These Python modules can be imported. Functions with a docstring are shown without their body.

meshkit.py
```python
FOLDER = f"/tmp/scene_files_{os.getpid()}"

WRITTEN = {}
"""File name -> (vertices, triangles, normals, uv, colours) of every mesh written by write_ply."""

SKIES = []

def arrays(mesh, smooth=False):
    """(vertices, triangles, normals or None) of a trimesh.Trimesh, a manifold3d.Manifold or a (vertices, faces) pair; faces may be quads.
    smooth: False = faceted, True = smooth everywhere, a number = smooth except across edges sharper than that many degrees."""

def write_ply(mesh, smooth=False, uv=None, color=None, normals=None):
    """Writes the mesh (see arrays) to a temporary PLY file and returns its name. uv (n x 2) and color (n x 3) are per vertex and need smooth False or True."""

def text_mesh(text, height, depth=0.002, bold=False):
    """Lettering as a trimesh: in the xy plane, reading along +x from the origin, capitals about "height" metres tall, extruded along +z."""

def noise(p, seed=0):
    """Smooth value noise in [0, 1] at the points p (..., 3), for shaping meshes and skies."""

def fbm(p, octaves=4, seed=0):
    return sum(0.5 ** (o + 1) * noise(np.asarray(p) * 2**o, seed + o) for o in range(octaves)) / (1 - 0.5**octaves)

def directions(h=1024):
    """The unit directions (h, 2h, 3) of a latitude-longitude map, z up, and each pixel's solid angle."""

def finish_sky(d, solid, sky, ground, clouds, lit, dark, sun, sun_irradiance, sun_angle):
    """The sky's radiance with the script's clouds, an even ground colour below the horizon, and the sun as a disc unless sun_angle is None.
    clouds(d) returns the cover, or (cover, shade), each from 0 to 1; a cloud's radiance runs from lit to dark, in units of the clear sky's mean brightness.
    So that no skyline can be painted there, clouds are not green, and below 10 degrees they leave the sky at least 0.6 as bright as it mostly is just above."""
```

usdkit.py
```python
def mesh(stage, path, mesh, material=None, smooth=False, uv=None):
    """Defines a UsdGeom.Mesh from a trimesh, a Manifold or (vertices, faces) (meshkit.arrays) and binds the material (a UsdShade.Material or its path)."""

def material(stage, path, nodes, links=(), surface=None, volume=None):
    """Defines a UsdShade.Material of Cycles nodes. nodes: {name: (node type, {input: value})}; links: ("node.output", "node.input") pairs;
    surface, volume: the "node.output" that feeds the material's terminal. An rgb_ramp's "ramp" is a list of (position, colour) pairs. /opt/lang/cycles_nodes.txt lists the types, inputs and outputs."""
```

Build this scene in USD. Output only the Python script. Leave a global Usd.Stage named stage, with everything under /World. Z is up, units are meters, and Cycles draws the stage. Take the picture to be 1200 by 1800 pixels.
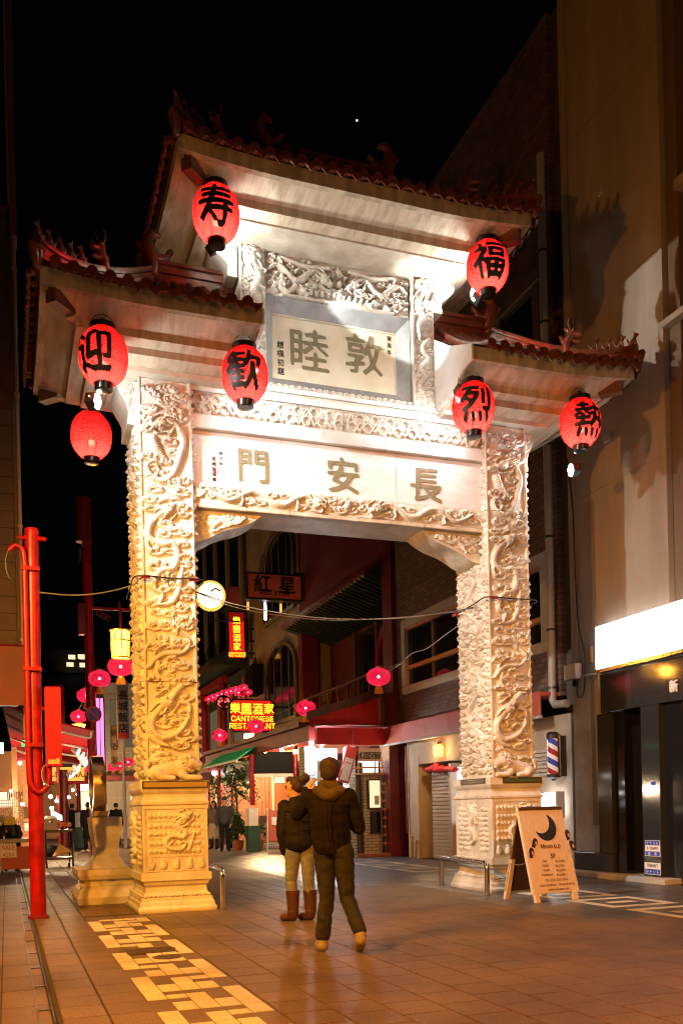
import math, random, zlib
import numpy as np, trimesh, usdkit, meshkit
import manifold3d as m3
from scipy.spatial import cKDTree
from shapely.geometry import Polygon, box as sbox
from shapely import affinity
from pxr import Usd, UsdGeom, UsdLux, Gf, Sdf, UsdShade, Vt

stage = Usd.Stage.CreateInMemory()
UsdGeom.SetStageUpAxis(stage, UsdGeom.Tokens.z)
UsdGeom.SetStageMetersPerUnit(stage, 1.0)
UsdGeom.Xform.Define(stage, '/World')
UsdGeom.Scope.Define(stage, '/World/Looks')
rng = np.random.default_rng(7)

# ------------------------------------------------------------------ camera
# world: x along the gate, y up the street, z up
FPX, HORIZON, ROLL, YAW = 1620.0, 1421.0, 0.0227, 0.3489
EYE = np.array([-1.7256, -12.113, 1.3])
cam = UsdGeom.Camera.Define(stage, '/World/camera')
cam.CreateHorizontalApertureAttr(36.0)
cam.CreateVerticalApertureAttr(54.0)
cam.CreateFocalLengthAttr(FPX / 1200 * 36.0)
cam.CreateVerticalApertureOffsetAttr((HORIZON - 900) / 1200 * 36.0)
cam.CreateHorizontalApertureOffsetAttr(0.0)
cam.CreateFStopAttr(0.0)
cam.CreateFocusDistanceAttr(13.0)
cam.CreateClippingRangeAttr(Gf.Vec2f(0.05, 5000))
cam.CreateExposureAttr(0.0)
_cy, _sy, _cr, _sr = math.cos(YAW), math.sin(YAW), math.cos(ROLL), math.sin(ROLL)
_r0, _u0, _f0 = np.array([_cy, -_sy, 0]), np.array([0, 0, 1.0]), np.array([_sy, _cy, 0])
_rc, _uc = _cr * _r0 - _sr * _u0, _sr * _r0 + _cr * _u0
cam.AddTransformOp().Set(Gf.Matrix4d(*[float(x) for x in (*_rc, 0, *_uc, 0, *(-_f0), 0, *EYE, 1)]))

# ------------------------------------------------------------------ night sky
SUN_EL, SUN_ROT = math.radians(2.0), math.radians(200.0)
usdkit.material(stage, '/World/Looks/night_sky', {
    's': ('sky_texture', {'sky_type': 'single_scattering', 'sun_disc': False, 'sun_elevation': SUN_EL, 'sun_rotation': SUN_ROT}),
    'b': ('background_shader', {'strength': 0.00035})}, [('s.color', 'b.color')], surface='b.background')
dome = UsdLux.DomeLight.Define(stage, '/World/sky')
UsdShade.MaterialBindingAPI.Apply(dome.GetPrim()).Bind(UsdShade.Material.Get(stage, '/World/Looks/night_sky'))
dome.GetPrim().SetCustomDataByKey('kind', 'structure')
moon = UsdLux.DistantLight.Define(stage, '/World/moonlight')
moon.CreateNormalizeAttr(True); moon.CreateIntensityAttr(0.0015); moon.CreateAngleAttr(0.5)
moon.CreateColorAttr(Gf.Vec3f(1.0, 0.93, 0.85))
_d = Gf.Rotation(Gf.Vec3d(0, 0, -1), Gf.Vec3d(-math.cos(SUN_EL) * math.sin(SUN_ROT), -math.cos(SUN_EL) * math.cos(SUN_ROT), -math.sin(SUN_EL)))
moon.AddTransformOp().Set(Gf.Matrix4d().SetRotate(_d))

# ------------------------------------------------------------------ electric light
_lights = {}
def lamp(name, pos, watts, color, radius=0.06, aim=None, cone=None, soft=0.5):
    """A bulb (with a cone, a spot lamp): intensity is the total power."""
    n = _lights.get(name, 0); _lights[name] = n + 1
    L = UsdLux.SphereLight.Define(stage, '/World/' + (name if n == 0 else f'{name}_{n:03d}'))
    L.CreateRadiusAttr(radius); L.CreateNormalizeAttr(True)
    L.CreateIntensityAttr(watts); L.CreateColorAttr(Gf.Vec3f(*color))
    if aim is not None:
        d = np.array(aim, float) - np.array(pos, float)
        rot = Gf.Rotation(Gf.Vec3d(0, 0, -1), Gf.Vec3d(*d))
        m = Gf.Matrix4d().SetRotate(rot); m.SetTranslateOnly(Gf.Vec3d(*pos))
        L.AddTransformOp().Set(m)
        s = UsdLux.ShapingAPI.Apply(L.GetPrim())
        s.CreateShapingConeAngleAttr(cone); s.CreateShapingConeSoftnessAttr(soft)
    else:
        L.AddTranslateOp().Set(Gf.Vec3d(*pos))
    return L

SODIUM, WARM, WHITE, COOL, TUNG = (1.0, 0.37, 0.035), (1.0, 0.72, 0.42), (0.96, 1.0, 0.98), (0.86, 0.93, 1.0), (1.0, 0.62, 0.28)

# floodlights on the gate
lamp('gate_spot', (1.45, -0.50, 6.98), 28, WHITE, 0.05, aim=(1.75, 0.12, 6.45), cone=80, soft=1.0)
lamp('gate_spot', (4.30, -0.50, 6.98), 28, WHITE, 0.05, aim=(4.0, 0.12, 6.45), cone=80, soft=1.0)
lamp('gate_spot', (-0.46, -0.50, 6.34), 24, WHITE, 0.05, aim=(0.3, 0.1, 6.5), cone=84, soft=0.8)
lamp('gate_spot', (6.32, -0.18, 6.35), 30, WHITE, 0.05, aim=(5.6, 0.1, 6.0), cone=85, soft=1.0)
lamp('gate_spot', (1.06, -0.34, 8.68), 30, WHITE, 0.05, aim=(1.75, -0.1, 9.2), cone=72, soft=0.8)
lamp('gate_spot', (4.72, -0.34, 8.68), 30, WHITE, 0.05, aim=(4.05, -0.1, 9.2), cone=72, soft=0.8)
lamp('gate_spot', (2.1, -0.9, 7.0), 15, WHITE, 0.08, aim=(2.7, 0.3, 8.1), cone=92, soft=1.0)
lamp('gate_spot', (3.7, -0.9, 7.0), 15, WHITE, 0.08, aim=(3.1, 0.3, 8.1), cone=92, soft=1.0)
lamp('gate_spot', (1.36, -0.30, 8.25), 330, WHITE, 0.03, aim=(8.0, 0.35, 8.75), cone=15, soft=0.1)
# bulbs inside the paper lanterns
for _x, _y, _z in ((-0.51, -0.75, 6.80), (1.238, -0.75, 6.82), (4.49, -0.75, 6.82), (6.235, -0.75, 6.82), (0.915, -0.75, 8.80), (4.765, -0.75, 8.83), (-0.44, 1.75, 6.83)):
    lamp('lantern_bulb', (_x, _y, _z - 0.17), 19, (1.0, 0.66, 0.36), 0.04)
# the sodium street lamp out of the picture on the left, and the cooler light of the square behind the camera
lamp('street_light', (-3.3, -3.3, 5.2), 560, (1.0, 0.47, 0.10), 0.10, aim=(0.1, -0.3, 2.0), cone=54, soft=0.9)
lamp('street_light', (-4.5, -7.0, 5.0), 1250, (1.0, 0.38, 0.03), 0.10, aim=(-0.6, -5.6, 0.0), cone=112, soft=0.9)
lamp('street_light', (4.0, -16.0, 7.5), 2500, (1.0, 0.30, 0.02), 0.15, aim=(2.6, -8.6, 0.0), cone=50, soft=0.9)
lamp('gate_spot', (-2.3, -2.2, 6.6), 950, (0.94, 0.98, 1.0), 0.08, aim=(5.25, 0.2, 3.2), cone=29, soft=0.8)
lamp('square_light', (6.5, -15.0, 8.0), 45, (1.0, 0.86, 0.7), 0.25)
GLYPHS = {
'f寿':'-47,-35 -46,-32 -38,-26 -31,-19 -24,-8 -24,-7 -43,-6 -46,-3 -46,3 -45,4 -18,5 -17,6 -17,9 -34,9 -36,10 -37,18 -35,19 -14,20 -12,22 -13,23 -38,24 -41,27 -41,33 -40,34 -11,34 -9,36 -8,42 -5,43 2,41 4,34 38,34 40,33 42,31 41,25 40,24 2,24 1,22 2,20 34,19 37,16 36,9 -1,9 -3,7 -2,4 44,4 47,1 47,-5 46,-6 30,-7 29,-8 29,-11 30,-12 43,-14 44,-22 43,-23 30,-23 29,-24 28,-47 25,-52 19,-54 7,-53 5,-52 1,-44 -3,-45 -6,-44 -20,-28 -33,-39 -39,-43;-10,-12 16,-12 17,-11 17,-8 16,-7 -7,-7 -10,-10;-9,-25 1,-36 4,-42 15,-42 17,-41 17,-24 16,-23 -9,-23',
'f福':'-11,31 -11,37 -10,38 43,38 46,35 46,29 45,28 -8,28;-49,-19 -49,-16 -34,-2 -25,11 -25,13 -43,13 -46,16 -46,23 -45,24 -33,25 -38,39 -36,41 -32,42 -28,38 -21,25 -12,23 -8,18 -9,14 -17,-1 -17,-3 -12,-8 -9,-6 42,-6 44,-7 46,-9 45,-52 44,-53 38,-53 33,-49 2,-49 -1,-53 -9,-52 -10,-50 -11,-23 -14,-20 -21,-14 -22,-15 -22,-52 -23,-53 -30,-53 -33,-50 -33,-22 -35,-21 -41,-26 -43,-27 -45,-26;23,-33 24,-38 33,-38 34,-37 34,-33 33,-32 24,-32;23,-17 24,-22 33,-22 34,-21 34,-17 33,-16 24,-16;0,-21 2,-22 10,-22 11,-21 11,-17 10,-16 2,-16 1,-17;1,-33 2,-38 10,-38 11,-37 11,-33 10,-32 2,-32;-6,23 -4,24 38,24 40,23 41,21 41,-1 40,-2 -2,-2 -4,-1 -6,1;6,13 7,8 29,8 30,9 30,13 29,14 7,14',
'f迎':'-48,-44 -47,-42 -42,-37 -34,-31 -34,-5 -35,-4 -46,-2 -47,0 -47,6 -46,7 -26,8 -24,6 -23,4 -23,-32 -21,-34 -7,-40 10,-41 10,-23 9,-22 -14,-30 -17,-28 -21,-22 -17,-14 -16,32 5,43 7,42 14,36 41,36 43,34 44,32 44,-23 42,-26 39,-28 27,-28 25,-27 22,-21 21,-40 22,-41 30,-41 45,-40 48,-43 45,-51 -2,-52 -13,-49 -24,-43 -28,-42 -39,-53 -41,-53;21,24 22,-18 31,-18 33,-16 33,24 32,25 22,25;-5,-12 -3,-13 9,-9 10,-8 9,30 -4,26 -5,24;-45,31 -42,35 -37,36 -23,26 -20,23 -19,20 -23,16 -25,15 -43,29',
'f歓':'-49,-8 -48,-6 -38,6 -38,7 -45,9 -47,22 -41,31 -35,42 -33,43 -26,40 -24,34 2,34 4,33 5,31 4,24 -16,24 -18,20 -16,18 3,17 6,19 11,42 19,42 22,39 20,28 22,26 41,26 45,24 46,19 42,2 39,-2 31,1 30,4 33,13 32,15 18,14 9,-3 5,-4 3,-8 -9,-9 -8,-11 -1,-12 2,-13 3,-15 2,-21 -8,-21 -9,-23 -8,-24 2,-26 3,-33 2,-34 -8,-34 -9,-36 -8,-37 2,-38 6,-37 11,-27 15,-16 17,9 25,10 28,7 28,-6 33,-23 39,-36 47,-44 48,-48 44,-52 40,-52 32,-43 24,-30 16,-44 6,-53 3,-52 -2,-48 -28,-48 -30,-53 -37,-53 -40,-50 -40,-18 -45,-15;-11,7 -11,5 -9,2 -1,2 0,6 -1,7;-29,-35 -28,-37 -21,-37 -20,-35 -21,-34 -28,-34;-29,-22 -28,-24 -21,-24 -20,-22 -21,-21 -28,-21;-28,-11 -21,-11 -21,-9 -28,-9;-24,2 -22,2 -22,5 -24,4;-33,18 -30,19 -30,23 -32,22 -33,20',
'f烈':'14,-20 15,-18 28,-17 29,-16 30,40 31,41 38,41 41,38 41,-23 39,-26 35,-28 35,-30 46,-45 47,-51 41,-54 38,-53 25,-33 24,-29 17,-27;11,-9 11,31 12,32 19,32 22,29 22,-10 20,-12 14,-12;3,-32 4,-30 8,-29 13,-31 20,-47 19,-51 13,-53 10,-52;-47,-49 -47,-46 -37,-32 -37,-31 -40,-29 -44,-23 -44,-20 -29,-14 -22,-8 -24,-5 -30,0 -32,0 -37,-5 -40,-6 -46,1 -47,4 -37,14 -30,25 -30,27 -43,28 -45,31 -45,37 -44,38 4,38 6,37 8,35 7,28 6,27 -14,27 -16,24 -15,22 1,22 5,20 6,18 4,8 -2,-5 -14,-19 -28,-28 -25,-31 -24,-33 -29,-44 -36,-53 -42,-52;-24,7 -14,1 -9,11 -22,12 -24,10;-16,-48 -17,-32 -15,-30 -8,-31 -5,-45 -5,-51 -6,-52 -10,-53 -14,-52',
'f熱':'-47,4 -45,6 -38,11 -45,14 -46,21 -45,22 -29,22 -28,23 -29,26 -41,27 -42,29 -41,35 -29,36 -26,42 -20,42 -18,41 -15,36 -3,34 -1,28 9,28 11,30 11,41 12,42 19,42 22,39 22,29 23,28 34,28 37,25 38,-6 39,-8 41,-6 43,-6 48,-12 47,-25 43,-29 35,-28 31,-22 28,-14 25,-14 18,-10 13,-20 4,-31 13,-32 19,-48 18,-51 14,-52 9,-51 4,-35 3,-31 0,-29 -3,-26 -7,-26 -30,-29 -30,-30 -25,-32 -24,-36 -34,-51 -36,-53 -38,-53 -46,-50 -46,-46 -40,-38 -36,-30 -45,-28 -46,-26 -46,-20 -43,-19 -29,-17 -28,-16 -28,-13 -29,-12 -40,-11 -42,-10 -44,-2;20,2 25,-2 27,-2 27,16 26,17 23,17 21,16;2,13 9,11 10,12 10,16 9,17 3,17 2,16;-16,-15 -11,-16 1,-15 6,-6 7,-1 5,1 3,1 -1,-3 -1,-10 -2,-11 -15,-12 -16,-13;-8,11 -2,8 0,11 0,12 -7,12;-16,23 -15,22 -2,22 -1,25 -1,26 -15,26;-26,10 -23,6 -18,4 -15,-2 -6,-1 -9,2 -17,7 -20,12 -26,12;-35,-1 -34,-2 -29,-2 -28,2 -29,3;24,-34 25,-31 30,-29 34,-30 45,-46 47,-50 41,-53 37,-52;-15,-51 -17,-33 -16,-32 -10,-31 -8,-33 -5,-46 -6,-52 -13,-52',
'b敦':'-40,17 -39,19 -5,19 -1,14 0,8 1,7 6,17 13,41 14,42 19,40 22,36 20,25 21,22 42,21 46,17 46,12 41,11 39,9 35,-10 29,-26 32,-32 46,-45 48,-47 46,-50 43,-52 39,-51 24,-37 7,-51 4,-53 1,-52 -3,-47 -4,-44 5,-37 12,-30 16,-24 10,-6 9,-5 6,-9 4,-9 -2,-4 -35,-4 -40,1;16,10 19,-4 22,-11 26,-2 28,11 18,11;-29,10 -30,6 -29,5 -12,5 -10,6 -10,9 -11,10;-45,26 -45,29 -44,30 -26,31 -27,40 -26,42 -22,42 -18,39 -14,31 1,30 4,28 5,22 4,21 -41,21;-47,-30 -46,-28 -26,-25 -24,-19 -23,-17 -23,-16 -38,-15 -40,-14 -42,-11 -42,-8 -41,-7 -4,-7 0,-10 1,-13 -8,-22 0,-22 4,-27 4,-30 3,-31 -13,-34 -14,-35 -15,-49 -17,-51 -21,-52 -31,-52 -35,-49 -36,-46 -35,-44 -26,-43 -25,-41 -25,-36 -42,-37 -46,-35',
'b睦':'-18,-43 -17,-41 8,-41 10,-39 10,-30 9,-29 -7,-29 -10,-26 -11,-21 -10,-20 8,-19 10,-18 11,-8 16,-8 20,-12 21,-18 22,-19 38,-20 42,-24 42,-27 41,-29 22,-29 21,-31 21,-40 22,-41 43,-41 47,-44 48,-49 46,-51 -14,-51 -17,-48;-44,35 -42,36 -20,36 -18,35 -15,32 -15,15 -14,14 8,15 10,16 10,22 9,23 -6,23 -9,26 -10,31 -9,32 8,33 10,34 10,41 12,42 18,41 20,38 21,34 22,33 37,32 39,31 42,28 41,24 22,23 21,21 21,16 22,15 42,14 45,12 46,7 45,5 29,5 28,4 43,-7 46,-10 46,-13 44,-15 41,-15 23,-2 20,2 20,4 19,5 10,5 9,3 11,1 11,-2 -2,-12 -8,-16 -11,-15 -13,-13 -15,-13 -16,-36 -33,-37 -34,-38 -35,-44 -41,-44 -44,-40;-15,7 -14,-5 -7,-1 -1,4 -2,5 -10,5 -13,7;-34,25 -33,16 -27,16 -25,17 -25,25 -26,26 -33,26;-34,-17 -33,-27 -27,-27 -25,-25 -25,-16 -26,-15 -33,-15;-34,4 -33,-5 -27,-5 -25,-4 -25,5 -26,6 -33,6',
'b長':'-46,-11 -46,-8 -44,-6 -30,-6 -29,-4 -28,37 32,38 36,33 36,30 35,29 -16,28 -18,27 -18,24 -17,23 29,23 33,18 33,15 -16,14 -18,12 -18,10 -17,8 29,8 33,4 33,0 -16,-1 -18,-2 -18,-5 -17,-6 42,-6 44,-7 46,-11 46,-15 40,-16 40,-22 23,-34 29,-38 45,-43 47,-48 43,-52 24,-46 14,-39 4,-30 -5,-17 -18,-16 -19,-18 -19,-38 3,-34 6,-37 7,-42 0,-45 -28,-52 -31,-50 -34,-44 -30,-36 -30,-17 -31,-16 -41,-16;6,-19 12,-25 14,-25 26,-17 7,-16',
'b安':'-44,-2 -44,1 -43,3 -18,4 -9,19 -10,20 -30,20 -31,19 -32,8 -37,7 -42,12 -42,29 -40,30 -8,31 -7,33 -9,38 -9,40 -3,42 1,38 5,32 6,31 38,30 40,29 42,26 42,9 41,7 36,7 33,10 31,19 30,20 -6,20 -7,20 -3,18 1,13 -2,5 -2,3 40,3 44,0 45,-5 43,-7 27,-7 19,-21 14,-28 15,-30 39,-42 42,-45 42,-48 38,-52 37,-52 13,-40 5,-37 -4,-42 -16,-48 -32,-52 -37,-51 -42,-45 -41,-43 -22,-37 -12,-33 -10,-30 -25,-24 -30,-21 -31,-18 -26,-9 -26,-7 -40,-7;-15,-17 -13,-19 0,-23 7,-16 11,-8 -8,-7 -10,-9',
'b門':'3,36 5,38 38,37 43,33 43,-46 41,-50 39,-52 21,-53 16,-48 16,-43 29,-42 32,-39 32,-4 31,-3 8,-2 4,0 3,2;13,12 14,7 31,7 32,9 32,12 31,13 15,13;13,26 14,22 30,22 32,24 32,27 31,28 15,28;-42,36 -41,38 -8,37 -4,33 -4,-2 -30,-3 -32,-4 -32,-52 -34,-53 -40,-52 -42,-49;-32,8 -31,7 -15,7 -14,9 -14,12 -15,13 -30,13 -32,12;-32,23 -31,22 -16,22 -14,24 -14,27 -15,28 -30,28 -32,26',
't趙':'-47,-48 -41,-31 -39,-5 -33,-6 -33,-20 -29,-29 -25,-32 -25,2 -45,3 -45,9 -26,10 -26,21 -41,22 -42,28 -26,28 -25,40 -19,40 -18,28 -3,28 -3,22 -18,21 -18,9 -1,9 -1,3 -18,2 -18,-12 -2,-12 -3,-18 -18,-19 -18,-38 -12,-40 3,-42 46,-42 43,-49 -5,-49 -23,-43 -35,-31 -41,-51;30,21 38,38 44,36 37,20 36,19;2,16 17,17 18,40 24,40 25,17 41,16 41,-31 39,-34 25,-36 23,-30 34,-29 34,-19 9,-18 9,-36 2,-36;9,-13 34,-13 34,-4 9,-4;9,2 34,2 34,10 9,10;-1,35 4,37 11,21 5,20',
't樸':'-15,-47 1,-39 10,-31 -14,-30 -14,-24 12,-24 12,-19 12,-17 -7,-16 -7,-11 12,-10 12,-4 -10,-4 -10,2 2,2 -2,12 -1,13 2,14 -12,15 -12,21 5,21 5,40 11,40 12,21 20,21 20,40 26,40 27,21 45,21 45,15 34,14 35,13 29,2 44,2 44,-4 20,-4 20,-10 42,-11 42,-16 20,-17 19,-24 46,-24 46,-30 24,-31 32,-39 47,-46 43,-52 37,-50 26,-43 17,-32 9,-42 -4,-49 -11,-52;4,14 8,5 6,2 23,2 28,14;31,25 37,38 43,36 35,23;-11,36 -5,38 1,25 -4,22;-46,-27 -38,-9 -32,9 -33,12 -45,12 -45,19 -32,19 -31,40 -25,40 -24,19 -14,19 -14,12 -24,12 -24,4 -13,-13 -17,-18 -24,-6 -25,-51 -31,-51 -32,-8 -43,-32',
't初':'-15,-46 -6,-36 0,-24 5,-8 7,7 8,25 -8,25 -8,32 42,32 40,-27 38,-39 35,-47 28,-51 14,-51 11,-44 27,-44 30,-41 33,-16 35,25 16,25 13,-6 6,-30 0,-41 -9,-51;-46,-18 -31,-2 -20,15 -44,16 -44,23 -26,23 -34,37 -28,40 -20,28 -25,23 -14,23 -10,20 -22,-3 -19,-6 -11,3 -6,0 -15,-10 -8,-19 -12,-25 -22,-12 -23,-51 -30,-51 -30,-13 -42,-24',
't題':'-46,-47 -41,-33 -38,-14 -32,-14 -33,-26 -28,-33 -26,-34 -26,-9 -45,-8 -45,-2 -1,-3 -1,-8 -19,-9 -19,-19 -2,-19 -2,-25 -19,-25 -19,-39 -2,-43 46,-43 44,-49 -5,-49 -16,-47 -25,-43 -34,-34 -38,-46 -42,-52;26,-27 30,-24 46,-37 40,-40;-1,30 -1,35 44,35 44,30 25,30 22,23 40,22 40,-22 3,-22 3,22 15,23 18,30;10,-3 33,-3 33,4 10,4;10,10 33,10 33,17 10,17;33,-16 33,-9 10,-9 10,-16;-5,-36 11,-24 17,-26 11,-33 0,-40;-40,36 -6,36 -6,5 -39,5;-32,31 -32,24 -13,24 -13,31;-13,18 -32,18 -32,11 -13,11',
't癸':'-47,-3 -28,10 -41,21 -37,25 -22,15 -14,28 -14,29 -38,29 -38,35 -8,36 -4,34 -11,19 -20,6 21,6 8,23 1,39 7,41 14,28 26,39 32,35 18,22 25,14 39,26 44,23 29,10 46,-1 41,-7 26,3 25,-1 4,-1 4,-15 39,-15 39,-22 4,-23 34,-39 43,-44 43,-46 39,-51 0,-29 -8,-37 -16,-43 -39,-52 -43,-46 -19,-36 -9,-27 -6,-23 -39,-22 -39,-15 -4,-15 -4,-1 -25,-1 -26,2 -42,-8',
't亥':'-44,20 -44,27 -2,28 -8,39 -2,41 0,41 8,28 44,27 44,20 -3,20 -17,3 8,4 17,13 23,9 11,-5 -2,-14 -18,-23 -36,-30 -37,-30 -41,-23 -19,-15 0,-4 -32,-6 -33,1 -27,4 -13,20;-44,-45 -16,-36 3,-26 14,-18 30,-1 36,-5 31,-12 15,-27 42,-46 36,-51 8,-32 -13,-43 -38,-51 -40,-51',
't年':'-45,6 -31,23 -22,41 -15,39 -19,29 40,28 40,22 9,21 9,6 38,6 38,-1 9,-1 9,-21 45,-22 45,-28 9,-29 9,-51 1,-51 1,-29 -45,-28 -45,-22 -29,-21 -28,6 1,6 1,21 -23,21 -39,2;-21,-21 1,-21 1,-1 -21,-1',
't甲':'-38,34 37,34 37,-25 30,-25 29,-20 5,-20 4,-52 -4,-51 -4,-20 -29,-20 -30,-25 -37,-25;4,-13 29,-13 29,3 4,3;4,11 29,11 29,27 5,27;-30,-13 -4,-13 -4,3 -29,3;-30,11 -4,11 -4,27 -29,27',
't子':'-45,-11 -45,-4 -4,-4 -3,10 20,26 -35,27 -35,34 32,34 37,30 22,18 5,7 5,-4 45,-4 45,-11 5,-12 4,-43 1,-49 -5,-51 -20,-52 -24,-44 -8,-44 -4,-43 -4,-12',
't宮':'-42,31 -4,31 -7,39 -2,41 0,41 5,31 42,31 42,9 35,9 34,24 -34,24 -35,9 -42,9;-33,-19 -9,-19 -6,-12 -6,-10 -26,-10 -26,15 26,15 26,-10 4,-10 -1,-19 34,-19 34,-51 27,-51 26,-47 -25,-47 -26,-51 -33,-51;-26,-40 26,-40 26,-26 -25,-26;-18,-4 18,-4 18,9 -18,9',
't崎':'-9,3 -4,4 -7,9 6,15 13,24 13,25 -6,26 -6,31 15,32 16,40 22,40 22,32 43,31 43,26 21,25 20,23 42,10 38,5 18,17 9,9 -2,4 46,3 46,-3 40,-3 40,-44 38,-49 32,-51 20,-51 17,-45 32,-44 32,-3 -9,-3;-2,-11 23,-11 23,-34 4,-34 3,-40 -2,-40;4,-28 17,-28 17,-16 4,-16;-44,24 -38,24 -38,-31 -36,-32 -31,-31 -31,39 -25,39 -24,-30 -17,-29 -17,24 -12,24 -12,-40 -17,-40 -17,-37 -43,-38',
't辰':'-46,-48 -40,-33 -38,-21 -36,35 42,35 42,28 -28,28 -28,0 45,-1 45,-7 9,-8 18,-24 35,-10 41,-14 22,-29 32,-37 46,-43 42,-49 27,-43 15,-33 7,-21 1,-8 -10,-8 -10,-40 10,-35 10,-41 -18,-51 -22,-45 -18,-38 -18,-8 -28,-8 -32,-31 -36,-45 -40,-52;-21,11 -21,17 36,17 36,11',
't雄':'-9,3 2,24 8,40 15,38 9,22 25,22 18,37 25,39 32,25 26,22 43,21 43,15 30,15 30,1 44,1 43,-5 30,-6 30,-19 43,-19 44,-25 30,-26 30,-39 45,-40 45,-46 9,-47 9,-51 2,-51 2,7 -5,-1;9,-39 23,-39 23,-26 9,-26;9,-19 23,-19 23,-6 9,-6;9,1 23,1 23,15 9,15;-37,-40 -30,-26 -20,5 -14,3 -21,-20 -27,-37 -11,-34 -15,-17 -10,-15 -2,-46 -8,-47 -9,-40 -35,-46;-47,-28 -39,-10 -33,14 -33,16 -44,17 -44,23 -31,24 -29,41 -22,40 -23,24 -4,23 -4,17 -25,16 -30,-7 -38,-27 -41,-32',
't書':'-44,-16 -44,-11 -4,-10 -4,-5 -37,-4 -37,0 -4,1 -4,6 -35,7 -35,11 -4,12 -4,17 -44,18 -44,23 -4,23 -4,29 -34,29 -34,34 -4,34 -4,41 3,41 4,34 32,34 32,23 44,23 44,18 32,17 32,7 4,6 4,1 38,0 38,-4 4,-5 4,-10 44,-11 44,-16;4,12 25,12 25,17 4,17;4,29 4,23 25,23 25,29;-32,-21 32,-21 32,-52 26,-52 25,-49 -24,-49 -25,-52 -31,-52;-24,-43 25,-43 25,-37 -24,-37;-24,-32 25,-32 25,-26 -24,-26',
't長':'-44,-14 -44,-8 -27,-7 -27,36 35,36 35,30 -19,30 -19,22 32,21 32,16 -19,15 -19,7 32,7 32,1 -19,1 -19,-7 44,-8 45,-14 3,-15 13,-28 34,-16 39,-19 40,-20 38,-21 19,-33 30,-39 47,-44 42,-51 29,-47 11,-36 1,-25 -5,-15 -21,-15 -21,-41 6,-35 6,-41 -30,-51 -33,-44 -29,-39 -29,-15',
't城':'-46,-31 -34,-27 -34,9 -44,9 -44,16 -34,16 -34,39 -27,39 -27,16 -18,16 -18,9 -27,9 -27,-24 -18,-21 -16,-28 -14,-16 -13,25 17,26 17,41 24,41 24,26 37,26 26,37 30,40 32,39 43,29 39,26 45,25 45,19 24,18 27,-16 31,-10 37,7 43,6 37,-13 30,-28 33,-39 37,-43 40,-42 42,-28 47,-31 45,-43 41,-50 33,-49 29,-45 24,-36 8,-51 3,-46 11,-40 22,-27 17,18 -6,18 -6,5 13,4 12,-26 9,-33 6,-35 -4,-35 -5,-30 -5,-29 3,-29 5,-27 6,-2 -6,-2 -9,-30 -12,-41 -19,-52 -24,-47 -18,-37 -16,-28 -42,-38 -44,-37',
't飯':'-9,-48 -4,-36 -1,-21 1,31 23,34 39,38 42,32 29,29 7,26 7,13 42,11 37,-11 29,-30 37,-40 46,-46 41,-51 32,-45 24,-36 17,-45 9,-51 5,-48 4,-46 14,-38 20,-30 13,-15 7,4 6,-22 2,-39 -3,-52;14,5 19,-12 25,-23 32,-5 34,6;-47,19 -32,33 -26,41 -21,39 -21,36 -4,21 -8,16 -25,30 -43,13 -44,13;-44,-44 -40,-37 -39,11 -27,12 -29,20 -24,22 -20,12 -9,11 -9,-22 -33,-22 -33,-39 -19,-33 -21,-27 -16,-25 -8,-43 -13,-46 -16,-39 -17,-39 -40,-50;-33,-16 -15,-16 -15,-8 -33,-8;-33,-2 -16,-2 -15,5 -33,6',
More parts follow.
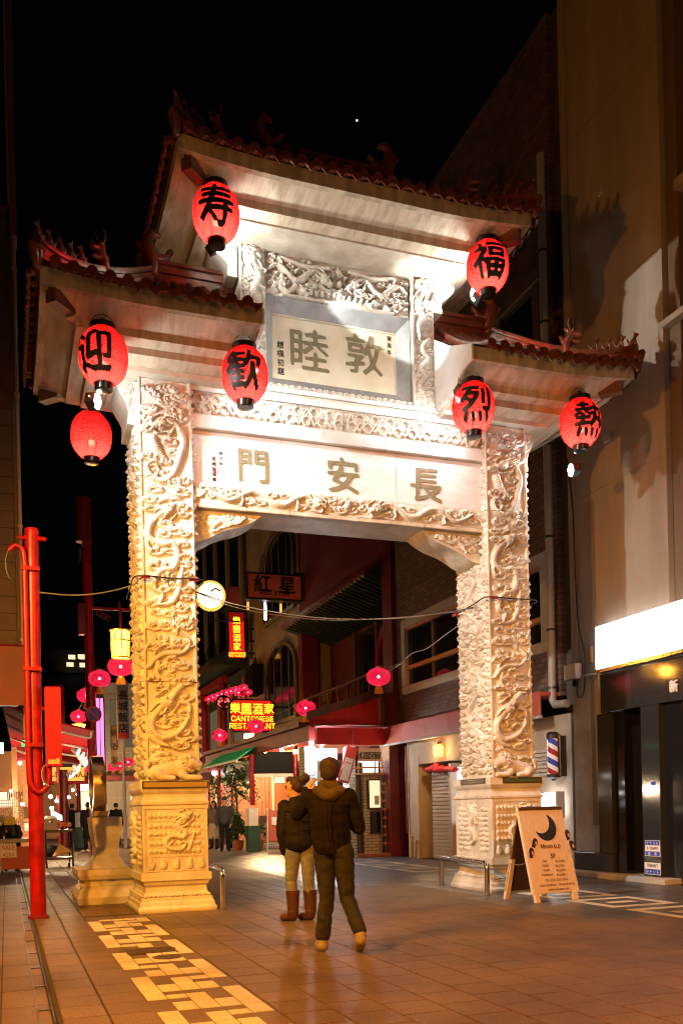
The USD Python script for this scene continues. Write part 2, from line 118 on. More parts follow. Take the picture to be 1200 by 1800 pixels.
't店':'-47,-47 -42,-35 -39,-20 -37,28 1,29 -3,39 3,40 6,37 10,29 44,28 44,22 -29,21 -31,-18 -34,-37 -40,-51;-21,-15 1,-14 1,18 8,18 9,6 41,6 41,-1 9,-1 9,-14 36,-15 36,-50 29,-50 29,-46 -13,-47 -14,-50 -21,-50;-14,-40 28,-40 29,-22 -13,-22',
'tふ':'23,-9 29,-5 40,-23 45,-37 39,-40 31,-23;-14,28 -9,34 -8,33 15,21 17,16 5,7 1,11 7,17;-19,-38 -17,-37 0,-39 4,-37 7,-33 7,-27 4,-21 -3,-11 -13,-1 -7,4 13,-21 15,-28 15,-37 10,-43 2,-46 -18,-45;-45,-35 -20,-15 -16,-21 -26,-30 -40,-41',
'tか':'21,20 28,24 42,-2 46,-12 39,-15 32,1;-41,4 -42,12 -18,14 -15,35 -7,34 -10,15 9,14 15,9 17,2 15,-29 12,-37 7,-44 0,-46 -13,-45 -16,-38 -16,-37 0,-38 3,-36 6,-32 9,-18 10,-2 8,4 2,8 -11,7 -20,-19 -31,-44 -34,-46 -40,-43 -30,-23 -20,6',
'tひ':'-38,17 -39,25 -20,27 -2,30 -2,29 0,23 -5,21 -15,11 -23,-3 -26,-13 -25,-30 -21,-36 -15,-39 -4,-40 2,-39 12,-32 16,-24 20,-6 19,15 16,28 17,29 23,30 30,9 36,-2 44,-12 39,-19 26,-1 25,-21 18,-37 11,-44 3,-47 -12,-48 -19,-47 -25,-44 -31,-37 -34,-28 -34,-17 -30,-1 -17,20',
'tれ':'-44,-29 -24,0 -22,4 -22,11 -41,9 -42,17 -21,19 -21,36 -12,36 -13,21 -11,17 -14,11 -15,6 8,20 17,21 25,19 30,11 26,-32 28,-35 33,-36 39,-33 46,-28 47,-36 41,-41 32,-44 25,-44 20,-40 18,-35 18,-26 21,9 19,12 16,14 10,13 1,9 -16,-6 -15,-47 -24,-47 -23,-13 -39,-35',
'tま':'-32,-34 -29,-26 -25,-22 -13,-18 0,-18 -1,-5 -32,-3 -31,4 -1,2 -1,16 -31,18 -31,25 -1,23 -1,36 7,36 7,24 33,26 33,19 6,16 7,2 34,5 34,-3 6,-5 8,-20 21,-26 34,-34 36,-36 32,-43 20,-34 8,-28 7,-39 3,-45 -6,-48 -15,-48 -27,-44;-24,-35 -21,-39 -17,-41 -4,-40 0,-35 0,-26 -12,-24 -19,-26 -23,-30',
'tん':'-42,-44 -30,-16 -4,34 4,30 -16,-5 -2,-1 4,-3 7,-6 9,-13 10,-32 11,-36 16,-39 26,-36 33,-27 38,-15 44,-20 39,-33 32,-42 22,-47 12,-47 7,-45 3,-38 1,-12 -4,-9 -10,-9 -15,-12 -23,-21 -34,-47',
't新':'-4,-46 1,-37 4,-22 6,31 37,38 42,33 12,26 13,7 46,6 46,0 35,-1 35,-51 28,-51 27,-1 13,-1 11,-22 7,-41 2,-50;-45,1 -45,7 -34,8 -37,22 -31,23 -30,21 -27,9 -30,8 -18,8 -13,22 -13,24 -44,24 -43,30 -25,31 -28,39 -22,41 -16,31 0,30 0,24 -11,24 -6,22 -11,8 2,7 2,1 -18,1 -18,-9 0,-10 0,-16 -18,-16 -18,-44 -20,-48 -31,-49 -33,-44 -25,-43 -25,-16 -45,-16 -45,-10 -25,-9 -25,1;-14,-22 -9,-20 -1,-35 -6,-38;-46,-37 -41,-30 -37,-21 -31,-21 -32,-26 -39,-39 -41,-40',
't紅':'-8,-39 16,-38 16,25 -4,26 -4,33 44,33 44,26 24,25 24,-38 46,-39 46,-46 -8,-46;-46,10 -37,19 -24,41 -18,38 -17,37 -21,31 -34,12 -23,13 -14,25 -8,21 -31,-10 -15,-8 -17,2 -12,3 -5,-17 -11,-18 -13,-14 -16,-14 -43,-19 -45,-12 -39,-7 -28,5 -43,3;-12,-37 -16,-22 -11,-21 -6,-36;-28,-25 -22,-24 -19,-44 -25,-46;-46,-47 -39,-24 -33,-25 -39,-49',
't星':'-45,-22 -35,-13 -27,0 -33,1 -33,36 33,36 33,1 -24,1 -20,-1 -23,-9 -4,-9 -4,-2 4,-2 4,-9 37,-10 37,-16 4,-16 4,-25 33,-26 33,-31 4,-32 4,-42 43,-43 43,-49 -43,-49 -43,-43 -4,-42 -4,-32 -32,-31 -32,-26 -4,-25 -4,-16 -28,-16 -39,-27;-26,7 26,7 26,16 -26,16;-26,22 25,22 26,30 -26,30',
't酒':'-21,28 -21,35 45,35 45,28 23,28 23,15 42,14 42,-51 35,-51 34,-47 -10,-46 -11,-51 -17,-51 -17,14 -1,15 0,28;-10,-40 34,-40 34,-29 -10,-29;-10,-22 34,-22 34,-13 18,-11 16,-8 16,8 7,8 6,-2 3,-9 -7,-17 -10,-14;22,-6 34,-6 34,8 22,8;6,15 16,15 16,28 7,28;-10,-12 -7,-10 -2,-4 0,1 0,8 -10,8;-44,-46 -28,-14 -27,-14 -23,-18 -36,-47 -38,-50;-42,34 -39,39 -23,29 -27,23 -42,33;-46,7 -42,12 -26,2 -30,-3',
't家':'-40,-47 -43,-40 -17,-30 1,-18 -2,-12 -20,-22 -38,-29 -41,-23 -22,-16 -5,-6 -10,-1 -23,-7 -38,-12 -42,-6 -22,0 -8,8 -29,9 -29,15 29,15 29,9 4,8 -3,3 7,-12 29,4 35,0 20,-13 26,-24 32,-31 41,-39 46,-41 42,-47 28,-38 21,-30 14,-16 9,-19 10,-35 9,-42 6,-46 0,-51 -14,-51 -16,-45 -2,-43 3,-35 3,-26 -11,-34 -34,-45;-42,32 -5,32 -7,39 0,42 5,32 42,32 42,11 35,11 34,25 -34,25 -35,11 -41,11',
't募':'-46,-30 -25,-19 -44,-18 -44,-12 -18,-12 -15,-8 -15,-7 -32,-6 -32,21 33,21 33,-6 -6,-7 -9,-11 44,-12 44,-18 24,-18 31,-24 47,-30 41,-36 28,-30 26,-44 22,-50 16,-51 5,-51 4,-46 17,-45 19,-40 20,-33 -2,-33 -6,-39 -14,-46 -32,-52 -36,-47 -18,-40 -11,-33 -30,-33 -31,-30 -42,-35;-26,-1 25,-1 25,5 -25,5;-26,10 25,10 25,16 -25,16;-25,-27 -8,-27 -6,-20 1,-20 0,-27 24,-27 14,-18 -14,-18;-43,28 -43,34 -21,34 -20,40 -14,40 -13,34 13,34 13,40 20,40 20,34 43,34 43,28 21,28 20,23 13,23 12,28 -13,28 -14,23 -20,23 -21,28',
't集':'-47,-44 -27,-37 -12,-28 -44,-27 -44,-21 -4,-21 -4,-14 3,-14 4,-21 44,-21 44,-27 12,-28 27,-37 46,-44 42,-49 19,-40 5,-31 4,-31 3,-51 -4,-51 -4,-30 -20,-41 -41,-50;-47,13 -32,27 -23,41 -16,39 -21,30 1,30 -3,39 3,41 9,30 38,30 38,24 6,23 6,18 34,17 34,12 6,12 6,5 35,5 35,0 6,-1 6,-7 42,-7 42,-13 -25,-13 -26,-16 -32,-16 -33,15 -41,8;-26,-7 -1,-7 -1,-1 -25,-1;-26,5 -1,5 -1,12 -25,12;-25,24 -25,18 -1,18 -1,24',
'tテ':'-40,-3 -40,5 41,5 41,-3 7,-3 5,-18 1,-30 -9,-42 -19,-48 -26,-43 -17,-37 -8,-28 -3,-16 -2,-3;-28,23 -28,30 30,30 30,23',
'tナ':'-40,3 -40,11 -2,11 -2,34 7,34 7,11 42,11 42,3 7,2 5,-13 0,-28 -11,-41 -21,-47 -28,-42 -16,-33 -8,-24 -3,-12 -2,2',
'tン':'-31,-45 -35,-37 -12,-31 5,-22 25,-5 37,13 38,13 42,6 39,0 25,-17 11,-28 -9,-39 -27,-45;-33,24 -27,29 -2,9 -8,3',
'tト':'-17,-46 -17,34 -8,34 -8,7 22,-4 34,-9 34,-10 31,-17 30,-17 16,-11 -8,-2 -8,-46',
't樂':'-46,-42 -24,-33 -10,-22 -45,-22 -44,-16 -4,-15 -3,-10 3,-10 4,-15 44,-16 44,-22 10,-22 24,-32 47,-42 42,-48 21,-38 5,-26 4,-51 -4,-51 -4,-26 -23,-40 -41,-48;15,16 20,24 27,40 33,39 32,34 24,18 32,19 38,28 43,25 26,-2 36,-1 35,5 40,7 44,-9 39,-10 38,-6 37,-6 18,-9 16,-3 21,2 29,12 17,11;-13,31 -5,32 -3,41 4,40 2,31 13,31 13,-7 -13,-7;-6,-1 6,-1 6,9 -6,9;-6,15 6,15 6,25 -6,25;-43,-3 -31,13 -41,12 -44,17 -39,23 -31,40 -30,40 -26,39 -25,37 -34,19 -27,19 -21,29 -17,27 -16,25 -33,-1 -23,1 -23,7 -19,8 -15,-8 -20,-9 -21,-4 -41,-8',
't園':'-42,36 42,36 42,-51 35,-51 34,-48 -34,-48 -35,-51 -42,-51;-34,-40 34,-40 34,29 -34,29;-31,-30 -17,-24 -6,-16 -23,-15 -23,1 23,1 24,-14 28,-17 19,-25 30,-31 26,-35 3,-23 2,-23 1,-38 -5,-38 -5,-24 -28,-35;3,-16 14,-22 22,-16 4,-16;-17,-11 17,-11 17,-3 -17,-3;-30,11 -4,11 -4,17 -24,17 -24,21 -4,22 -3,27 3,27 3,22 24,22 24,17 3,17 3,11 29,11 29,6 -29,6',
'tパ':'24,26 26,33 33,37 41,36 46,29 44,20 37,15 28,17;29,28 31,21 36,20 41,25 41,29 38,32 33,33;7,22 15,24 31,-12 41,-41 32,-44 22,-12;-43,-41 -35,-28 -27,-10 -18,23 -10,22 -17,-8 -28,-32 -35,-44',
'tッ':'-20,-45 -3,-36 12,-23 21,-8 26,11 34,8 25,-18 9,-37 0,-44 -13,-51;-9,11 -2,14 6,-8 -1,-10;-23,-16 -32,6 -25,8 -16,-14',
'tク':'-40,-5 -29,4 -18,15 -11,25 -5,37 3,34 -3,22 31,23 37,19 29,-2 16,-22 2,-35 -22,-48 -29,-42 -6,-31 8,-18 19,-2 26,15 -8,15 -20,1 -33,-9',
'tー':'-40,-1 39,0 39,-10 -40,-10',
}

# ------------------------------------------------------------------ measuring
def at(x, y, X=None, Y=None, Z=None):
    """The point of the plane X=, Y= or Z= (metres) that the photograph shows at x, y."""
    dx, dy = x - 600, y - HORIZON
    px, py = dx * _cr - dy * _sr, dx * _sr + dy * _cr
    r, u = px / FPX, -py / FPX
    d = np.array([r * _cy + _sy, -r * _sy + _cy, u])
    k, val = (0, X) if X is not None else (1, Y) if Y is not None else (2, Z)
    return EYE + d * (val - EYE[k]) / d[k]

# ------------------------------------------------------------------ mesh tools
class MB:
    def __init__(self):
        self.v, self.f, self.n = [], [], 0
    def add(self, v, f):
        v, f = np.asarray(v, float), np.asarray(f, int)
        if f.shape[1] == 4:
            f = np.vstack([f[:, [0, 1, 2]], f[:, [0, 2, 3]]])
        self.v.append(v); self.f.append(f + self.n); self.n += len(v)
        return self
    def tm(self, m):
        return self.add(m.vertices, m.faces)
    def man(self, m):
        q = m.to_mesh(); return self.add(q.vert_properties[:, :3], q.tri_verts)
    def box(self, x0, x1, y0, y1, z0, z1):
        if x0 > x1: x0, x1 = x1, x0
        if y0 > y1: y0, y1 = y1, y0
        v = [(x, y, z) for z in (z0, z1) for x, y in ((x0, y0), (x1, y0), (x1, y1), (x0, y1))]
        return self.add(v, [(0, 3, 2, 1), (4, 5, 6, 7), (0, 1, 5, 4), (1, 2, 6, 5), (2, 3, 7, 6), (3, 0, 4, 7)])
    def obox(self, c, size, M=None):
        """A box of the given size about c, turned by the 3x3 matrix M."""
        h = np.array(size, float) / 2
        b = MB().box(-h[0], h[0], -h[1], h[1], -h[2], h[2])
        v = b.v[0] if M is None else b.v[0] @ np.array(M, float).T
        return self.add(v + np.array(c, float), b.f[0])
    def loft(self, x0, x1, y0, y1, prof):
        """Stacked rectangles: prof = (offset outwards, z)."""
        v, f = [], []
        for o, z in prof:
            v += [(x0 - o, y0 - o, z), (x1 + o, y0 - o, z), (x1 + o, y1 + o, z), (x0 - o, y1 + o, z)]
        for i in range(len(prof) - 1):
            a, b = 4 * i, 4 * i + 4
            for k in range(4):
                f.append((a + k, a + (k + 1) % 4, b + (k + 1) % 4, b + k))
        f += [(3, 2, 1, 0), tuple(range(len(v) - 4, len(v)))]
        return self.add(v, f)
    def cbox(self, x0, x1, y0, y1, z0, z1, c=0.012):
        if x0 > x1: x0, x1 = x1, x0
        if y0 > y1: y0, y1 = y1, y0
        return self.loft(x0, x1, y0, y1, [(-c, z0), (0, z0 + c), (0, z1 - c), (-c, z1)])
    def tube(self, path, r, n=8, caps=True):
        p = np.asarray(path, float); k = len(p)
        r = np.broadcast_to(np.asarray(r, float), (k,))
        t = np.gradient(p, axis=0); t /= np.linalg.norm(t, axis=1, keepdims=True) + 1e-12
        ref = np.eye(3)[np.argmin(np.abs(t[0]))]
        a = np.zeros_like(p); a[0] = np.cross(t[0], ref); a[0] /= np.linalg.norm(a[0]) + 1e-12
        for q in range(1, k):                      # carry the frame along the path
            w = a[q - 1] - t[q] * (a[q - 1] @ t[q]); l = np.linalg.norm(w)
            a[q] = w / l if l > 1e-6 else a[q - 1]
        b = np.cross(t, a)
        an = np.arange(n) * 2 * math.pi / n
        v = p[:, None] + r[:, None, None] * (np.cos(an)[None, :, None] * a[:, None] + np.sin(an)[None, :, None] * b[:, None])
        i, j = np.meshgrid(np.arange(k - 1), np.arange(n), indexing='ij')
        f = np.stack([i * n + j, (i + 1) * n + j, (i + 1) * n + (j + 1) % n, i * n + (j + 1) % n], -1).reshape(-1, 4)
        self.add(v.reshape(-1, 3), f)
        if caps:
            e = [(0, jj, (jj + 1) % n) for jj in range(1, n - 1)]
            self.add(v[0], e); self.add(v[-1], [(x, z, y) for x, y, z in e])
        return self
    def cyl(self, a, b, r, n=12):
        return self.tube([a, b], r, n)
    def lathe(self, prof, c=(0, 0, 0), n=24):
        """prof = (radius, z) from bottom to top, about the vertical through c."""
        k = len(prof); an = np.arange(n) * 2 * math.pi / n
        v = np.array([[(r * math.cos(q), r * math.sin(q), z) for q in an] for r, z in prof]).reshape(-1, 3) + np.array(c, float)
        i, j = np.meshgrid(np.arange(k - 1), np.arange(n), indexing='ij')
        return self.add(v, np.stack([i * n + j, i * n + (j + 1) % n, (i + 1) * n + (j + 1) % n, (i + 1) * n + j], -1).reshape(-1, 4))
    def ball(self, c, r, sub=2):
        m = _ico[sub]
        return self.add(m[0] * np.broadcast_to(np.asarray(r, float), (3,)) + np.array(c, float), m[1])
    def prism(self, poly, depth, o=(0, 0, 0), eu=(1, 0, 0), ev=(0, 0, 1)):
        """A shapely shape drawn in the axes eu, ev at o, extruded by depth along eu x ev."""
        eu, ev = np.array(eu, float), np.array(ev, float); en = np.cross(eu, ev)
        for g in getattr(poly, 'geoms', [poly]):
            if g.is_empty or g.geom_type != 'Polygon': continue
            m = trimesh.creation.extrude_polygon(g, abs(depth), engine='earcut')
            q = m.vertices
            if depth < 0: q = q - [0, 0, -depth]
            self.add(np.array(o, float) + q[:, :1] * eu + q[:, 1:2] * ev + q[:, 2:] * en, m.faces)
        return self
    def moved(self, M, t=(0, 0, 0)):
        M = np.array(M, float)
        for i, v in enumerate(self.v):
            self.v[i] = v @ M.T + np.array(t, float)
        if np.linalg.det(M) < 0:
            self.f = [q[:, ::-1] for q in self.f]
        return self
    def arr(self):
        return np.vstack(self.v), np.vstack(self.f)
_ico = {}
for _s in (0, 1, 2, 3):
    _m = trimesh.creation.icosphere(_s, 1.0); _ico[_s] = (np.array(_m.vertices), np.array(_m.faces))
def rotz(a):
    c, s = math.cos(a), math.sin(a); return np.array([[c, -s, 0], [s, c, 0], [0, 0, 1.0]])
def rotx(a):
    c, s = math.cos(a), math.sin(a); return np.array([[1.0, 0, 0], [0, c, -s], [0, s, c]])
def roty(a):
    c, s = math.cos(a), math.sin(a); return np.array([[c, 0, s], [0, 1.0, 0], [-s, 0, c]])
def spline(pts, n=12):
    """A smooth curve through the points."""
    p = np.asarray(pts, float); q = np.vstack([2 * p[0] - p[1], p, 2 * p[-1] - p[-2]]); out = []
    for i in range(1, len(q) - 2):
        for t in np.linspace(0, 1, n, endpoint=False):
            a, b, c, d = q[i - 1], q[i], q[i + 1], q[i + 2]
            out.append(0.5 * (2 * b + (c - a) * t + (2 * a - 5 * b + 4 * c - d) * t * t + (3 * b - a - 3 * c + d) * t ** 3))
    return np.array(out + [p[-1]])
def blob(bones, refine=0.03, smooth=8):
    """bones = ((point, radius), (point, radius)): the hulls of their spheres joined and smoothed."""
    parts = []
    for (a, ra), (b, rb) in bones:
        s = lambda c, r: m3.Manifold.sphere(1.0, 14).scale([float(x) for x in np.broadcast_to(r, (3,))]).translate([float(x) for x in c])
        parts.append(m3.Manifold.batch_hull([s(a, ra), s(b, rb)]))
    m = m3.Manifold.batch_boolean(parts, m3.OpType.Add).refine_to_length(refine)
    q = m.to_mesh(); t = trimesh.Trimesh(q.vert_properties[:, :3], q.tri_verts, process=True)
    if smooth:
        was = np.array(t.vertices); trimesh.smoothing.filter_taubin(t, iterations=smooth)
        now = np.array(t.vertices); far = np.linalg.norm(now - was, axis=1) > 0.4 * refine + 0.004
        now[far] = was[far]; t.vertices = now
    return MB().tm(t)

# ------------------------------------------------------------------ prims
_used = {}
def fresh(parent, name):
    n = _used.get((parent, name), 0); _used[(parent, name)] = n + 1
    return f'{parent}/{name}' if n == 0 else f'{parent}/{name}_{n:03d}'
class T:
    def __init__(self, path, org): self.path, self.org = path, np.array(org, float)
    @property
    def prim(self): return stage.GetPrimAtPath(self.path)
def tag(t, label=None, cat=None, group=None, kind=None):
    for k, v in (('label', label), ('category', cat), ('group', group), ('kind', kind)):
        if v: t.prim.SetCustomDataByKey(k, v)
    return t
def thing(name, label, cat, org=(0, 0, 0), rz=0.0, group=None):
    p = fresh('/World', name); x = UsdGeom.Xform.Define(stage, p)
    x.AddTranslateOp().Set(Gf.Vec3d(*[float(q) for q in org])); x.AddRotateZOp().Set(math.degrees(rz))
    return tag(T(p, org), label, cat, group)
def part(name, mb, mat, parent=None, smooth=False, label=None, kind=None, cat=None, group=None):
    """One Mesh. Geometry of a thing without rotation is given in world coordinates."""
    par = parent.path if parent else '/World'; org = parent.org if parent else np.zeros(3)
    p = fresh(par, name)
    v, f = mb.arr() if isinstance(mb, MB) else mb
    usdkit.mesh(stage, p, (v - org, f), '/World/Looks/' + mat, smooth=smooth)
    return tag(T(p, org), label, cat, group, kind)
def dup(src, name, loc, rz=0.0, label=None, group=None, scale=None):
    p = fresh('/World', name); x = UsdGeom.Xform.Define(stage, p)
    x.AddTranslateOp().Set(Gf.Vec3d(*[float(q) for q in loc])); x.AddRotateZOp().Set(math.degrees(rz))
    if scale: x.AddScaleOp().Set(Gf.Vec3f(scale, scale, scale))
    was = src.prim.GetCustomData()
    x.GetPrim().GetReferences().AddInternalReference(src.path); x.GetPrim().SetInstanceable(True)
    t = T(p, loc)
    if scale:
        x.GetXformOpOrderAttr().Set([x.GetXformOpOrderAttr().Get()[0], x.GetXformOpOrderAttr().Get()[1], 'xformOp:scale'])
    return tag(t, label or was.get('label'), was.get('category'), group or was.get('group'))

# ------------------------------------------------------------------ materials
def mat(name, color, rough=0.6, metal=0.0, vary=None, scale=6.0, bump=0.0, bscale=40.0, spec=0.5, coat=0.0, emit=None, estr=0.0, stretch=(1, 1, 1), ramp=(0.36, 0.62), dirt=None):
    """A principled surface; vary = second colour, mixed in by noise; bump = fine relief."""
    nd = {'p': ('principled_bsdf', {'base_color': color, 'roughness': rough, 'metallic': metal, 'specular_ior_level': spec, 'coat_weight': coat})}
    ln = []
    if emit: nd['p'][1].update({'emission_color': emit, 'emission_strength': estr})
    if vary or bump:
        nd['g'] = ('geometry', {}); nd['m'] = ('mapping', {'scale': stretch}); ln.append(('g.position', 'm.vector'))
    if vary:
        nd['n'] = ('noise_texture', {'scale': scale, 'detail': 6.0, 'roughness': 0.62})
        nd['r'] = ('rgb_ramp', {'ramp': [(ramp[0], vary), (ramp[1], color)]})
        ln += [('m.vector', 'n.vector'), ('n.fac', 'r.fac'), ('r.color', 'p.base_color')]
    if bump:
        nd['b'] = ('noise_texture', {'scale': bscale, 'detail': 4.0})
        nd['h'] = ('bump', {'strength': bump, 'distance': 0.02})
        ln += [('m.vector', 'b.vector'), ('b.fac', 'h.height'), ('h.normal', 'p.normal')]
    if dirt:                                   # (scale, darkest, stretch): broad stains over the finer grain
        nd['dm'] = ('mapping', {'scale': dirt[2]}); nd['dn'] = ('noise_texture', {'scale': dirt[0], 'detail': 5.0, 'roughness': 0.6})
        nd['dr'] = ('rgb_ramp', {'ramp': [(0.36, (dirt[1], dirt[1] * 0.96, dirt[1] * 0.9)), (0.60, (1, 1, 1))]}); nd['dx'] = ('mix_color', {'blend_type': 'multiply', 'fac': 1.0})
        ln = [q for q in ln if q != ('r.color', 'p.base_color')] + [('g.position', 'dm.vector'), ('dm.vector', 'dn.vector'), ('dn.fac', 'dr.fac'), ('r.color', 'dx.a'), ('dr.color', 'dx.b'), ('dx.result', 'p.base_color')]
    usdkit.material(stage, '/World/Looks/' + name, nd, ln, surface='p.BSDF')
    return name
def glow(name, color, strength):
    usdkit.material(stage, '/World/Looks/' + name, {'e': ('emission', {'color': color, 'strength': strength})}, [], surface='e.emission')
    return name
mat('marble', (0.66, 0.625, 0.55), 0.55, vary=(0.50, 0.455, 0.38), scale=2.2, bump=0.25, bscale=60, dirt=(2.2, 0.74, (1, 1, 0.22)))
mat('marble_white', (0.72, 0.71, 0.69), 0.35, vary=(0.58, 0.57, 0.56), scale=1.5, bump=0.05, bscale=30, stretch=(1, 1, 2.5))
mat('marble_pale', (0.62, 0.57, 0.47), 0.5, vary=(0.50, 0.44, 0.34), scale=3.0, bump=0.1, bscale=50, dirt=(2.2, 0.70, (1, 1, 0.22)))
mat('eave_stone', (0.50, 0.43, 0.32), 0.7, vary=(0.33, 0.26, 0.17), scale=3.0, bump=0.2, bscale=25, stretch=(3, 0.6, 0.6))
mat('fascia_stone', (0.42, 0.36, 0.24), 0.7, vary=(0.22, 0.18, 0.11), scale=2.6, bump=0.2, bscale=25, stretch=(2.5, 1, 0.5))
mat('grey_stone', (0.27, 0.27, 0.26), 0.5, vary=(0.19, 0.19, 0.185), scale=3.5, bump=0.1)
mat('panel_stone', (0.66, 0.60, 0.46), 0.5, vary=(0.56, 0.49, 0.34), scale=2.0, bump=0.05)
mat('gilt_letter', (0.21, 0.185, 0.10), 0.45, vary=(0.15, 0.13, 0.075), scale=20)
mat('ink', (0.012, 0.011, 0.01), 0.5)
mat('glazed_tile', (0.13, 0.034, 0.014), 0.24, vary=(0.07, 0.017, 0.008), scale=5, bump=0.15, bscale=20, coat=0.4)
mat('plaque', (0.035, 0.03, 0.02), 0.35, vary=(0.055, 0.045, 0.02), scale=12)
mat('plaque_green', (0.06, 0.085, 0.03), 0.35)
mat('plaque_gold', (0.32, 0.24, 0.09), 0.35, metal=0.5)
mat('joint_dark', (0.06, 0.05, 0.04), 0.9)
mat('brown_wood', (0.12, 0.045, 0.02), 0.5, vary=(0.07, 0.025, 0.012), scale=4)
mat('black_lacquer', (0.01, 0.009, 0.008), 0.25)
mat('wire_black', (0.015, 0.015, 0.015), 0.5)
mat('wire_grey', (0.13, 0.12, 0.11), 0.5)
mat('red_tape', (0.35, 0.01, 0.015), 0.4)
mat('red_paint', (0.36, 0.005, 0.012), 0.36, vary=(0.22, 0.004, 0.008), scale=4, bump=0.12, bscale=9, spec=0.3, dirt=(5.0, 0.55, (1, 1, 0.4)))
mat('red_box_paint', (0.45, 0.006, 0.022), 0.4, spec=0.3)
mat('dark_red_paint', (0.15, 0.004, 0.006), 0.5, vary=(0.10, 0.003, 0.004), scale=2)
mat('red_wall', (0.13, 0.006, 0.006), 0.75, vary=(0.10, 0.005, 0.005), scale=1.5, bump=0.1)
mat('red_canvas', (0.50, 0.012, 0.02), 0.75, vary=(0.42, 0.01, 0.017), scale=4)
mat('red_awning_cloth', (0.30, 0.006, 0.010), 0.9, spec=0.1)
mat('orange_canvas', (0.42, 0.07, 0.035), 0.6)
mat('white_canvas', (0.62, 0.58, 0.5), 0.7)
mat('beige_wall', (0.34, 0.25, 0.15), 0.85, vary=(0.27, 0.19, 0.11), scale=1.2, bump=0.3, bscale=18)
mat('tan_wall', (0.42, 0.33, 0.23), 0.8, vary=(0.34, 0.26, 0.18), scale=1.5, bump=0.15, bscale=25)
mat('plaster', (0.36, 0.29, 0.22), 0.85, vary=(0.29, 0.23, 0.17), scale=1.1, bump=0.12, bscale=15, stretch=(1, 1, 0.16), dirt=(0.9, 0.72, (1, 1, 0.14)))
mat('plaster_stain', (0.27, 0.205, 0.15), 0.85, vary=(0.20, 0.15, 0.11), scale=1.3, stretch=(1, 1, 0.2))
mat('concrete', (0.42, 0.40, 0.37), 0.8, vary=(0.33, 0.31, 0.28), scale=2.5, bump=0.2, bscale=25)
mat('granite_black', (0.02, 0.022, 0.024), 0.08, vary=(0.035, 0.035, 0.036), scale=60, spec=0.6)
mat('dark_glass', (0.012, 0.012, 0.013), 0.06, spec=0.6)
mat('dark_metal', (0.05, 0.047, 0.043), 0.4, metal=0.6)
mat('brown_panel', (0.13, 0.085, 0.05), 0.5)
mat('steel', (0.72, 0.70, 0.67), 0.16, metal=1.0, bump=0.03)
mat('grey_pipe', (0.33, 0.29, 0.25), 0.5)
mat('brick_tile', (0.19, 0.095, 0.055), 0.75, vary=(0.12, 0.055, 0.032), scale=5)
mat('brick_tile_dark', (0.13, 0.06, 0.035), 0.75, vary=(0.09, 0.04, 0.025), scale=5)
mat('brick_tile_light', (0.25, 0.14, 0.085), 0.75)
mat('mortar', (0.10, 0.075, 0.055), 0.9)
mat('white_brick', (0.60, 0.54, 0.44), 0.6, vary=(0.48, 0.42, 0.33), scale=6)
mat('shutter_metal', (0.40, 0.32, 0.25), 0.45)
mat('siding', (0.12, 0.085, 0.055), 0.7, vary=(0.085, 0.06, 0.04), scale=2)
mat('pilaster_brown', (0.16, 0.06, 0.025), 0.7)
mat('paver', (0.21, 0.145, 0.075), 0.52, vary=(0.10, 0.066, 0.034), scale=75, bump=0.35, bscale=75, ramp=(0.43, 0.57), spec=0.22, dirt=(0.9, 0.62, (1, 1, 1)))
mat('paver_dark', (0.19, 0.13, 0.068), 0.52, vary=(0.092, 0.061, 0.031), scale=75, bump=0.3, bscale=75, ramp=(0.43, 0.57), spec=0.22, dirt=(0.9, 0.62, (1, 1, 1)))
mat('paver_light', (0.228, 0.157, 0.082), 0.52, vary=(0.108, 0.072, 0.037), scale=75, bump=0.3, bscale=75, ramp=(0.43, 0.57), spec=0.22, dirt=(0.9, 0.62, (1, 1, 1)))
mat('paver_joint', (0.035, 0.024, 0.016), 0.9)
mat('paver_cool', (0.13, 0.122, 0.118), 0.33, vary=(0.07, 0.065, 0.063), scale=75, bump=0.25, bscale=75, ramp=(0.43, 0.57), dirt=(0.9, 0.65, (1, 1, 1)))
mat('light_tile', (0.66, 0.63, 0.55), 0.4, vary=(0.52, 0.47, 0.34), scale=40, bump=0.2, bscale=150, dirt=(1.6, 0.66, (1, 1, 1)))
mat('iron', (0.09, 0.06, 0.035), 0.5, metal=0.4, vary=(0.05, 0.035, 0.02), scale=20)
mat('ground', (0.10, 0.08, 0.065), 0.6, vary=(0.075, 0.06, 0.05), scale=8, bump=0.2)
mat('wood_board', (0.64, 0.53, 0.40), 0.55, vary=(0.54, 0.43, 0.31), scale=5, stretch=(8, 8, 1), bump=0.05)
mat('wood_dark', (0.10, 0.05, 0.022), 0.6)
mat('print_brown', (0.10, 0.05, 0.03), 0.6)
mat('print_blue', (0.02, 0.04, 0.42), 0.4)
mat('print_white', (0.75, 0.75, 0.74), 0.4)
mat('print_red', (0.5, 0.03, 0.02), 0.5)
mat('skin', (0.50, 0.28, 0.18), 0.5, vary=(0.45, 0.24, 0.15), scale=15)
mat('hair', (0.010, 0.008, 0.007), 0.7, vary=(0.02, 0.015, 0.012), scale=60, bump=0.5, bscale=120, stretch=(1, 1, 0.25))
mat('hair_brown', (0.018, 0.008, 0.006), 0.7, vary=(0.034, 0.015, 0.01), scale=60, bump=0.5, bscale=120, stretch=(1, 1, 0.25))
mat('jacket_brown', (0.011, 0.0075, 0.006), 0.85, vary=(0.005, 0.004, 0.0035), scale=8, bump=0.4, bscale=14, spec=0.15)
mat('jacket_black', (0.006, 0.0055, 0.0055), 0.7, vary=(0.011, 0.0095, 0.009), scale=8, bump=0.4, bscale=12, spec=0.15)
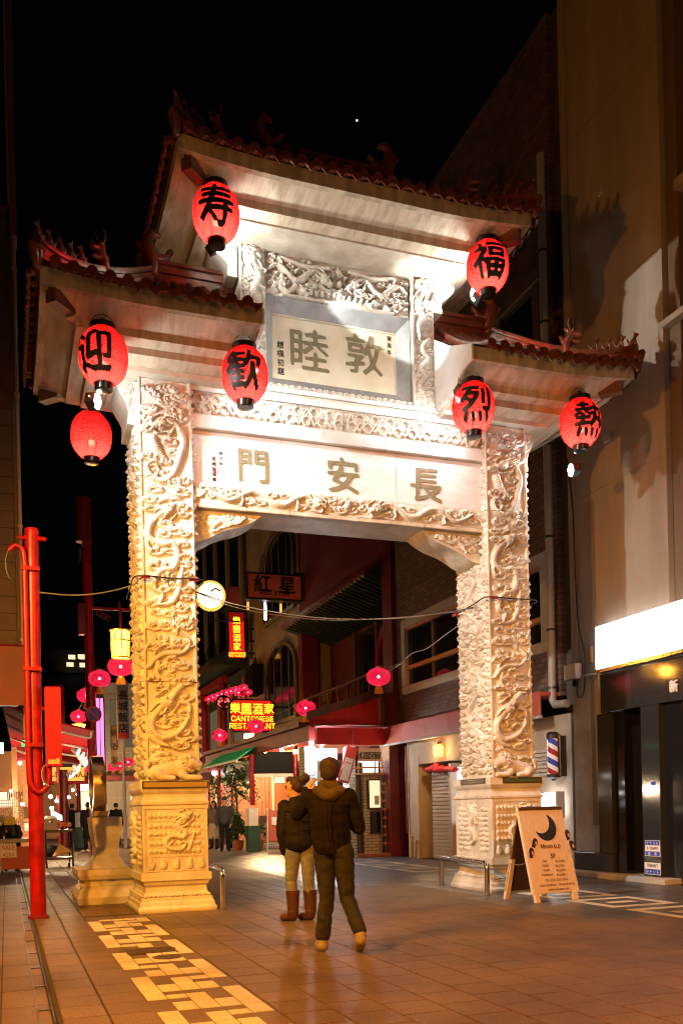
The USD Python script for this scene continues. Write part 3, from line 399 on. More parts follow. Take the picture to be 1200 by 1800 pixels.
mat('hood', (0.085, 0.062, 0.036), 0.9, vary=(0.05, 0.036, 0.02), scale=14, bump=0.3, spec=0.15)
mat('denim', (0.034, 0.032, 0.029), 0.9, vary=(0.018, 0.017, 0.016), scale=11, bump=0.3, bscale=25, spec=0.15)
mat('denim_light', (0.19, 0.20, 0.20), 0.85, vary=(0.13, 0.135, 0.14), scale=9, bump=0.3, bscale=25, spec=0.15)
mat('boot_leather', (0.075, 0.028, 0.014), 0.45, vary=(0.045, 0.016, 0.009), scale=12, bump=0.2)
mat('shoe_tan', (0.27, 0.22, 0.15), 0.7, vary=(0.17, 0.13, 0.08), scale=20)
mat('cloth_black', (0.012, 0.011, 0.011), 0.8, spec=0.15)
mat('cloth_grey', (0.045, 0.042, 0.04), 0.8, spec=0.15)
mat('cloth_pattern', (0.20, 0.13, 0.09), 0.8, vary=(0.05, 0.02, 0.02), scale=30)
mat('cloth_beige', (0.42, 0.33, 0.25), 0.8)
mat('cloth_navy', (0.02, 0.025, 0.05), 0.8)
mat('green_paint', (0.012, 0.06, 0.03), 0.5)
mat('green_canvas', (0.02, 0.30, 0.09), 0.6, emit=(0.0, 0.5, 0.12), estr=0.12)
mat('leaf', (0.05, 0.10, 0.025), 0.5, vary=(0.03, 0.06, 0.015), scale=4)
mat('bark', (0.08, 0.05, 0.03), 0.8)
mat('terracotta', (0.30, 0.10, 0.05), 0.8)
mat('yellow_plastic', (0.62, 0.48, 0.06), 0.4)
mat('roof_green', (0.03, 0.045, 0.022), 0.35)
mat('goods_red', (0.45, 0.05, 0.03), 0.6)
mat('goods_tan', (0.5, 0.33, 0.16), 0.7)
mat('goods_white', (0.65, 0.60, 0.52), 0.6)
mat('goods_grey', (0.30, 0.27, 0.25), 0.6)
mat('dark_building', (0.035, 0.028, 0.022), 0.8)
mat('bronze', (0.55, 0.47, 0.36), 0.3, metal=1.0)
mat('pedestal_stone', (0.58, 0.545, 0.49), 0.6, vary=(0.45, 0.41, 0.36), scale=4, bump=0.15)
mat('sign_dark', (0.03, 0.02, 0.015), 0.5)
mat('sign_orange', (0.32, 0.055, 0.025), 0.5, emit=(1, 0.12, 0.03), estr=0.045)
mat('wood_orange', (0.45, 0.20, 0.07), 0.5)
mat('chestnut', (0.28, 0.10, 0.04), 0.6)
glow('bulb_warm', (1.0, 0.70, 0.36), 18.0)
glow('bulb_white', (1.0, 0.95, 0.85), 22.0)
glow('sign_white', (0.93, 0.95, 1.0), 4.5)
glow('sign_white_soft', (0.95, 0.97, 1.0), 2.2)
glow('sign_red', (1.0, 0.02, 0.012), 0.85)
glow('sign_red_dim', (1.0, 0.02, 0.01), 0.22)
glow('sign_yellow', (1.0, 0.78, 0.03), 1.6)
glow('sign_orange_lit', (1.0, 0.42, 0.06), 1.4)
glow('sign_cream', (1.0, 0.84, 0.55), 2.8)
glow('sign_rim', (1.0, 0.45, 0.06), 1.7)
glow('shop_glow', (1.0, 0.74, 0.45), 1.6)
glow('shop_glow_white', (0.95, 0.98, 1.0), 3.0)
glow('shop_glow_red', (1.0, 0.35, 0.16), 0.9)
glow('window_lit', (1.0, 0.78, 0.45), 1.2)
glow('window_dim', (1.0, 0.7, 0.4), 0.12)
glow('neon_pink', (1.0, 0.18, 0.55), 2.4)
glow('exit_green', (0.05, 1.0, 0.25), 1.6)
glow('red_bulb', (1.0, 0.10, 0.09), 3.0)
glow('pink_core', (1.0, 0.50, 0.68), 70.0)
glow('star_light', (0.9, 0.95, 1.0), 2.0)
glow('orange_glow', (1.0, 0.45, 0.06), 7.0)
glow('tube_white', (0.95, 0.98, 1.0), 7.0)
def paper(name, color, clear):
    """Lantern paper: light from the bulb inside passes through it."""
    usdkit.material(stage, '/World/Looks/' + name, {
        't': ('translucent_bsdf', {'color': color}), 'd': ('diffuse_bsdf', {'color': color}),
        'c': ('transparent_bsdf', {'color': (1, 0.75, 0.8)}),
        'm': ('mix_closure', {'fac': 0.25}), 'k': ('mix_closure', {'fac': clear})},
        [('t.BSDF', 'm.closure1'), ('d.BSDF', 'm.closure2'), ('m.closure', 'k.closure1'), ('c.BSDF', 'k.closure2')], surface='k.closure')
paper('lantern_paper', (0.93, 0.014, 0.018), 0.05)
paper('lantern_silk', (0.95, 0.045, 0.13), 0.12)
mat('lantern_seam', (0.25, 0.01, 0.015), 0.6)
mat('tassel', (0.65, 0.22, 0.03), 0.7, emit=(1.0, 0.3, 0.03), estr=0.05)
mat('lantern_gold', (0.7, 0.45, 0.1), 0.35, metal=0.6)
def pane(name, tint):
    usdkit.material(stage, '/World/Looks/' + name, {
        't': ('transparent_bsdf', {'color': tint}), 'g': ('glossy_bsdf', {'color': (1, 1, 1), 'roughness': 0.03}),
        'f': ('fresnel', {'IOR': 1.5}), 'm': ('mix_closure', {})},
        [('f.fac', 'm.fac'), ('t.BSDF', 'm.closure1'), ('g.BSDF', 'm.closure2')], surface='m.closure')
pane('window_glass', (0.8, 0.82, 0.8))
pane('smoked_glass', (0.25, 0.22, 0.2))
# ------------------------------------------------------------------ lettering
def glyph(key, size=1.0, grow=0.0):
    """A character as a shape about the origin; size is its height."""
    out = None
    for ring in GLYPHS[key].split(';'):
        g = Polygon([tuple(map(int, p.split(','))) for p in ring.split()]).buffer(0)
        out = g if out is None else out.symmetric_difference(g)
    if grow: out = out.buffer(grow)
    return affinity.scale(out, size / 100.0, size / 100.0, origin=(0, 0))
def write(mb, keys, o, eu, ev, size, step, depth=0.004, grow=0.0, vertical=False):
    eu, ev = np.array(eu, float), np.array(ev, float)
    for i, k in enumerate(keys):
        mb.prism(glyph(k, size, grow), depth, np.array(o, float) + (ev * -step * i if vertical else eu * step * i), eu, ev)
    return mb
def latin(mb, text, o, eu, ev, height, depth=0.003, bold=True, center=True):
    m = meshkit.text_mesh(text, height, depth, bold); v = np.array(m.vertices)
    if center: v[:, 0] -= (v[:, 0].max() + v[:, 0].min()) / 2
    eu, ev = np.array(eu, float), np.array(ev, float); en = np.cross(eu, ev)
    return mb.add(np.array(o, float) + v[:, :1] * eu + v[:, 1:2] * ev + v[:, 2:] * en, m.faces)
ORD = ['first', 'second', 'third', 'fourth', 'fifth', 'sixth', 'seventh', 'eighth', 'ninth', 'tenth', 'eleventh', 'twelfth', 'thirteenth', 'fourteenth']
# ------------------------------------------------------------------ carved relief
class Field:
    """A height field over u in [0, W], v in [0, L]."""
    def __init__(self, W, L, res):
        self.nu, self.nv = int(round(W / res)) + 1, int(round(L / res)) + 1
        self.W, self.L, self.res = W, L, W / (self.nu - 1)
        self.u, self.v = np.linspace(0, W, self.nu), np.linspace(0, L, self.nv)
        self.h = np.zeros((self.nu, self.nv)); self.cut = None
    def win(self, cx, cy, r):
        i0, i1 = np.searchsorted(self.u, (cx - r, cx + r)); j0, j1 = np.searchsorted(self.v, (cy - r, cy + r))
        return slice(i0, i1), slice(j0, j1)
    def dome(self, cx, cy, r, h, sq=1.0, curl=0.0, turn=0.0):
        a, b = self.win(cx, cy, r * max(1, 1 / sq))
        U, V = np.meshgrid(self.u[a] - cx, (self.v[b] - cy) * sq, indexing='ij')
        d = np.hypot(U, V) / r
        g = h * np.sqrt(np.clip(1 - d * d, 0, 1))
        if curl:
            g = g * (1 - curl * (np.sin(d * 9.0 - np.arctan2(V, U) + turn) > 0.35) * (d < 0.86))
        if g.size: self.h[a, b] = np.maximum(self.h[a, b], g)
    def stroke(self, pts, r, h, ridge=0.0, period=0.03, smooth=True, base=0.0):
        c = spline(pts, 10) if smooth else np.asarray(pts, float)
        s = np.concatenate([[0], np.cumsum(np.linalg.norm(np.diff(c, axis=0), axis=1))])
        q = np.arange(0, s[-1], self.res * 0.5); c = np.stack([np.interp(q, s, c[:, 0]), np.interp(q, s, c[:, 1])], 1)
        if len(c) < 2: return
        R = np.interp(np.linspace(0, 1, len(c)), np.linspace(0, 1, len(np.atleast_1d(r))), np.atleast_1d(r)) if np.ndim(r) else np.full(len(c), float(r))
        H = np.interp(np.linspace(0, 1, len(c)), np.linspace(0, 1, len(np.atleast_1d(h))), np.atleast_1d(h)) if np.ndim(h) else np.full(len(c), float(h))
        m = R.max()
        i0, i1 = np.searchsorted(self.u, (c[:, 0].min() - m, c[:, 0].max() + m)); j0, j1 = np.searchsorted(self.v, (c[:, 1].min() - m, c[:, 1].max() + m))
        if i1 <= i0 or j1 <= j0: return
        U, V = np.meshgrid(self.u[i0:i1], self.v[j0:j1], indexing='ij')
        d, k = cKDTree(c).query(np.stack([U.ravel(), V.ravel()], 1), distance_upper_bound=m)
        ok = np.isfinite(d); g = np.zeros(d.shape)
        kk = k[ok]; x = np.clip(d[ok] / R[kk], 0, 1)
        g[ok] = np.where(x < 1, base + H[kk] * np.sqrt(1 - x * x) * (1 + ridge * np.sin(q[kk] * 2 * math.pi / period)), 0)
        self.h[i0:i1, j0:j1] = np.maximum(self.h[i0:i1, j0:j1], g.reshape(U.shape))
    def cloud(self, cx, cy, s, h, r):
        k = r.integers(3, 6)
        for i in range(k):
            t = (i - (k - 1) / 2) / max(1, k - 1)
            self.dome(cx + t * s, cy + 0.2 * s * (1 - 4 * t * t) * r.uniform(0.5, 1.2), s * r.uniform(0.24, 0.36), h * r.uniform(0.75, 1.1), 1.0, 0.35, r.uniform(0, 6))
        sg = 1 if r.random() < 0.5 else -1
        self.stroke([(cx - sg * s * 0.5, cy - 0.18 * s), (cx, cy - 0.3 * s), (cx + sg * s * 0.62, cy - 0.26 * s)], (s * 0.12, s * 0.16, s * 0.04), h * 0.6)
    def flame(self, x, y, ang, s, h, k=5):
        for i in range(k):
            a = ang + (i - (k - 1) / 2) * 0.2; l = s * (1 - 0.12 * abs(i - (k - 1) / 2))
            p = np.array([x, y]); d = np.array([math.cos(a), math.sin(a)]); nrm = np.array([-d[1], d[0]])
            self.stroke([p, p + d * l * 0.4 + nrm * 0.06 * s, p + d * l * 0.75 - nrm * 0.05 * s, p + d * l], (0.07 * s, 0.08 * s, 0.02 * s), h)
    def dragon(self, pts, r, h, head=True, period=0.028):
        n = len(pts)
        self.stroke(pts, (r, r * 1.15, r * 1.1, r * 0.9, r * 0.35), h, 0.09, period)
        if head:
            (x, y), (x1, y1) = pts[0], pts[1]
            d = np.array([x - x1, y - y1]); d /= np.linalg.norm(d) + 1e-9; nrm = np.array([-d[1], d[0]])
            self.dome(x, y, 1.9 * r, h * 1.45)
            for k, (f, w) in enumerate(((1.6, 1.2), (2.6, 0.9))):
                self.dome(*(np.array([x, y]) + d * r * f), w * r, h * (1.35 - 0.1 * k))
            for sg in (-1, 1):
                b = np.array([x, y]) - d * r * 0.6 + sg * nrm * r * 0.9
                self.stroke([b, b - d * r * 1.6 + sg * nrm * r * 0.5, b - d * r * 3.0 + sg * nrm * r * 0.2], (0.42 * r, 0.36 * r, 0.12 * r), h * 1.1)
                self.dome(*(np.array([x, y]) + d * r * 0.8 + sg * nrm * r * 0.8), 0.5 * r, h * 1.7)
                self.stroke([np.array([x, y]) + d * r * 2.6 + sg * nrm * 0.5 * r, np.array([x, y]) + d * r * 2.6 + sg * nrm * 2.2 * r, np.array([x, y]) - d * r * 0.5 + sg * nrm * 2.9 * r], 0.22 * r, h * 0.8)
            self.flame(*(np.array([x, y]) - d * r * 1.4), math.atan2(-d[1], -d[0]), 4.2 * r, h * 0.8)
        for q in np.linspace(0.25, 0.75, 2):
            i = int(q * (n - 1)); p = np.array(pts[i]); sg = 1 if rng.random() < 0.5 else -1
            t = np.array(pts[min(i + 1, n - 1)]) - p; t = t / (np.linalg.norm(t) + 1e-9); nrm = np.array([-t[1], t[0]]) * sg
            e = p + nrm * r * 2.6 + t * r
            self.stroke([p, p + nrm * r * 1.4, e], (0.6 * r, 0.5 * r, 0.45 * r), h * 0.9)
            for a in (-0.6, 0, 0.6):
                dd = nrm * math.cos(a) + t * math.sin(a)
                self.stroke([e, e + dd * r * 1.1], (0.26 * r, 0.1 * r), h * 0.8, smooth=False)
    def fill(self, r, n, smin, smax, h, margin=0.03, clear=0.004):
        """Clouds where the field is still empty."""
        put = 0
        for _ in range(n * 12):
            s = r.uniform(smin, smax); mu, mv = min(margin + s * 0.5, self.W / 2 - 1e-6), min(margin + s * 0.4, self.L / 2 - 1e-6); x, y = r.uniform(mu, self.W - mu), r.uniform(mv, self.L - mv)
            a, b = self.win(x, y, s * 0.45)
            w = self.h[a, b]
            if w.size == 0 or (w > clear).mean() > 0.22: continue
            self.cloud(x, y, s, h * r.uniform(0.8, 1.15), r); put += 1
            if put >= n: return
    def rough(self, amp, sc):
        U, V = np.meshgrid(self.u * sc, self.v * sc, indexing='ij')
        self.h += amp * (meshkit.fbm(np.stack([U, V, U * 0], -1), 3, 5) - 0.5)
    def mesh(self, o, eu, ev, en, v0=0.0, v1=None, back=0.02):
        """The strip v0..v1 as a closed-edged sheet; o is the point u = v = 0."""
        v1 = self.L if v1 is None else v1
        j = np.where((self.v >= v0 - 1e-9) & (self.v <= v1 + 1e-9))[0]
        vv = self.v[j].copy(); vv[0], vv[-1] = v0, v1
        H = self.h[:, j]; nu, nv = H.shape
        o, eu, ev, en = (np.array(q, float) for q in (o, eu, ev, en))
        U, V = np.meshgrid(self.u, vv, indexing='ij')
        P = o + U[..., None] * eu + V[..., None] * ev + H[..., None] * en
        B = o + U[..., None] * eu + V[..., None] * ev - back * en
        flip = np.dot(np.cross(eu, ev), en) < 0
        i, k = np.meshgrid(np.arange(nu - 1), np.arange(nv - 1), indexing='ij')
        q = np.stack([i * nv + k, (i + 1) * nv + k, (i + 1) * nv + k + 1, i * nv + k + 1], -1)
        if self.cut is not None: q = q[~self.cut[:, j][:-1, :-1]]
        q = q.reshape(-1, 4)
        m = MB().add(P.reshape(-1, 3), q[:, ::-1] if flip else q)
        if self.cut is None:
            for top, low in ((P[:, 0], B[:, 0]), (P[::-1, -1], B[::-1, -1]), (P[-1], B[-1]), (P[0, ::-1], B[0, ::-1])):
                n = len(top); a = np.arange(n - 1)
                f = np.stack([a, a + n, a + n + 1, a + 1], 1)
                m.add(np.vstack([top, low]), f[:, ::-1] if flip else f)
        return m

# ------------------------------------------------------------------ the gate
SW, SD, SX = 0.69, 1.0, 5.09            # shaft width, depth, and the right shaft's x
Z_PL, Z_TOP = 1.71, 6.98
MID = SX / 2 + SW / 2
gate = thing('ceremonial_gate', 'tall white marble gate carved with dragons under three brown tiled roofs, spanning the street', 'gate', (MID, 0.5, 0))
def shaft_front():
    F = Field(SW, Z_TOP - Z_PL, 0.0095)
    def px(*pts):
        return [(float(p[0]), float(p[2] - Z_PL)) for p in (at(x, y, Y=0) for x, y in pts)]
    # the dragons of the left shaft, read off the photograph as shapes on the stone
    F.dragon(px((283, 745), (296, 742), (312, 752), (321, 775), (316, 800), (306, 828), (290, 845), (268, 838), (258, 820), (270, 811), (284, 816)), 0.042, 0.05)
    F.stroke(px((268, 770), (275, 790), (288, 806)), (0.06, 0.07, 0.03), 0.055, 0.12, 0.03)
    F.dragon(px((292, 897), (277, 907), (262, 925), (262, 946), (283, 957), (303, 955), (311, 975), (306, 997), (285, 1003), (273, 1015), (272, 1035), (285, 1044), (281, 1060)), 0.046, 0.052)
    F.stroke(px((320, 1000), (316, 1022), (312, 1042), (300, 1060), (272, 1064)), (0.03, 0.045, 0.04, 0.02), 0.045, 0.1)
    F.flame(*px((311, 1115))[0], 1.75, 0.26, 0.03, 6)
    F.dragon(px((262, 1172), (275, 1157), (292, 1149), (318, 1148), (331, 1137), (331, 1124), (318, 1114)), 0.034, 0.042, head=False)
    F.stroke(px((278, 1165), (276, 1182), (287, 1195), (306, 1204)), (0.04, 0.035, 0.03), 0.04)
    F.stroke(px((318, 1206), (303, 1222), (296, 1236)), (0.045, 0.055, 0.05), 0.06)
    F.dragon(px((291, 1236), (277, 1250), (266, 1268), (268, 1286), (284, 1297), (306, 1292), (322, 1278), (331, 1262)), 0.052, 0.058)
    F.stroke(px((262, 1295), (280, 1306), (297, 1312)), (0.03, 0.045, 0.02), 0.045)
    F.stroke(px((318, 1235), (332, 1240), (331, 1262)), 0.03, 0.04)
    F.fill(np.random.default_rng(3), 95, 0.10, 0.19, 0.05, 0.045)
    F.h *= 1.45; F.rough(0.006, 18)
    F.h -= 0.022                                   # the ground of the relief lies below the border
    for a, b in ((0, 0.034), (SW - 0.03, SW)):
        F.h[(F.u >= a) & (F.u <= b)] = 0.0
    return F
def shaft_side(seed):
    F = Field(SD, Z_TOP - Z_PL, 0.0105); r = np.random.default_rng(seed)
    L = F.L
    for k in range(3):
        y0 = 0.5 + k * 1.55
        F.dragon([(0.5 + 0.22 * math.sin(i * 1.15 + k), y0 + 1.15 - i * 0.16) for i in range(8)], 0.045, 0.05)
    for y in np.arange(0.1, L - 0.05, 0.118):      # columns of curling clouds along both edges
        for x in (0.10, 0.90):
            F.cloud(x + r.uniform(-0.02, 0.02), y, r.uniform(0.12, 0.16), 0.06, r)
    F.fill(r, 190, 0.10, 0.18, 0.055, 0.03)
    F.h *= 1.3; F.rough(0.008, 16)
    F.h -= 0.018
    F.h[(F.u < 0.03) | (F.u > SD - 0.03)] = 0.0
    return F
FRONT, SIDE_A, SIDE_B = shaft_front(), shaft_side(11), shaft_side(12)
JOINTS = [Z_PL, 3.01, 4.355, 5.69, Z_TOP]
def profile_plinth(x0, mirror):
    x1 = x0 + SW
    pillar = part('plinth', MB().loft(x0, x1, 0, SD, [(0.155, 0), (0.165, 0.03), (0.165, 0.055), (0.14, 0.085), (0.135, 0.13), (0.115, 0.15), (0.115, 0.185), (0.085, 0.205), (0.075, 0.235), (0.055, 0.26),
        (0.05, 0.33), (0.075, 0.355), (0.08, 0.385), (0.10, 0.408), (0.112, 0.412), (0.112, 0.505), (0.08, 0.508), (0.08, 1.385), (0.098, 1.40), (0.10, 1.43), (0.075, 1.465), (0.06, 1.50), (0.062, 1.53), (0.09, 1.57), (0.103, 1.60), (0.103, 1.71), (0.0, 1.711)]), 'marble', gate)
    # bead row on the foot, one bead at a time along the front and the side towards the camera
    for k in range(15):
        part('bead', MB().ball((x0 - 0.07 + k * (SW + 0.14) / 14, -0.105, 0.215), (0.026, 0.018, 0.02), 1), 'marble', pillar, smooth=True)
    for k in range(18):
        part('bead', MB().ball((x0 - 0.105, -0.07 + k * (SD + 0.14) / 17, 0.215), (0.018, 0.026, 0.02), 1), 'marble', pillar, smooth=True)
    # front panel: bands of cloud, a small dragon, peaks below
    F = Field(SW + 0.06, 0.78, 0.008); r = np.random.default_rng(21)
    for row in range(5):
        y = 0.70 - row * 0.115
        for x in np.arange(0.05, F.W - 0.03, 0.062):
            F.dome(x, y - 0.012 * (row % 2), 0.034, 0.03, 1.0, 0.4, r.uniform(0, 6))
        for x in np.arange(0.03, F.W - 0.02, 0.024):
            F.stroke([(x, y - 0.03), (x + 0.022, y - 0.075)], 0.009, 0.010, smooth=False)
    F.dragon([(0.50, 0.68), (0.44, 0.64), (0.40, 0.58), (0.44, 0.52), (0.50, 0.48), (0.46, 0.42), (0.36, 0.44), (0.28, 0.42), (0.24, 0.34), (0.28, 0.28), (0.38, 0.26), (0.46, 0.27), (0.50, 0.34), (0.44, 0.36)], 0.034, 0.05)
    F.stroke([(0.54, 0.26), (0.58, 0.36), (0.62, 0.48)], (0.03, 0.02, 0.012), 0.04)
    for x in (0.06, 0.21, 0.385, 0.56, 0.70):
        for k in range(5):
            F.dome(x + r.uniform(-0.012, 0.012), 0.05 + k * 0.02, 0.045 - k * 0.007, 0.032, 0.8)
    F.rough(0.004, 40)
    part('carved_panel', F.mesh((x0 - 0.03, -0.083, 0.55), (1, 0, 0), (0, 0, 1), (0, -1, 0), back=-0.001), 'marble', pillar, smooth=True)
    part('panel_border', MB().box(x0 - 0.072, x0 - 0.045, -0.092, -0.0815, 0.53, 1.36).box(x1 + 0.045, x1 + 0.072, -0.092, -0.0815, 0.53, 1.36).box(x0 - 0.045, x1 + 0.045, -0.092, -0.0815, 1.34, 1.36).box(x0 - 0.045, x1 + 0.045, -0.092, -0.0815, 0.53, 0.548), 'marble', pillar)
    G = Field(SD + 0.02, 0.78, 0.009); r = np.random.default_rng(22)
    for y in np.arange(0.08, 0.74, 0.075):
        for x in np.arange(0.07, G.W - 0.03, 0.085):
            if abs(x - G.W / 2) < 0.17: continue
            G.dome(x + r.uniform(-0.01, 0.01), y + r.uniform(-0.01, 0.01), 0.035, 0.04, r.uniform(0.8, 1.3), 0.3, r.uniform(0, 6))
    G.dragon([(0.5, 0.66), (0.56, 0.58), (0.48, 0.50), (0.44, 0.40), (0.54, 0.32), (0.58, 0.22), (0.46, 0.14)], 0.042, 0.055)
    G.rough(0.004, 40)
    part('carved_panel', G.mesh((x0 - 0.083, SD - 0.01 + 0.0, 0.55), (0, -1, 0), (0, 0, 1), (-1, 0, 0), back=-0.001), 'marble', pillar, smooth=True)
    # inscription plates on the top slab
    if not mirror:
        pl = part('name_plate', MB().box(x0 - 0.075, x0 + 0.785, -0.118, -0.1035, 1.607, 1.704), 'plaque', pillar)
        part('plate_field', MB().box(x0 - 0.055, x0 + 0.765, -0.1215, -0.1185, 1.625, 1.688), 'plaque_gold', pl, label='dark gilt field of the plate')
    else:
        pl = part('name_plate', MB().box(x0 + 0.10, x0 + 0.76, -0.118, -0.1035, 1.615, 1.70), 'plaque', pillar, label='green inscribed plate on the front')
        part('plate_field', MB().box(x0 + 0.115, x0 + 0.745, -0.1215, -0.1185, 1.63, 1.685), 'plaque_green', pl)
        pl2 = part('name_plate', MB().box(x0 - 0.118, x0 - 0.1035, 0.05, 0.83, 1.62, 1.70), 'plaque', pillar)
        tx = MB()
        for k in range(2): latin(tx, 'CHANGAN MON GATE', (x0 - 0.1185, 0.44, 1.668 - 0.03 * k), (0, -1, 0), (0, 0, 1), 0.018, 0.001)
        part('inscription', tx, 'plaque_gold', pl2)
    # shaft: four blocks, each with its relief on the front and both sides
    core = part('shaft_core', MB().box(x0 + 0.035, x1 - 0.035, 0.035, SD, Z_PL, Z_TOP), 'marble', gate)
    for a, b in zip(JOINTS[:-1], JOINTS[1:]):
        a2, b2 = a - Z_PL + 0.004, b - Z_PL - 0.004
        part('shaft_block', FRONT.mesh((x0, 0, Z_PL), (1, 0, 0), (0, 0, 1), (0, -1, 0), a2, b2), 'marble', core, smooth=True, label='carved front block')
        part('shaft_block', SIDE_A.mesh((x0 + 0.002, SD, Z_PL), (0, -0.997, 0), (0, 0, 1), (-1, 0, 0), a2, b2), 'marble', core, smooth=True, label='carved left side block')
        part('shaft_block', SIDE_B.mesh((x1 - 0.002, 0.003, Z_PL), (0, 0.997, 0), (0, 0, 1), (1, 0, 0), a2, b2), 'marble', core, smooth=True, label='carved right side block')
    # a lion lying at the foot of the shaft
    m = -1 if mirror else 1
    c = np.array([x0 + SW / 2, -0.035, Z_PL])
    def q(x, y, z): return c + np.array([m * x, y, z])
    lion = blob([((q(-0.24, 0, 0.10), (0.09, 0.075, 0.10)), (q(-0.02, 0, 0.15), (0.10, 0.075, 0.11))), ((q(-0.02, 0, 0.15), (0.10, 0.075, 0.11)), (q(0.14, 0, 0.17), (0.10, 0.08, 0.11))),
        ((q(0.14, 0, 0.19), 0.10), (q(0.22, -0.03, 0.23), 0.085)), ((q(0.22, -0.03, 0.23), 0.08), (q(0.32, -0.04, 0.19), 0.05)), ((q(0.3, -0.04, 0.16), 0.035), (q(0.335, -0.04, 0.15), 0.03)),
        ((q(0.10, -0.05, 0.08), 0.06), (q(0.16, -0.07, 0.035), 0.042)), ((q(0.16, -0.07, 0.035), 0.042), (q(0.33, -0.07, 0.03), 0.038)),
        ((q(-0.22, -0.05, 0.09), 0.075), (q(-0.16, -0.075, 0.04), 0.05)), ((q(-0.16, -0.075, 0.04), 0.045), (q(-0.02, -0.08, 0.03), 0.036)),
        ((q(-0.32, 0, 0.08), 0.04), (q(-0.36, 0.0, 0.16), 0.03)), ((q(-0.36, 0, 0.16), 0.03), (q(-0.33, -0.01, 0.24), 0.035))], 0.025, 6)
    li = part('lion', lion, 'marble', pillar, smooth=True)
    mane = MB(); r = np.random.default_rng(5)
    for _ in range(70):
        a, b = r.uniform(-2.4, 2.4), r.uniform(-1.2, 1.2)
        mane.ball(q(0.175 + 0.02 * r.normal() - 0.05 * math.cos(a) , -0.01 - 0.085 * math.cos(b) * abs(math.cos(a / 2)), 0.23 + 0.105 * math.sin(a * 0.7)), r.uniform(0.016, 0.028), 1)
    part('mane', mane, 'marble', li, smooth=True)
    for sy in (-0.085, 0.02):
        part('eye', MB().ball(q(0.262, sy + 0.015, 0.245), 0.017, 1), 'marble', li, smooth=True); part('ear', MB().ball(q(0.20, sy, 0.305), (0.03, 0.02, 0.035), 1), 'marble', li, smooth=True)
    part('nose', MB().ball(q(0.352, -0.04, 0.205), (0.022, 0.028, 0.02), 1), 'marble', li, smooth=True)
    return pillar
profile_plinth(0.0, False)
profile_plinth(SX, True)

# beams between the shafts: dragon band, name panel, white moulding, cloud band, thin moulding
BX0, BX1, BY0, BY1 = SW + 0.004, SX - 0.004, 0.12, 0.83
beam = part('lintel', MB().box(BX0, BX1, BY0 + 0.02, BY1, 5.372, 7.13), 'marble_pale', gate)
def run_blocks(cuts, z0, z1, y0, mat_, name='lintel_block', y1=None):
    xs = [BX0] + list(cuts) + [BX1]
    for a, b in zip(xs[:-1], xs[1:]):
        part(name, MB().cbox(a + 0.003, b - 0.003, y0, y1 or BY0 + 0.05, z0, z1, 0.008), mat_, beam)
run_blocks([at(495, 800, Y=.1)[0], at(697, 840, Y=.1)[0]], 5.705, 6.418, BY0, 'marble_white', 'name_block')
run_blocks([1.55, 2.57, 3.50, 4.5], 6.424, 6.605, 0.045, 'marble_white', 'moulding_block')
run_blocks([1.55, 2.57, 3.50, 4.5], 6.925, 7.005, 0.05, 'marble_white', 'moulding_block')
run_blocks([2.05, 3.08, 4.1], 5.372, 5.43, 0.075, 'marble_pale', 'moulding_block')
def band(z0, z1, y0, cuts, draw, res, nm, x0=BX0, x1=BX1, mt='marble', par=None):
    F = Field(x1 - x0, z1 - z0, res); draw(F)
    xs = [0] + [c - x0 for c in cuts] + [x1 - x0]
    # cut along u: swap the axes so that strips run along v
    Q = Field(F.L, F.W, res); Q.nu, Q.nv, Q.W, Q.L, Q.u, Q.v, Q.h, Q.res = F.nv, F.nu, F.L, F.W, F.v, F.u, F.h.T.copy(), F.res
    for a, b in zip(xs[:-1], xs[1:]):
        part(nm, Q.mesh((x0, y0, z0), (0, 0, 1), (1, 0, 0), (0, -1, 0), a + 0.003, b - 0.003), mt, par or beam, smooth=True)
def draw_dragons(F):
    for s in (1, -1):
        c = F.W / 2
        F.dragon([(c + s * (0.45 + 0.155 * i), F.L / 2 + 0.075 * math.sin(i * 1.35)) for i in range(11)], 0.042, 0.05)
        F.flame(c + s * 2.02, F.L / 2, 0 if s > 0 else math.pi, 0.3, 0.03)
    F.dome(F.W / 2, F.L / 2, 0.055, 0.06); F.flame(F.W / 2, F.L / 2, math.pi / 2, 0.14, 0.03)
    F.fill(np.random.default_rng(31), 60, 0.09, 0.14, 0.04, 0.01); F.h *= 1.4
    F.rough(0.006, 25)
band(5.434, 5.70, 0.085, [1.60, 2.55, 3.46, 4.42], draw_dragons, 0.0095, 'dragon_frieze')
def draw_scrolls(F):
    r = np.random.default_rng(41); c = F.W / 2
    for s in (1, -1):
        x = 0.10; k = 0
        while x < c - 0.05:
            y = F.L / 2 + (0.06 if k % 2 else -0.06); X = c + s * x; R = 0.062
            a = np.linspace(0.6, 6.2, 16) * s
            F.stroke(np.stack([X + R * np.cos(a), y + R * np.sin(a)], 1), 0.021, 0.05)
            F.stroke([(X - s * 0.07, F.L / 2), (X, F.L / 2 + (-0.10 if k % 2 else 0.10)), (X + s * 0.08, F.L / 2 + (0.04 if k % 2 else -0.04)), (X + s * 0.13, F.L / 2 + 0.02)], (0.018, 0.028, 0.024, 0.012), 0.048)
            if k % 3 == 2:
                F.dome(X + s * 0.02, F.L / 2 - (0.06 if k % 2 else -0.06), 0.055, 0.055, 1, 0.4, r.uniform(0, 6))
            x += 0.117; k += 1
    F.stroke([(0, 0.012), (F.W, 0.012)], 0.014, 0.03, smooth=False); F.stroke([(0, F.L - 0.012), (F.W, F.L - 0.012)], 0.012, 0.03, smooth=False)
    F.rough(0.004, 30)
band(6.608, 6.922, 0.10, [1.86, 2.88, 3.92], draw_scrolls, 0.0085, 'cloud_frieze')
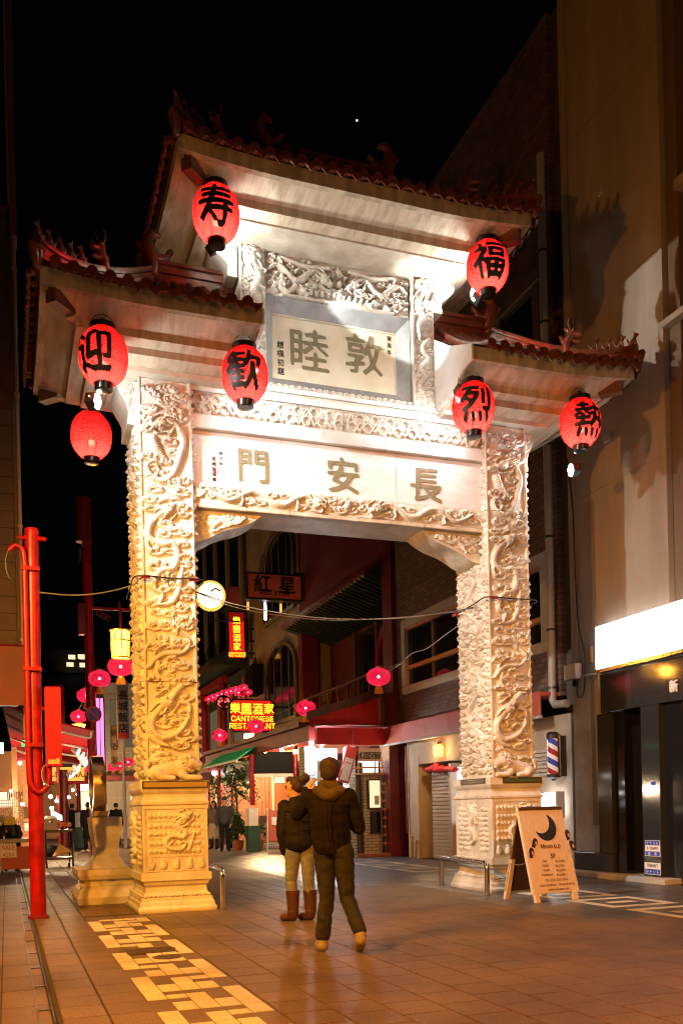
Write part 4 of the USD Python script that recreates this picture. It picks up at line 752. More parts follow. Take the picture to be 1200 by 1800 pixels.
ch = MB(); x = [1.556, 2.862, 4.15]
for k, X, s in zip('門安長', x, (0.50, 0.54, 0.54)):
    c = part('character', MB().prism(glyph('b' + k, s), 0.012, (X, BY0 - 0.001, 6.045), (1, 0, 0), (0, 0, 1)), 'gilt_letter', beam)
sm = MB(); write(sm, ['t甲', 't子', 't年'], (at(388, 795, Y=.12)[0], BY0 - 0.001, at(388, 797, Y=.12)[2]), (1, 0, 0), (0, 0, 1), 0.055, 0.068, 0.003, 1.5, True)
write(sm, ['t宮', 't崎', 't辰', 't雄', 't書'], (at(376, 815, Y=.12)[0], BY0 - 0.001, at(376, 806, Y=.12)[2]), (1, 0, 0), (0, 0, 1), 0.058, 0.07, 0.003, 1.5, True)
part('signature', sm, 'ink', beam, kind='stuff')
part('seal', MB().box(1.0, 1.035, BY0 - 0.004, BY0 - 0.0005, 5.86, 5.90), 'print_red', beam)
# brackets under the beam, with a wavy lower edge and carving on the face
def wavy(L, H):
    t = np.linspace(0, 1, 40)
    low = [(L * q, -H * (1 - q) ** 0.75 * (1.0 + 0.0 * q) - 0.035 * math.sin(q * 9.5) * (1 - q)) for q in t]
    return Polygon([(0, 0)] + low + [(L, 0)]).buffer(0)
for s, X in ((1, BX0), (-1, BX1)):
    br = part('bracket', MB().prism(wavy(0.98, 0.43), -0.55, (X, 0.20, 5.368), (1, 0, 0), (0, 0, 1)) if s > 0 else MB().prism(affinity.scale(wavy(0.98, 0.43), -1, 1, origin=(0, 0)), -0.55, (X, 0.20, 5.368), (1, 0, 0), (0, 0, 1)), 'marble_pale', gate)
    if s > 0:
        pass
    F = Field(0.80, 0.30, 0.01); r = np.random.default_rng(51)
    F.dragon([(0.62, 0.22), (0.5, 0.17), (0.38, 0.2), (0.28, 0.14), (0.16, 0.16), (0.08, 0.10)], 0.035, 0.04)
    F.fill(r, 22, 0.08, 0.13, 0.035, 0.0)
    U, V = np.meshgrid(F.u, F.v, indexing='ij'); q_ = np.clip((U + 0.03) / 0.98, 0, 1); F.cut = (0.323 - V) > 0.43 * (1 - q_) ** 0.75 + 0.035 * np.sin(q_ * 9.5) * (1 - q_) - 0.035
    o = (X + 0.03 * s, 0.195, 5.345 - 0.30)
    part('carving', F.mesh(o, (s, 0, 0), (0, 0, 1), (0, -1, 0)), 'marble', br, smooth=True)
# carved consoles beside the shafts, under the eaves
def console(X, s, zt, w, h, mt='marble', y0=0.15, y1=0.85):
    t = np.linspace(0, 1, 24)
    edge = [(w * (1 - 0.72 * q + 0.14 * math.sin(q * 7.5)), -h * q) for q in t]
    poly = Polygon([(0, 0)] + edge + [(0, -h)]).buffer(0)
    if s < 0: poly = affinity.scale(poly, -1, 1, origin=(0, 0))
    c = part('console', MB().prism(poly, -(y1 - y0), (X, y0, zt), (1, 0, 0), (0, 0, 1)), mt, gate)
    F = Field(w * 0.62, h * 0.8, 0.009); r = np.random.default_rng(61)
    F.stroke([(0.02, 0.03), (w * 0.3, h * 0.25), (w * 0.12, h * 0.45), (w * 0.4, h * 0.6), (w * 0.2, h * 0.75)], 0.016, 0.018)
    F.fill(r, 12, 0.06, 0.1, 0.018, 0.0)
    U, V = np.meshgrid(F.u, F.v, indexing='ij'); F.cut = U > w * (0.22 + 0.6 * V / h)
    part('carving', F.mesh((X + s * 0.012, y0 - 0.004, zt - h * 0.83), (s, 0, 0), (0, 0, 1), (0, -1, 0)), mt, c, smooth=True)
console(-0.03, -1, 7.0, 0.22, 0.6); console(SX + SW + 0.03, 1, 7.0, 0.22, 0.6)
console(1.40, -1, 9.04, 0.34, 0.45); console(4.36, 1, 9.04, 0.34, 0.45)

# upper storey: two short carved posts, the top frieze, the framed panel
UX0, UX1 = 1.79, 3.98
upper = part('upper_wall', MB().box(1.42, 4.34, 0.42, 0.84, 7.13, 9.04), 'grey_stone', gate)
P = Field(0.36, 9.045 - 7.10, 0.009); r = np.random.default_rng(71)
P.dragon([(0.16, 1.75), (0.24, 1.62), (0.27, 1.48), (0.2, 1.36), (0.26, 1.22), (0.25, 1.05)], 0.055, 0.075)
P.stroke([(0.10, 1.88), (0.2, 1.86), (0.27, 1.80)], (0.05, 0.06, 0.05), 0.08); P.dome(0.11, 1.80, 0.06, 0.085); P.dome(0.25, 1.86, 0.05, 0.07, 1, 0.3)
P.stroke([(0.10, 1.05), (0.2, 0.9), (0.12, 0.76), (0.22, 0.62), (0.15, 0.5), (0.26, 0.36), (0.18, 0.22), (0.2, 0.08)], (0.05, 0.05, 0.04), 0.055, 0.1)
P.fill(r, 40, 0.08, 0.13, 0.05, 0.02); P.rough(0.006, 25); P.h -= 0.01
for X, flip in ((1.42, False), (3.985, True)):
    po = part('carved_post', MB().box(X + 0.01, X + 0.35, 0.13, 0.80, 7.10, 9.045), 'marble_pale', gate)
    part('post_carving', P.mesh((X, 0.12, 7.10) if not flip else (X + 0.36, 0.12, 7.10), (1, 0, 0) if not flip else (-1, 0, 0), (0, 0, 1), (0, -1, 0)), 'marble', po, smooth=True)
    part('post_border', MB().box(X - 0.008, X + 0.022, 0.085, 0.126, 7.10, 9.045), 'marble', po)
def draw_top(F):
    for s in (1, -1):
        c = F.W / 2
        F.dragon([(c + s * (0.22 + 0.105 * i), 0.34 + 0.085 * math.sin(i * 1.2)) for i in range(9)], 0.042, 0.06)
        F.dragon([(c + s * (0.55 + 0.07 * i), 0.12 + 0.04 * math.sin(i * 1.5)) for i in range(7)], 0.03, 0.05)
        F.stroke([(c + s * 0.15, 0.5), (c + s * 0.5, 0.47), (c + s * 0.85, 0.53)], (0.03, 0.04, 0.02), 0.06)
        for k in range(5): F.dome(c + s * (0.07 + 0.09 * k), 0.135, 0.032, 0.05)
    F.dome(F.W / 2, 0.30, 0.05, 0.08); F.dome(F.W / 2, 0.16, 0.065, 0.07, 1, 0.3); F.dome(F.W / 2, 0.47, 0.045, 0.07)
    F.stroke([(0.25, 0.035), (F.W - 0.25, 0.035)], 0.02, 0.035, smooth=False)
    F.fill(np.random.default_rng(81), 70, 0.08, 0.14, 0.055, 0.01); F.h *= 1.3; F.rough(0.008, 25)
band(8.46, 9.045, 0.21, [2.52, 3.24], draw_top, 0.0085, 'top_frieze', UX0, UX1, 'marble', upper)
# bevelled grey frame: four mitred boards sloping back to the panel
ox0, ox1, oz0, oz1, ix0, ix1, iz0, iz1 = UX0, UX1, 7.20, 8.455, 1.905, 3.80, 7.355, 8.265
fo, fi = 0.19, 0.30
def board(a, b, c, d): return MB().add([a, b, c, d, a + [0, .1, 0], b + [0, .1, 0], c + [0, .1, 0], d + [0, .1, 0]], [(0, 1, 2, 3), (4, 7, 6, 5), (0, 4, 5, 1), (1, 5, 6, 2), (2, 6, 7, 3), (3, 7, 4, 0)])
O = [np.array(p) for p in ((ox0, fo, oz0), (ox1, fo, oz0), (ox1, fo, oz1), (ox0, fo, oz1))]
I = [np.array(p) for p in ((ix0, fi, iz0), (ix1, fi, iz0), (ix1, fi, iz1), (ix0, fi, iz1))]
for k in range(4):
    part('frame_board', board(O[k], O[(k + 1) % 4], I[(k + 1) % 4], I[k]), 'grey_stone', upper)
pn = part('name_panel', MB().box(ix0 - 0.02, ix1 + 0.02, 0.315, 0.40, iz0 - 0.02, iz1 + 0.02), 'panel_stone', upper)
part('panel_rim', MB().box(ix0, ix0 + 0.022, 0.30, 0.3148, iz0, iz1).box(ix1 - 0.022, ix1, 0.30, 0.3148, iz0, iz1).box(ix0 + 0.022, ix1 - 0.022, 0.30, 0.3148, iz1 - 0.022, iz1), 'marble_pale', pn)
for k, X, Z, s in (('睦', 2.46, 7.86, 0.64), ('敦', 3.30, 7.92, 0.62)):
    part('character', MB().prism(glyph('b' + k, s, -0.9), 0.012, (X, 0.314, Z), (1, 0, 0), (0, 0, 1)), 'gilt_letter', pn)
sm = MB(); write(sm, ['t趙', 't樸', 't初', 't題'], (at(493, 604, Y=.3)[0], 0.314, at(493, 604, Y=.3)[2]), (1, 0, 0), (0, 0, 1), 0.105, 0.125, 0.003, 1.5, True)
write(sm, ['t癸', 't亥', 't年'], (at(684, 594, Y=.3)[0], 0.314, at(684, 594, Y=.3)[2]), (1, 0, 0), (0, 0, 1), 0.075, 0.10, 0.003, 1.5, True)
part('signature', sm, 'ink', pn, kind='stuff')
def draw_low(F):
    r = np.random.default_rng(91)
    for x in np.arange(0.05, F.W, 0.10):
        a = np.linspace(0.3, 5.8, 12) * (1 if int(x * 10) % 2 else -1)
        F.stroke(np.stack([x + 0.035 * np.cos(a), F.L / 2 + 0.03 * np.sin(a)], 1), 0.012, 0.03)
    F.fill(r, 25, 0.06, 0.1, 0.03, 0.0)
band(7.135, 7.198, 0.14, [2.52, 3.24], draw_low, 0.008, 'low_frieze', UX0, UX1, 'marble', upper)
part('sill_block', MB().box(1.40, 4.36, 0.09, 0.42, 7.075, 7.132), 'marble_white', upper)

# ------------------------------------------------------------------ the three roofs of the gate
YE0, YE1, YC = -1.07, 2.07, 0.5
def roof(x0, x1, ze, hipL, hipR, rise, step=0.205):
    run = YC - YE0
    lf, rt = (x0 if hipL else None), (x1 if hipR else None)
    def lift(x, y):
        l = 0.0
        for e in (lf, rt):
            if e is None: continue
            for yy in (YE0, YE1):
                d = math.hypot(x - e, y - yy); l = max(l, 0.11 * max(0.0, 1 - d / 1.5) ** 2)
        return l
    def up(t): return rise * (0.55 * t + 0.45 * t * t)
    def pt(x, y):
        """The roof surface above x, y."""
        d = min(y - YE0, YE1 - y)
        if lf is not None: d = min(d, x - x0)
        if rt is not None: d = min(d, x1 - x)
        t = max(0.0, min(1.0, d / run))
        ex = x; ey = YE0 if y < YC else YE1
        return ze + up(t) + lift(x, y) * (1 - t)
    # deck
    xs, ys = np.linspace(x0, x1, 40), np.linspace(YE0, YE1, 25)
    Zt = np.array([[pt(x, y) - 0.02 for y in ys] for x in xs])
    n1 = len(ys); V = np.array([[(x, y, Zt[i, j]) for j, y in enumerate(ys)] for i, x in enumerate(xs)]).reshape(-1, 3)
    i, j = np.meshgrid(np.arange(39), np.arange(24), indexing='ij')
    deck = part('roof', MB().add(V, np.stack([i * n1 + j, (i + 1) * n1 + j, (i + 1) * n1 + j + 1, i * n1 + j + 1], -1).reshape(-1, 4)), 'glazed_tile', gate)
    def row(p0, d, length, nrm):
        """A roll of cover tiles from the eave at p0 up the slope, with its round end tile; a pendant tile beside it."""
        q = np.linspace(-0.05, length, max(4, int(length / 0.14)))
        path = [(p0[0] + d[0] * s, p0[1] + d[1] * s, pt(p0[0] + d[0] * max(s, 0), p0[1] + d[1] * max(s, 0)) + 0.012) for s in q]
        part('cover_tile_row', MB().tube(path, 0.056, 10), 'glazed_tile', deck, smooth=40)
        e = np.array(path[0]) + np.array([d[0], d[1], 0]) * -0.035 - [0, 0, 0.028]
        dd = np.array([d[0], d[1], 0.0])
        part('end_tile', MB().tube([e - dd * 0.022, e - dd * 0.016, e + dd * 0.03], [0.052, 0.066, 0.066], 14).ball(e + dd * 0.08 + [0, 0, 0.07], (0.014, 0.014, 0.03), 1), 'glazed_tile', deck)
        h = np.array([nrm[0], nrm[1], 0.0]); b = e + h * step / 2 + [0, 0, -0.035]
        poly = Polygon([(-0.078, 0.035), (-0.07, -0.02), (-0.03, -0.055), (0, -0.092), (0.03, -0.055), (0.07, -0.02), (0.078, 0.035), (0.04, 0.018), (0, 0.012), (-0.04, 0.018)])
        part('drip_tile', MB().prism(poly, 0.03, b, h, (0, 0, 1)), 'glazed_tile', deck)
    n = int((x1 - x0 - 0.08) / step)
    off = (x1 - x0 - (n - 1) * step) / 2
    for k in range(n):
        x = x0 + off + k * step
        L = run
        if lf is not None: L = min(L, x - x0)
        if rt is not None: L = min(L, x1 - x)
        row((x, YE0), (0, 1), max(0.1, L - 0.06), (1, 0))
    ny = int((YE1 - YE0 - 0.08) / step); offy = (YE1 - YE0 - (ny - 1) * step) / 2
    for e, s in ((lf, 1), (rt, -1)):
        if e is None: continue
        for k in range(ny):
            y = YE0 + offy + k * step
            row((e, y), (s, 0), max(0.1, min(run, y - YE0, YE1 - y) - 0.06), (0, 1 if s > 0 else -1))
    # stone eaves: fascia, sloping soffit in steps
    def rim(inset, zlo, zhi, name, mt, thick=0.09):
        zl = zlo
        segs = []
        a, b = (x0 + inset if lf is not None else x0 + 0.006), (x1 - inset if rt is not None else x1 - 0.006)
        ya, yb = YE0 + inset, YE1 - inset
        N = 16
        for (p, q) in (((a, ya), (b, ya)), ((a, yb), (b, yb))) + ((((a, ya + thick + 0.002), (a, yb - thick - 0.002)),) if lf is not None else ()) + ((((b, ya + thick + 0.002), (b, yb - thick - 0.002)),) if rt is not None else ()):
            m = MB(); P = np.linspace(p, q, N); d = np.array(q) - p; d = d / np.linalg.norm(d); nn = np.array([-d[1], d[0]])
            ctr = np.array([(x0 + x1) / 2, YC]); sgn = 1 if np.dot(ctr - P[0], nn) > 0 else -1
            v, f = [], []
            for (x, y) in P:
                l = lift(x, y) * 0.9
                for o, z in ((0, zlo), (0, zhi), (thick, zhi), (thick, zlo)):
                    v.append((x + nn[0] * sgn * o, y + nn[1] * sgn * o, z + l))
            for s_ in range(N - 1):
                for k in range(4):
                    f.append((s_ * 4 + k, s_ * 4 + (k + 1) % 4, s_ * 4 + 4 + (k + 1) % 4, s_ * 4 + 4 + k))
            f += [(0, 1, 2, 3), tuple(range(len(v) - 1, len(v) - 5, -1))]
            part(name, m.add(v, f), mt, deck)
    zf = ze - 0.20
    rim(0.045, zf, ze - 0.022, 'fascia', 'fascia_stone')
    a0, a1 = (x0 if lf is not None else x0 - 9), (x1 if rt is not None else x1 + 9)
    def slab(i0, i1, zlo0, zlo1, zhi, name, mt):
        """A soffit slab whose underside slopes from zlo0 at the outer inset i0 to zlo1 at the inner inset i1 and is flat inside."""
        v, f = [], []
        X0, X1, Y0, Y1 = [], [], [], []
        N = 14
        def ring(ins, z, lf_amt):
            xa, xb = max(x0 + 0.004, a0 + ins), min(x1 - 0.004, a1 - ins); ya, yb = YE0 + ins, YE1 - ins
            pts = [(x, ya) for x in np.linspace(xa, xb, N)[:-1]] + [(xb, y) for y in np.linspace(ya, yb, N)[:-1]] + [(x, yb) for x in np.linspace(xb, xa, N)[:-1]] + [(xa, y) for y in np.linspace(yb, ya, N)[:-1]]
            return [(x, y, z + lf_amt * lift(x, y)) for x, y in pts]
        r0, r1, r2 = ring(i0, zlo0, 0.9), ring(i1, zlo1, 0.0), ring(i0, zhi, 0.9); M = len(r0)
        v = r0 + r1 + r2
        for k in range(M):
            k2 = (k + 1) % M
            f += [(k, k2, M + k2, M + k), (2 * M + k, 2 * M + k2, k2, k)]
        m = MB().add(v, f)
        c = len(v)
        m.add(r1, [(0, k, k + 1) for k in range(1, M - 1)]); m.add(r2, [(0, k + 1, k) for k in range(1, M - 1)])
        part(name, m, mt, deck)
    return deck, slab, pt, lift, run, zf, rim
def ridge_piece(path, par, w=0.075, h=0.26):
    """Stacked mouldings along a line."""
    p = np.asarray(path, float); t = np.gradient(p, axis=0); t[:, 2] *= 0; t /= np.linalg.norm(t, axis=1, keepdims=True) + 1e-9
    nn = np.stack([-t[:, 1], t[:, 0], t[:, 2] * 0], 1)
    sec = [(-w, -0.06), (-w, 0.05), (-w * 0.75, 0.06), (-w * 0.75, 0.10), (-w * 1.1, 0.11), (-w * 1.1, 0.145), (-w * 0.7, 0.155), (-w * 0.7, h - 0.08), (-w * 1.05, h - 0.07), (-w * 1.0, h - 0.02), (-w * 0.5, h), (w * 0.5, h), (w * 1.0, h - 0.02), (w * 1.05, h - 0.07), (w * 0.7, h - 0.08), (w * 0.7, 0.155), (w * 1.1, 0.145), (w * 1.1, 0.11), (w * 0.75, 0.10), (w * 0.75, 0.06), (w, 0.05), (w, -0.06)]
    K = len(sec); v = []
    for a, b in zip(p, nn):
        v += [a + b * s + np.array([0, 0, z]) for s, z in sec]
    f = [(i * K + k, (i + 1) * K + k, (i + 1) * K + (k + 1) % K, i * K + (k + 1) % K) for i in range(len(p) - 1) for k in range(K)]
    m = MB().add(v, f); m.add(v[:K], [(0, k + 1, k) for k in range(1, K - 1)]); m.add(v[-K:], [(0, k, k + 1) for k in range(1, K - 1)])
    return part('ridge', m, 'glazed_tile', par)
def beast(c, ang, s, par):
    """A small seated ridge animal looking along ang."""
    R = rotz(ang)
    q = lambda x, y, z: np.array(c) + R @ np.array([x, y, z]) * s
    b = [((q(-0.05, 0, 0.06), 0.06 * s), (q(0.02, 0, 0.17), 0.05 * s)), ((q(0.02, 0, 0.17), 0.045 * s), (q(0.05, 0, 0.26), 0.042 * s)), ((q(0.05, 0, 0.27), 0.045 * s), (q(0.11, 0, 0.26), 0.024 * s)),
         ((q(0.05, 0.03, 0.15), 0.022 * s), (q(0.07, 0.03, 0.0), 0.018 * s)), ((q(0.05, -0.03, 0.15), 0.022 * s), (q(0.07, -0.03, 0.0), 0.018 * s)),
         ((q(-0.09, 0, 0.05), 0.025 * s), (q(-0.14, 0, 0.2), 0.018 * s)), ((q(0.03, 0.025, 0.3), 0.014 * s), (q(0.015, 0.03, 0.35), 0.008 * s)), ((q(0.03, -0.025, 0.3), 0.014 * s), (q(0.015, -0.03, 0.35), 0.008 * s))]
    part('ridge_beast', blob(b, 0.03 * s + 0.01, 3), 'glazed_tile', par, smooth=True)
def finial(c, ang, s, par, horns=True):
    """A dragon head that bites the ridge: neck curling up, snout, mane and two horns."""
    R = rotz(ang)
    q = lambda x, y, z: np.array(c) + R @ np.array([x, y, z]) * s
    b = [((q(-0.12, 0, 0.0), 0.13 * s), (q(-0.08, 0, 0.28), 0.12 * s)), ((q(-0.08, 0, 0.28), 0.12 * s), (q(0.02, 0, 0.46), 0.11 * s)), ((q(0.02, 0, 0.46), 0.10 * s), (q(0.22, 0, 0.40), 0.065 * s)),
         ((q(0.03, 0, 0.30), 0.07 * s), (q(0.20, 0, 0.24), 0.04 * s)), ((q(0.22, 0, 0.44), 0.045 * s), (q(0.25, 0, 0.49), 0.03 * s)), ((q(-0.16, 0, 0.30), 0.07 * s), (q(-0.24, 0, 0.46), 0.035 * s)),
         ((q(-0.15, 0, 0.16), 0.07 * s), (q(-0.27, 0, 0.26), 0.03 * s)), ((q(0.06, 0.07, 0.52), 0.035 * s), (q(0.07, 0.07, 0.55), 0.03 * s)), ((q(0.06, -0.07, 0.52), 0.035 * s), (q(0.07, -0.07, 0.55), 0.03 * s)), ((q(-0.06, 0, 0.55), 0.06 * s), (q(-0.14, 0, 0.62), 0.03 * s))]
    f = part('ridge_dragon', blob(b, 0.035 * s + 0.005, 4), 'glazed_tile', par, smooth=True)
    if horns:
        h = MB()
        for sy in (-1, 1):
            h.tube([q(0.0, 0.05 * sy, 0.55), q(-0.05, 0.08 * sy, 0.65), q(-0.04, 0.10 * sy, 0.76), q(0.02, 0.10 * sy, 0.84)], [0.024 * s, 0.02 * s, 0.016 * s, 0.006 * s], 6)
        part('horn', h, 'glazed_tile', f, smooth=True)
def chiwen(c, ang, s, par):
    """The ornament at the ridge's end: a fish-tailed dragon swallowing the ridge."""
    R = rotz(ang)
    q = lambda x, y, z: np.array(c) + R @ np.array([x, y, z]) * s
    b = [((q(0, 0, 0.0), 0.14 * s), (q(-0.02, 0, 0.3), 0.15 * s)), ((q(-0.02, 0, 0.3), 0.15 * s), (q(-0.10, 0, 0.52), 0.10 * s)), ((q(-0.10, 0, 0.52), 0.10 * s), (q(0.0, 0, 0.70), 0.075 * s)), ((q(0.0, 0, 0.70), 0.075 * s), (q(0.12, 0, 0.68), 0.05 * s)),
         ((q(0.04, 0, 0.25), 0.11 * s), (q(0.25, 0, 0.30), 0.07 * s)), ((q(0.05, 0, 0.08), 0.09 * s), (q(0.22, 0, 0.06), 0.05 * s)), ((q(-0.12, 0, 0.35), 0.07 * s), (q(-0.24, 0, 0.50), 0.045 * s)), ((q(0.25, 0, 0.33), 0.05 * s), (q(0.32, 0, 0.42), 0.06 * s))]
    part('ridge_ornament', blob(b, 0.04 * s, 4), 'glazed_tile', par, smooth=True)
def dress(x0, x1, ze, hipL, hipR, rise, deck, pt, lift, run, beasts, inner=None):
    xa, xb = (x0 + run if hipL else x0), (x1 - run if hipR else x1)
    zr = ze + rise - 0.02
    xs = np.linspace(xa, xb, 10)
    ridge_piece([(x, YC, zr) for x in xs], deck, 0.085, 0.30)
    for on, ex, cx, sg in ((hipL, x0, xa, 1), (hipR, x1, xb, -1)):
        if not on: continue
        for ey in (YE0, YE1):
            P = [(cx + (ex - cx) * t, YC + (ey - YC) * t) for t in np.linspace(0, 1, 14)]
            rd = ridge_piece([(x, y, pt(x, y) + 0.02 + 0.05 * max(0, (t - 0.6) / 0.4) ** 2) for (x, y), t in zip(P, np.linspace(0, 1, 14))], deck, 0.065, 0.20)
            ang = math.atan2(ey - YC, ex - cx)
            if ey == YE0:
                for k in range(beasts):
                    t = 0.97 - k * 0.082
                    x, y = cx + (ex - cx) * t, YC + (ey - YC) * t
                    beast((x, y, pt(x, y) + 0.20 + 0.05 * max(0, (t - 0.6) / 0.4) ** 2), ang, 0.62, rd)
                t = 0.97 - beasts * 0.082 - 0.07
                x, y = cx + (ex - cx) * t, YC + (ey - YC) * t
                finial((x, y, pt(x, y) + 0.12), ang, 0.66, rd)
            # end of the hip: a curled cap
            e = np.array([ex, ey, pt(ex, ey) + 0.08]); u = np.array([math.cos(ang), math.sin(ang), 0])
            part('hip_cap', blob([((e, 0.085), (e + u * 0.05 + [0, 0, 0.05], 0.055)), ((e, 0.085), (e - u * 0.02 - [0, 0, 0.16], 0.05))], 0.03, 3), 'glazed_tile', deck, smooth=True)
        chiwen((cx, YC, zr + 0.12), 0 if sg > 0 else math.pi, 0.78, deck)
    # wooden end of the corner beam under the eave
    for on, ex, sg in ((hipL, x0, 1), (hipR, x1, -1)):
        if not on: continue
        for ey, sy in ((YE0, 1), (YE1, -1)):
            M = rotz(math.atan2(-sy, -sg))
            c = np.array([ex + sg * 0.28, ey + sy * 0.28, ze - 0.28 + 0.1])
            part('corner_beam', MB().obox(c, (0.34, 0.15, 0.20), M), 'brown_wood', deck)
            part('corner_bracket', MB().obox(c + np.array([sg, sy, 0]) * 0.24 + [0, 0, -0.045], (0.36, 0.13, 0.16), M), 'eave_stone', deck)
for x0, x1, hl, hr in ((-1.27, 1.40, True, False), (4.36, 7.03, False, True)):
    ze = 7.56
    deck, slab, pt, lift, run, zf, rim = roof(x0, x1, ze, hl, hr, 0.98)
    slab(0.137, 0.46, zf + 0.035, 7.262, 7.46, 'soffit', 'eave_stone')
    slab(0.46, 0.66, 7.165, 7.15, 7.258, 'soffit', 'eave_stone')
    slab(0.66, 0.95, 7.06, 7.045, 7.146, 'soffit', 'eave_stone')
    slab(0.95, 1.0, 6.984, 6.984, 7.042, 'soffit', 'marble_pale')
    dress(x0, x1, ze, hl, hr, 0.98, deck, pt, lift, run, 5 if hl else 4)
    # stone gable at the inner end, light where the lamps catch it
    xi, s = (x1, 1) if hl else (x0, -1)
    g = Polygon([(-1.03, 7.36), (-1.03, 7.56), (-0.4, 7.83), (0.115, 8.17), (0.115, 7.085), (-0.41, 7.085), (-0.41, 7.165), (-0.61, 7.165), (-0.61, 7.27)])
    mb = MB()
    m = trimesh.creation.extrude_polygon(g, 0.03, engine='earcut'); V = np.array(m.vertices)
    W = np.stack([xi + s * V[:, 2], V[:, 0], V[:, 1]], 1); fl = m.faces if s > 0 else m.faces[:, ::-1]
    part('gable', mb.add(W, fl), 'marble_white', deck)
ze = 9.46
deck, slab, pt, lift, run, zf, rim = roof(0.36, 5.36, ze, True, True, 1.05)
slab(0.137, 0.50, zf + 0.035, 9.20, 9.36, 'soffit', 'eave_stone')
slab(0.50, 0.72, 9.09, 9.085, 9.196, 'soffit', 'eave_stone')
slab(0.72, 1.10, 9.055, 9.047, 9.08, 'soffit', 'marble_pale')
dress(0.36, 5.36, ze, True, True, 1.05, deck, pt, lift, run, 4)
# ------------------------------------------------------------------ lanterns on the gate
def along(x, y, depth):
    """The point at photograph position x, y that lies depth metres in front of the camera."""
    dx, dy = x - 600, y - HORIZON
    px, py = dx * _cr - dy * _sr, dx * _sr + dy * _cr
    return EYE + depth * (_f0 + px / FPX * _r0 - py / FPX * _u0)
LR, LH = 0.29, 0.33
def lr(t): return LR * (1 - 0.56 * abs(t) ** 2.6)
def paper_lantern(pos, key, turn, zs, label, group='red paper lanterns hung under the eaves', size=0.50):
    x, y, z = pos
    t = thing('paper_lantern', label, 'lantern', pos, 0, group)
    N = 52
    prof = [((lr(q) + 0.0035 * math.cos(k * math.pi)), z + LH * q) for k, q in enumerate(np.linspace(-1, 1, N))]
    body = part('paper_body', MB().lathe(prof, (x, y, 0), 40), 'lantern_paper', t, smooth=50)
    for k in range(8):
        a = k * math.pi / 4 + 0.2
        part('seam', MB().tube([(x + (lr(q) + 0.003) * math.cos(a), y + (lr(q) + 0.003) * math.sin(a), z + LH * q) for q in np.linspace(-0.97, 0.97, 20)], 0.0035, 4), 'lantern_seam', body)
    part('top_cap', MB().lathe([(0.0, z + LH - 0.01), (0.15, z + LH - 0.01), (0.155, z + LH + 0.05), (0.10, z + LH + 0.055), (0.0, z + LH + 0.055)], (x, y, 0), 24), 'black_lacquer', t, smooth=30)
    part('bottom_cap', MB().lathe([(0.0, z - LH - 0.085), (0.085, z - LH - 0.085), (0.105, z - LH - 0.075), (0.115, z - LH + 0.005), (0.0, z - LH + 0.006)], (x, y, 0), 24), 'black_lacquer', t, smooth=30)
    zt = z + LH + 0.055
    part('hook', MB().tube([(x, y, zt), (x, y, zs)], 0.012, 6), 'wire_black', t)
    part('hook_ring', MB().tube([(x + 0.03 * math.cos(a), y, zt + (zs - zt) * 0.55 + 0.03 * math.sin(a)) for a in np.linspace(0, 2 * math.pi, 13)], 0.009, 5), 'wire_black', t)
    part('handle', MB().tube([(x + 0.13 * math.cos(a), y, zt + 0.13 * math.sin(a)) for a in np.linspace(0.1, math.pi - 0.1, 12)], 0.005, 5), 'wire_black', t)
    part('bulb', MB().ball((x, y, z - 0.10), 0.045, 2), 'bulb_warm', t, smooth=True)
    if key:
        g = glyph('f' + key, size)
        v, f = [], []
        n = 0
        for poly in getattr(g, 'geoms', [g]):
            q, fc = trimesh.creation.triangulate_polygon(poly, engine='earcut')
            q3, fc = trimesh.remesh.subdivide_to_size(np.column_stack([q, np.zeros(len(q))]), fc, 0.035)
            v.append(q3[:, :2]); f.append(fc + n); n += len(q3)
        v, f = np.vstack(v), np.vstack(f)
        def wrap(out):
            tt = np.clip(v[:, 1] * 1.02 / LH, -0.98, 0.98); R = LR * (1 - 0.56 * np.abs(tt) ** 2.6) + out
            a = turn + v[:, 0] / LR
            return np.stack([x + R * np.sin(a), y - R * np.cos(a), z + v[:, 1] * 1.02], 1)
        m = MB().add(wrap(0.012), f).add(wrap(0.007), f[:, ::-1])
        part('character', m, 'ink', body, kind='stuff')
    return t
def face(x, dy=-0.75): return -math.atan2(x - EYE[0], -(EYE[1] - dy))
FRONT_LANTERNS = [
    ('迎', -0.51, 6.80, -0.42, 7.27, 'lantern under the outer left eave, character half turned left'),
    ('歓', 1.238, 6.82, -0.05, 7.27, 'lantern under the inner end of the left lower roof'),
    ('烈', 4.49, 6.82, 0.18, 7.27, 'lantern under the inner end of the right lower roof'),
    ('熱', 6.235, 6.82, 0.52, 7.30, 'lantern under the outer right eave, its character turned away to the right'),
    ('寿', 0.915, 8.80, 0.0, 9.24, 'lantern under the left end of the top roof, with tall black character'),
    ('福', 4.765, 8.83, 0.14, 9.24, 'lantern under the right end of the top roof, with black good-fortune character')]
for k, x, z, dt, zs, lab in FRONT_LANTERNS:
    paper_lantern((x, -0.75, z), k, face(x) + dt, zs, 'red paper ' + lab)
paper_lantern((-0.44, 1.75, 6.83), None, 0, 7.27, 'plain red paper lantern without writing, behind the left pillar')

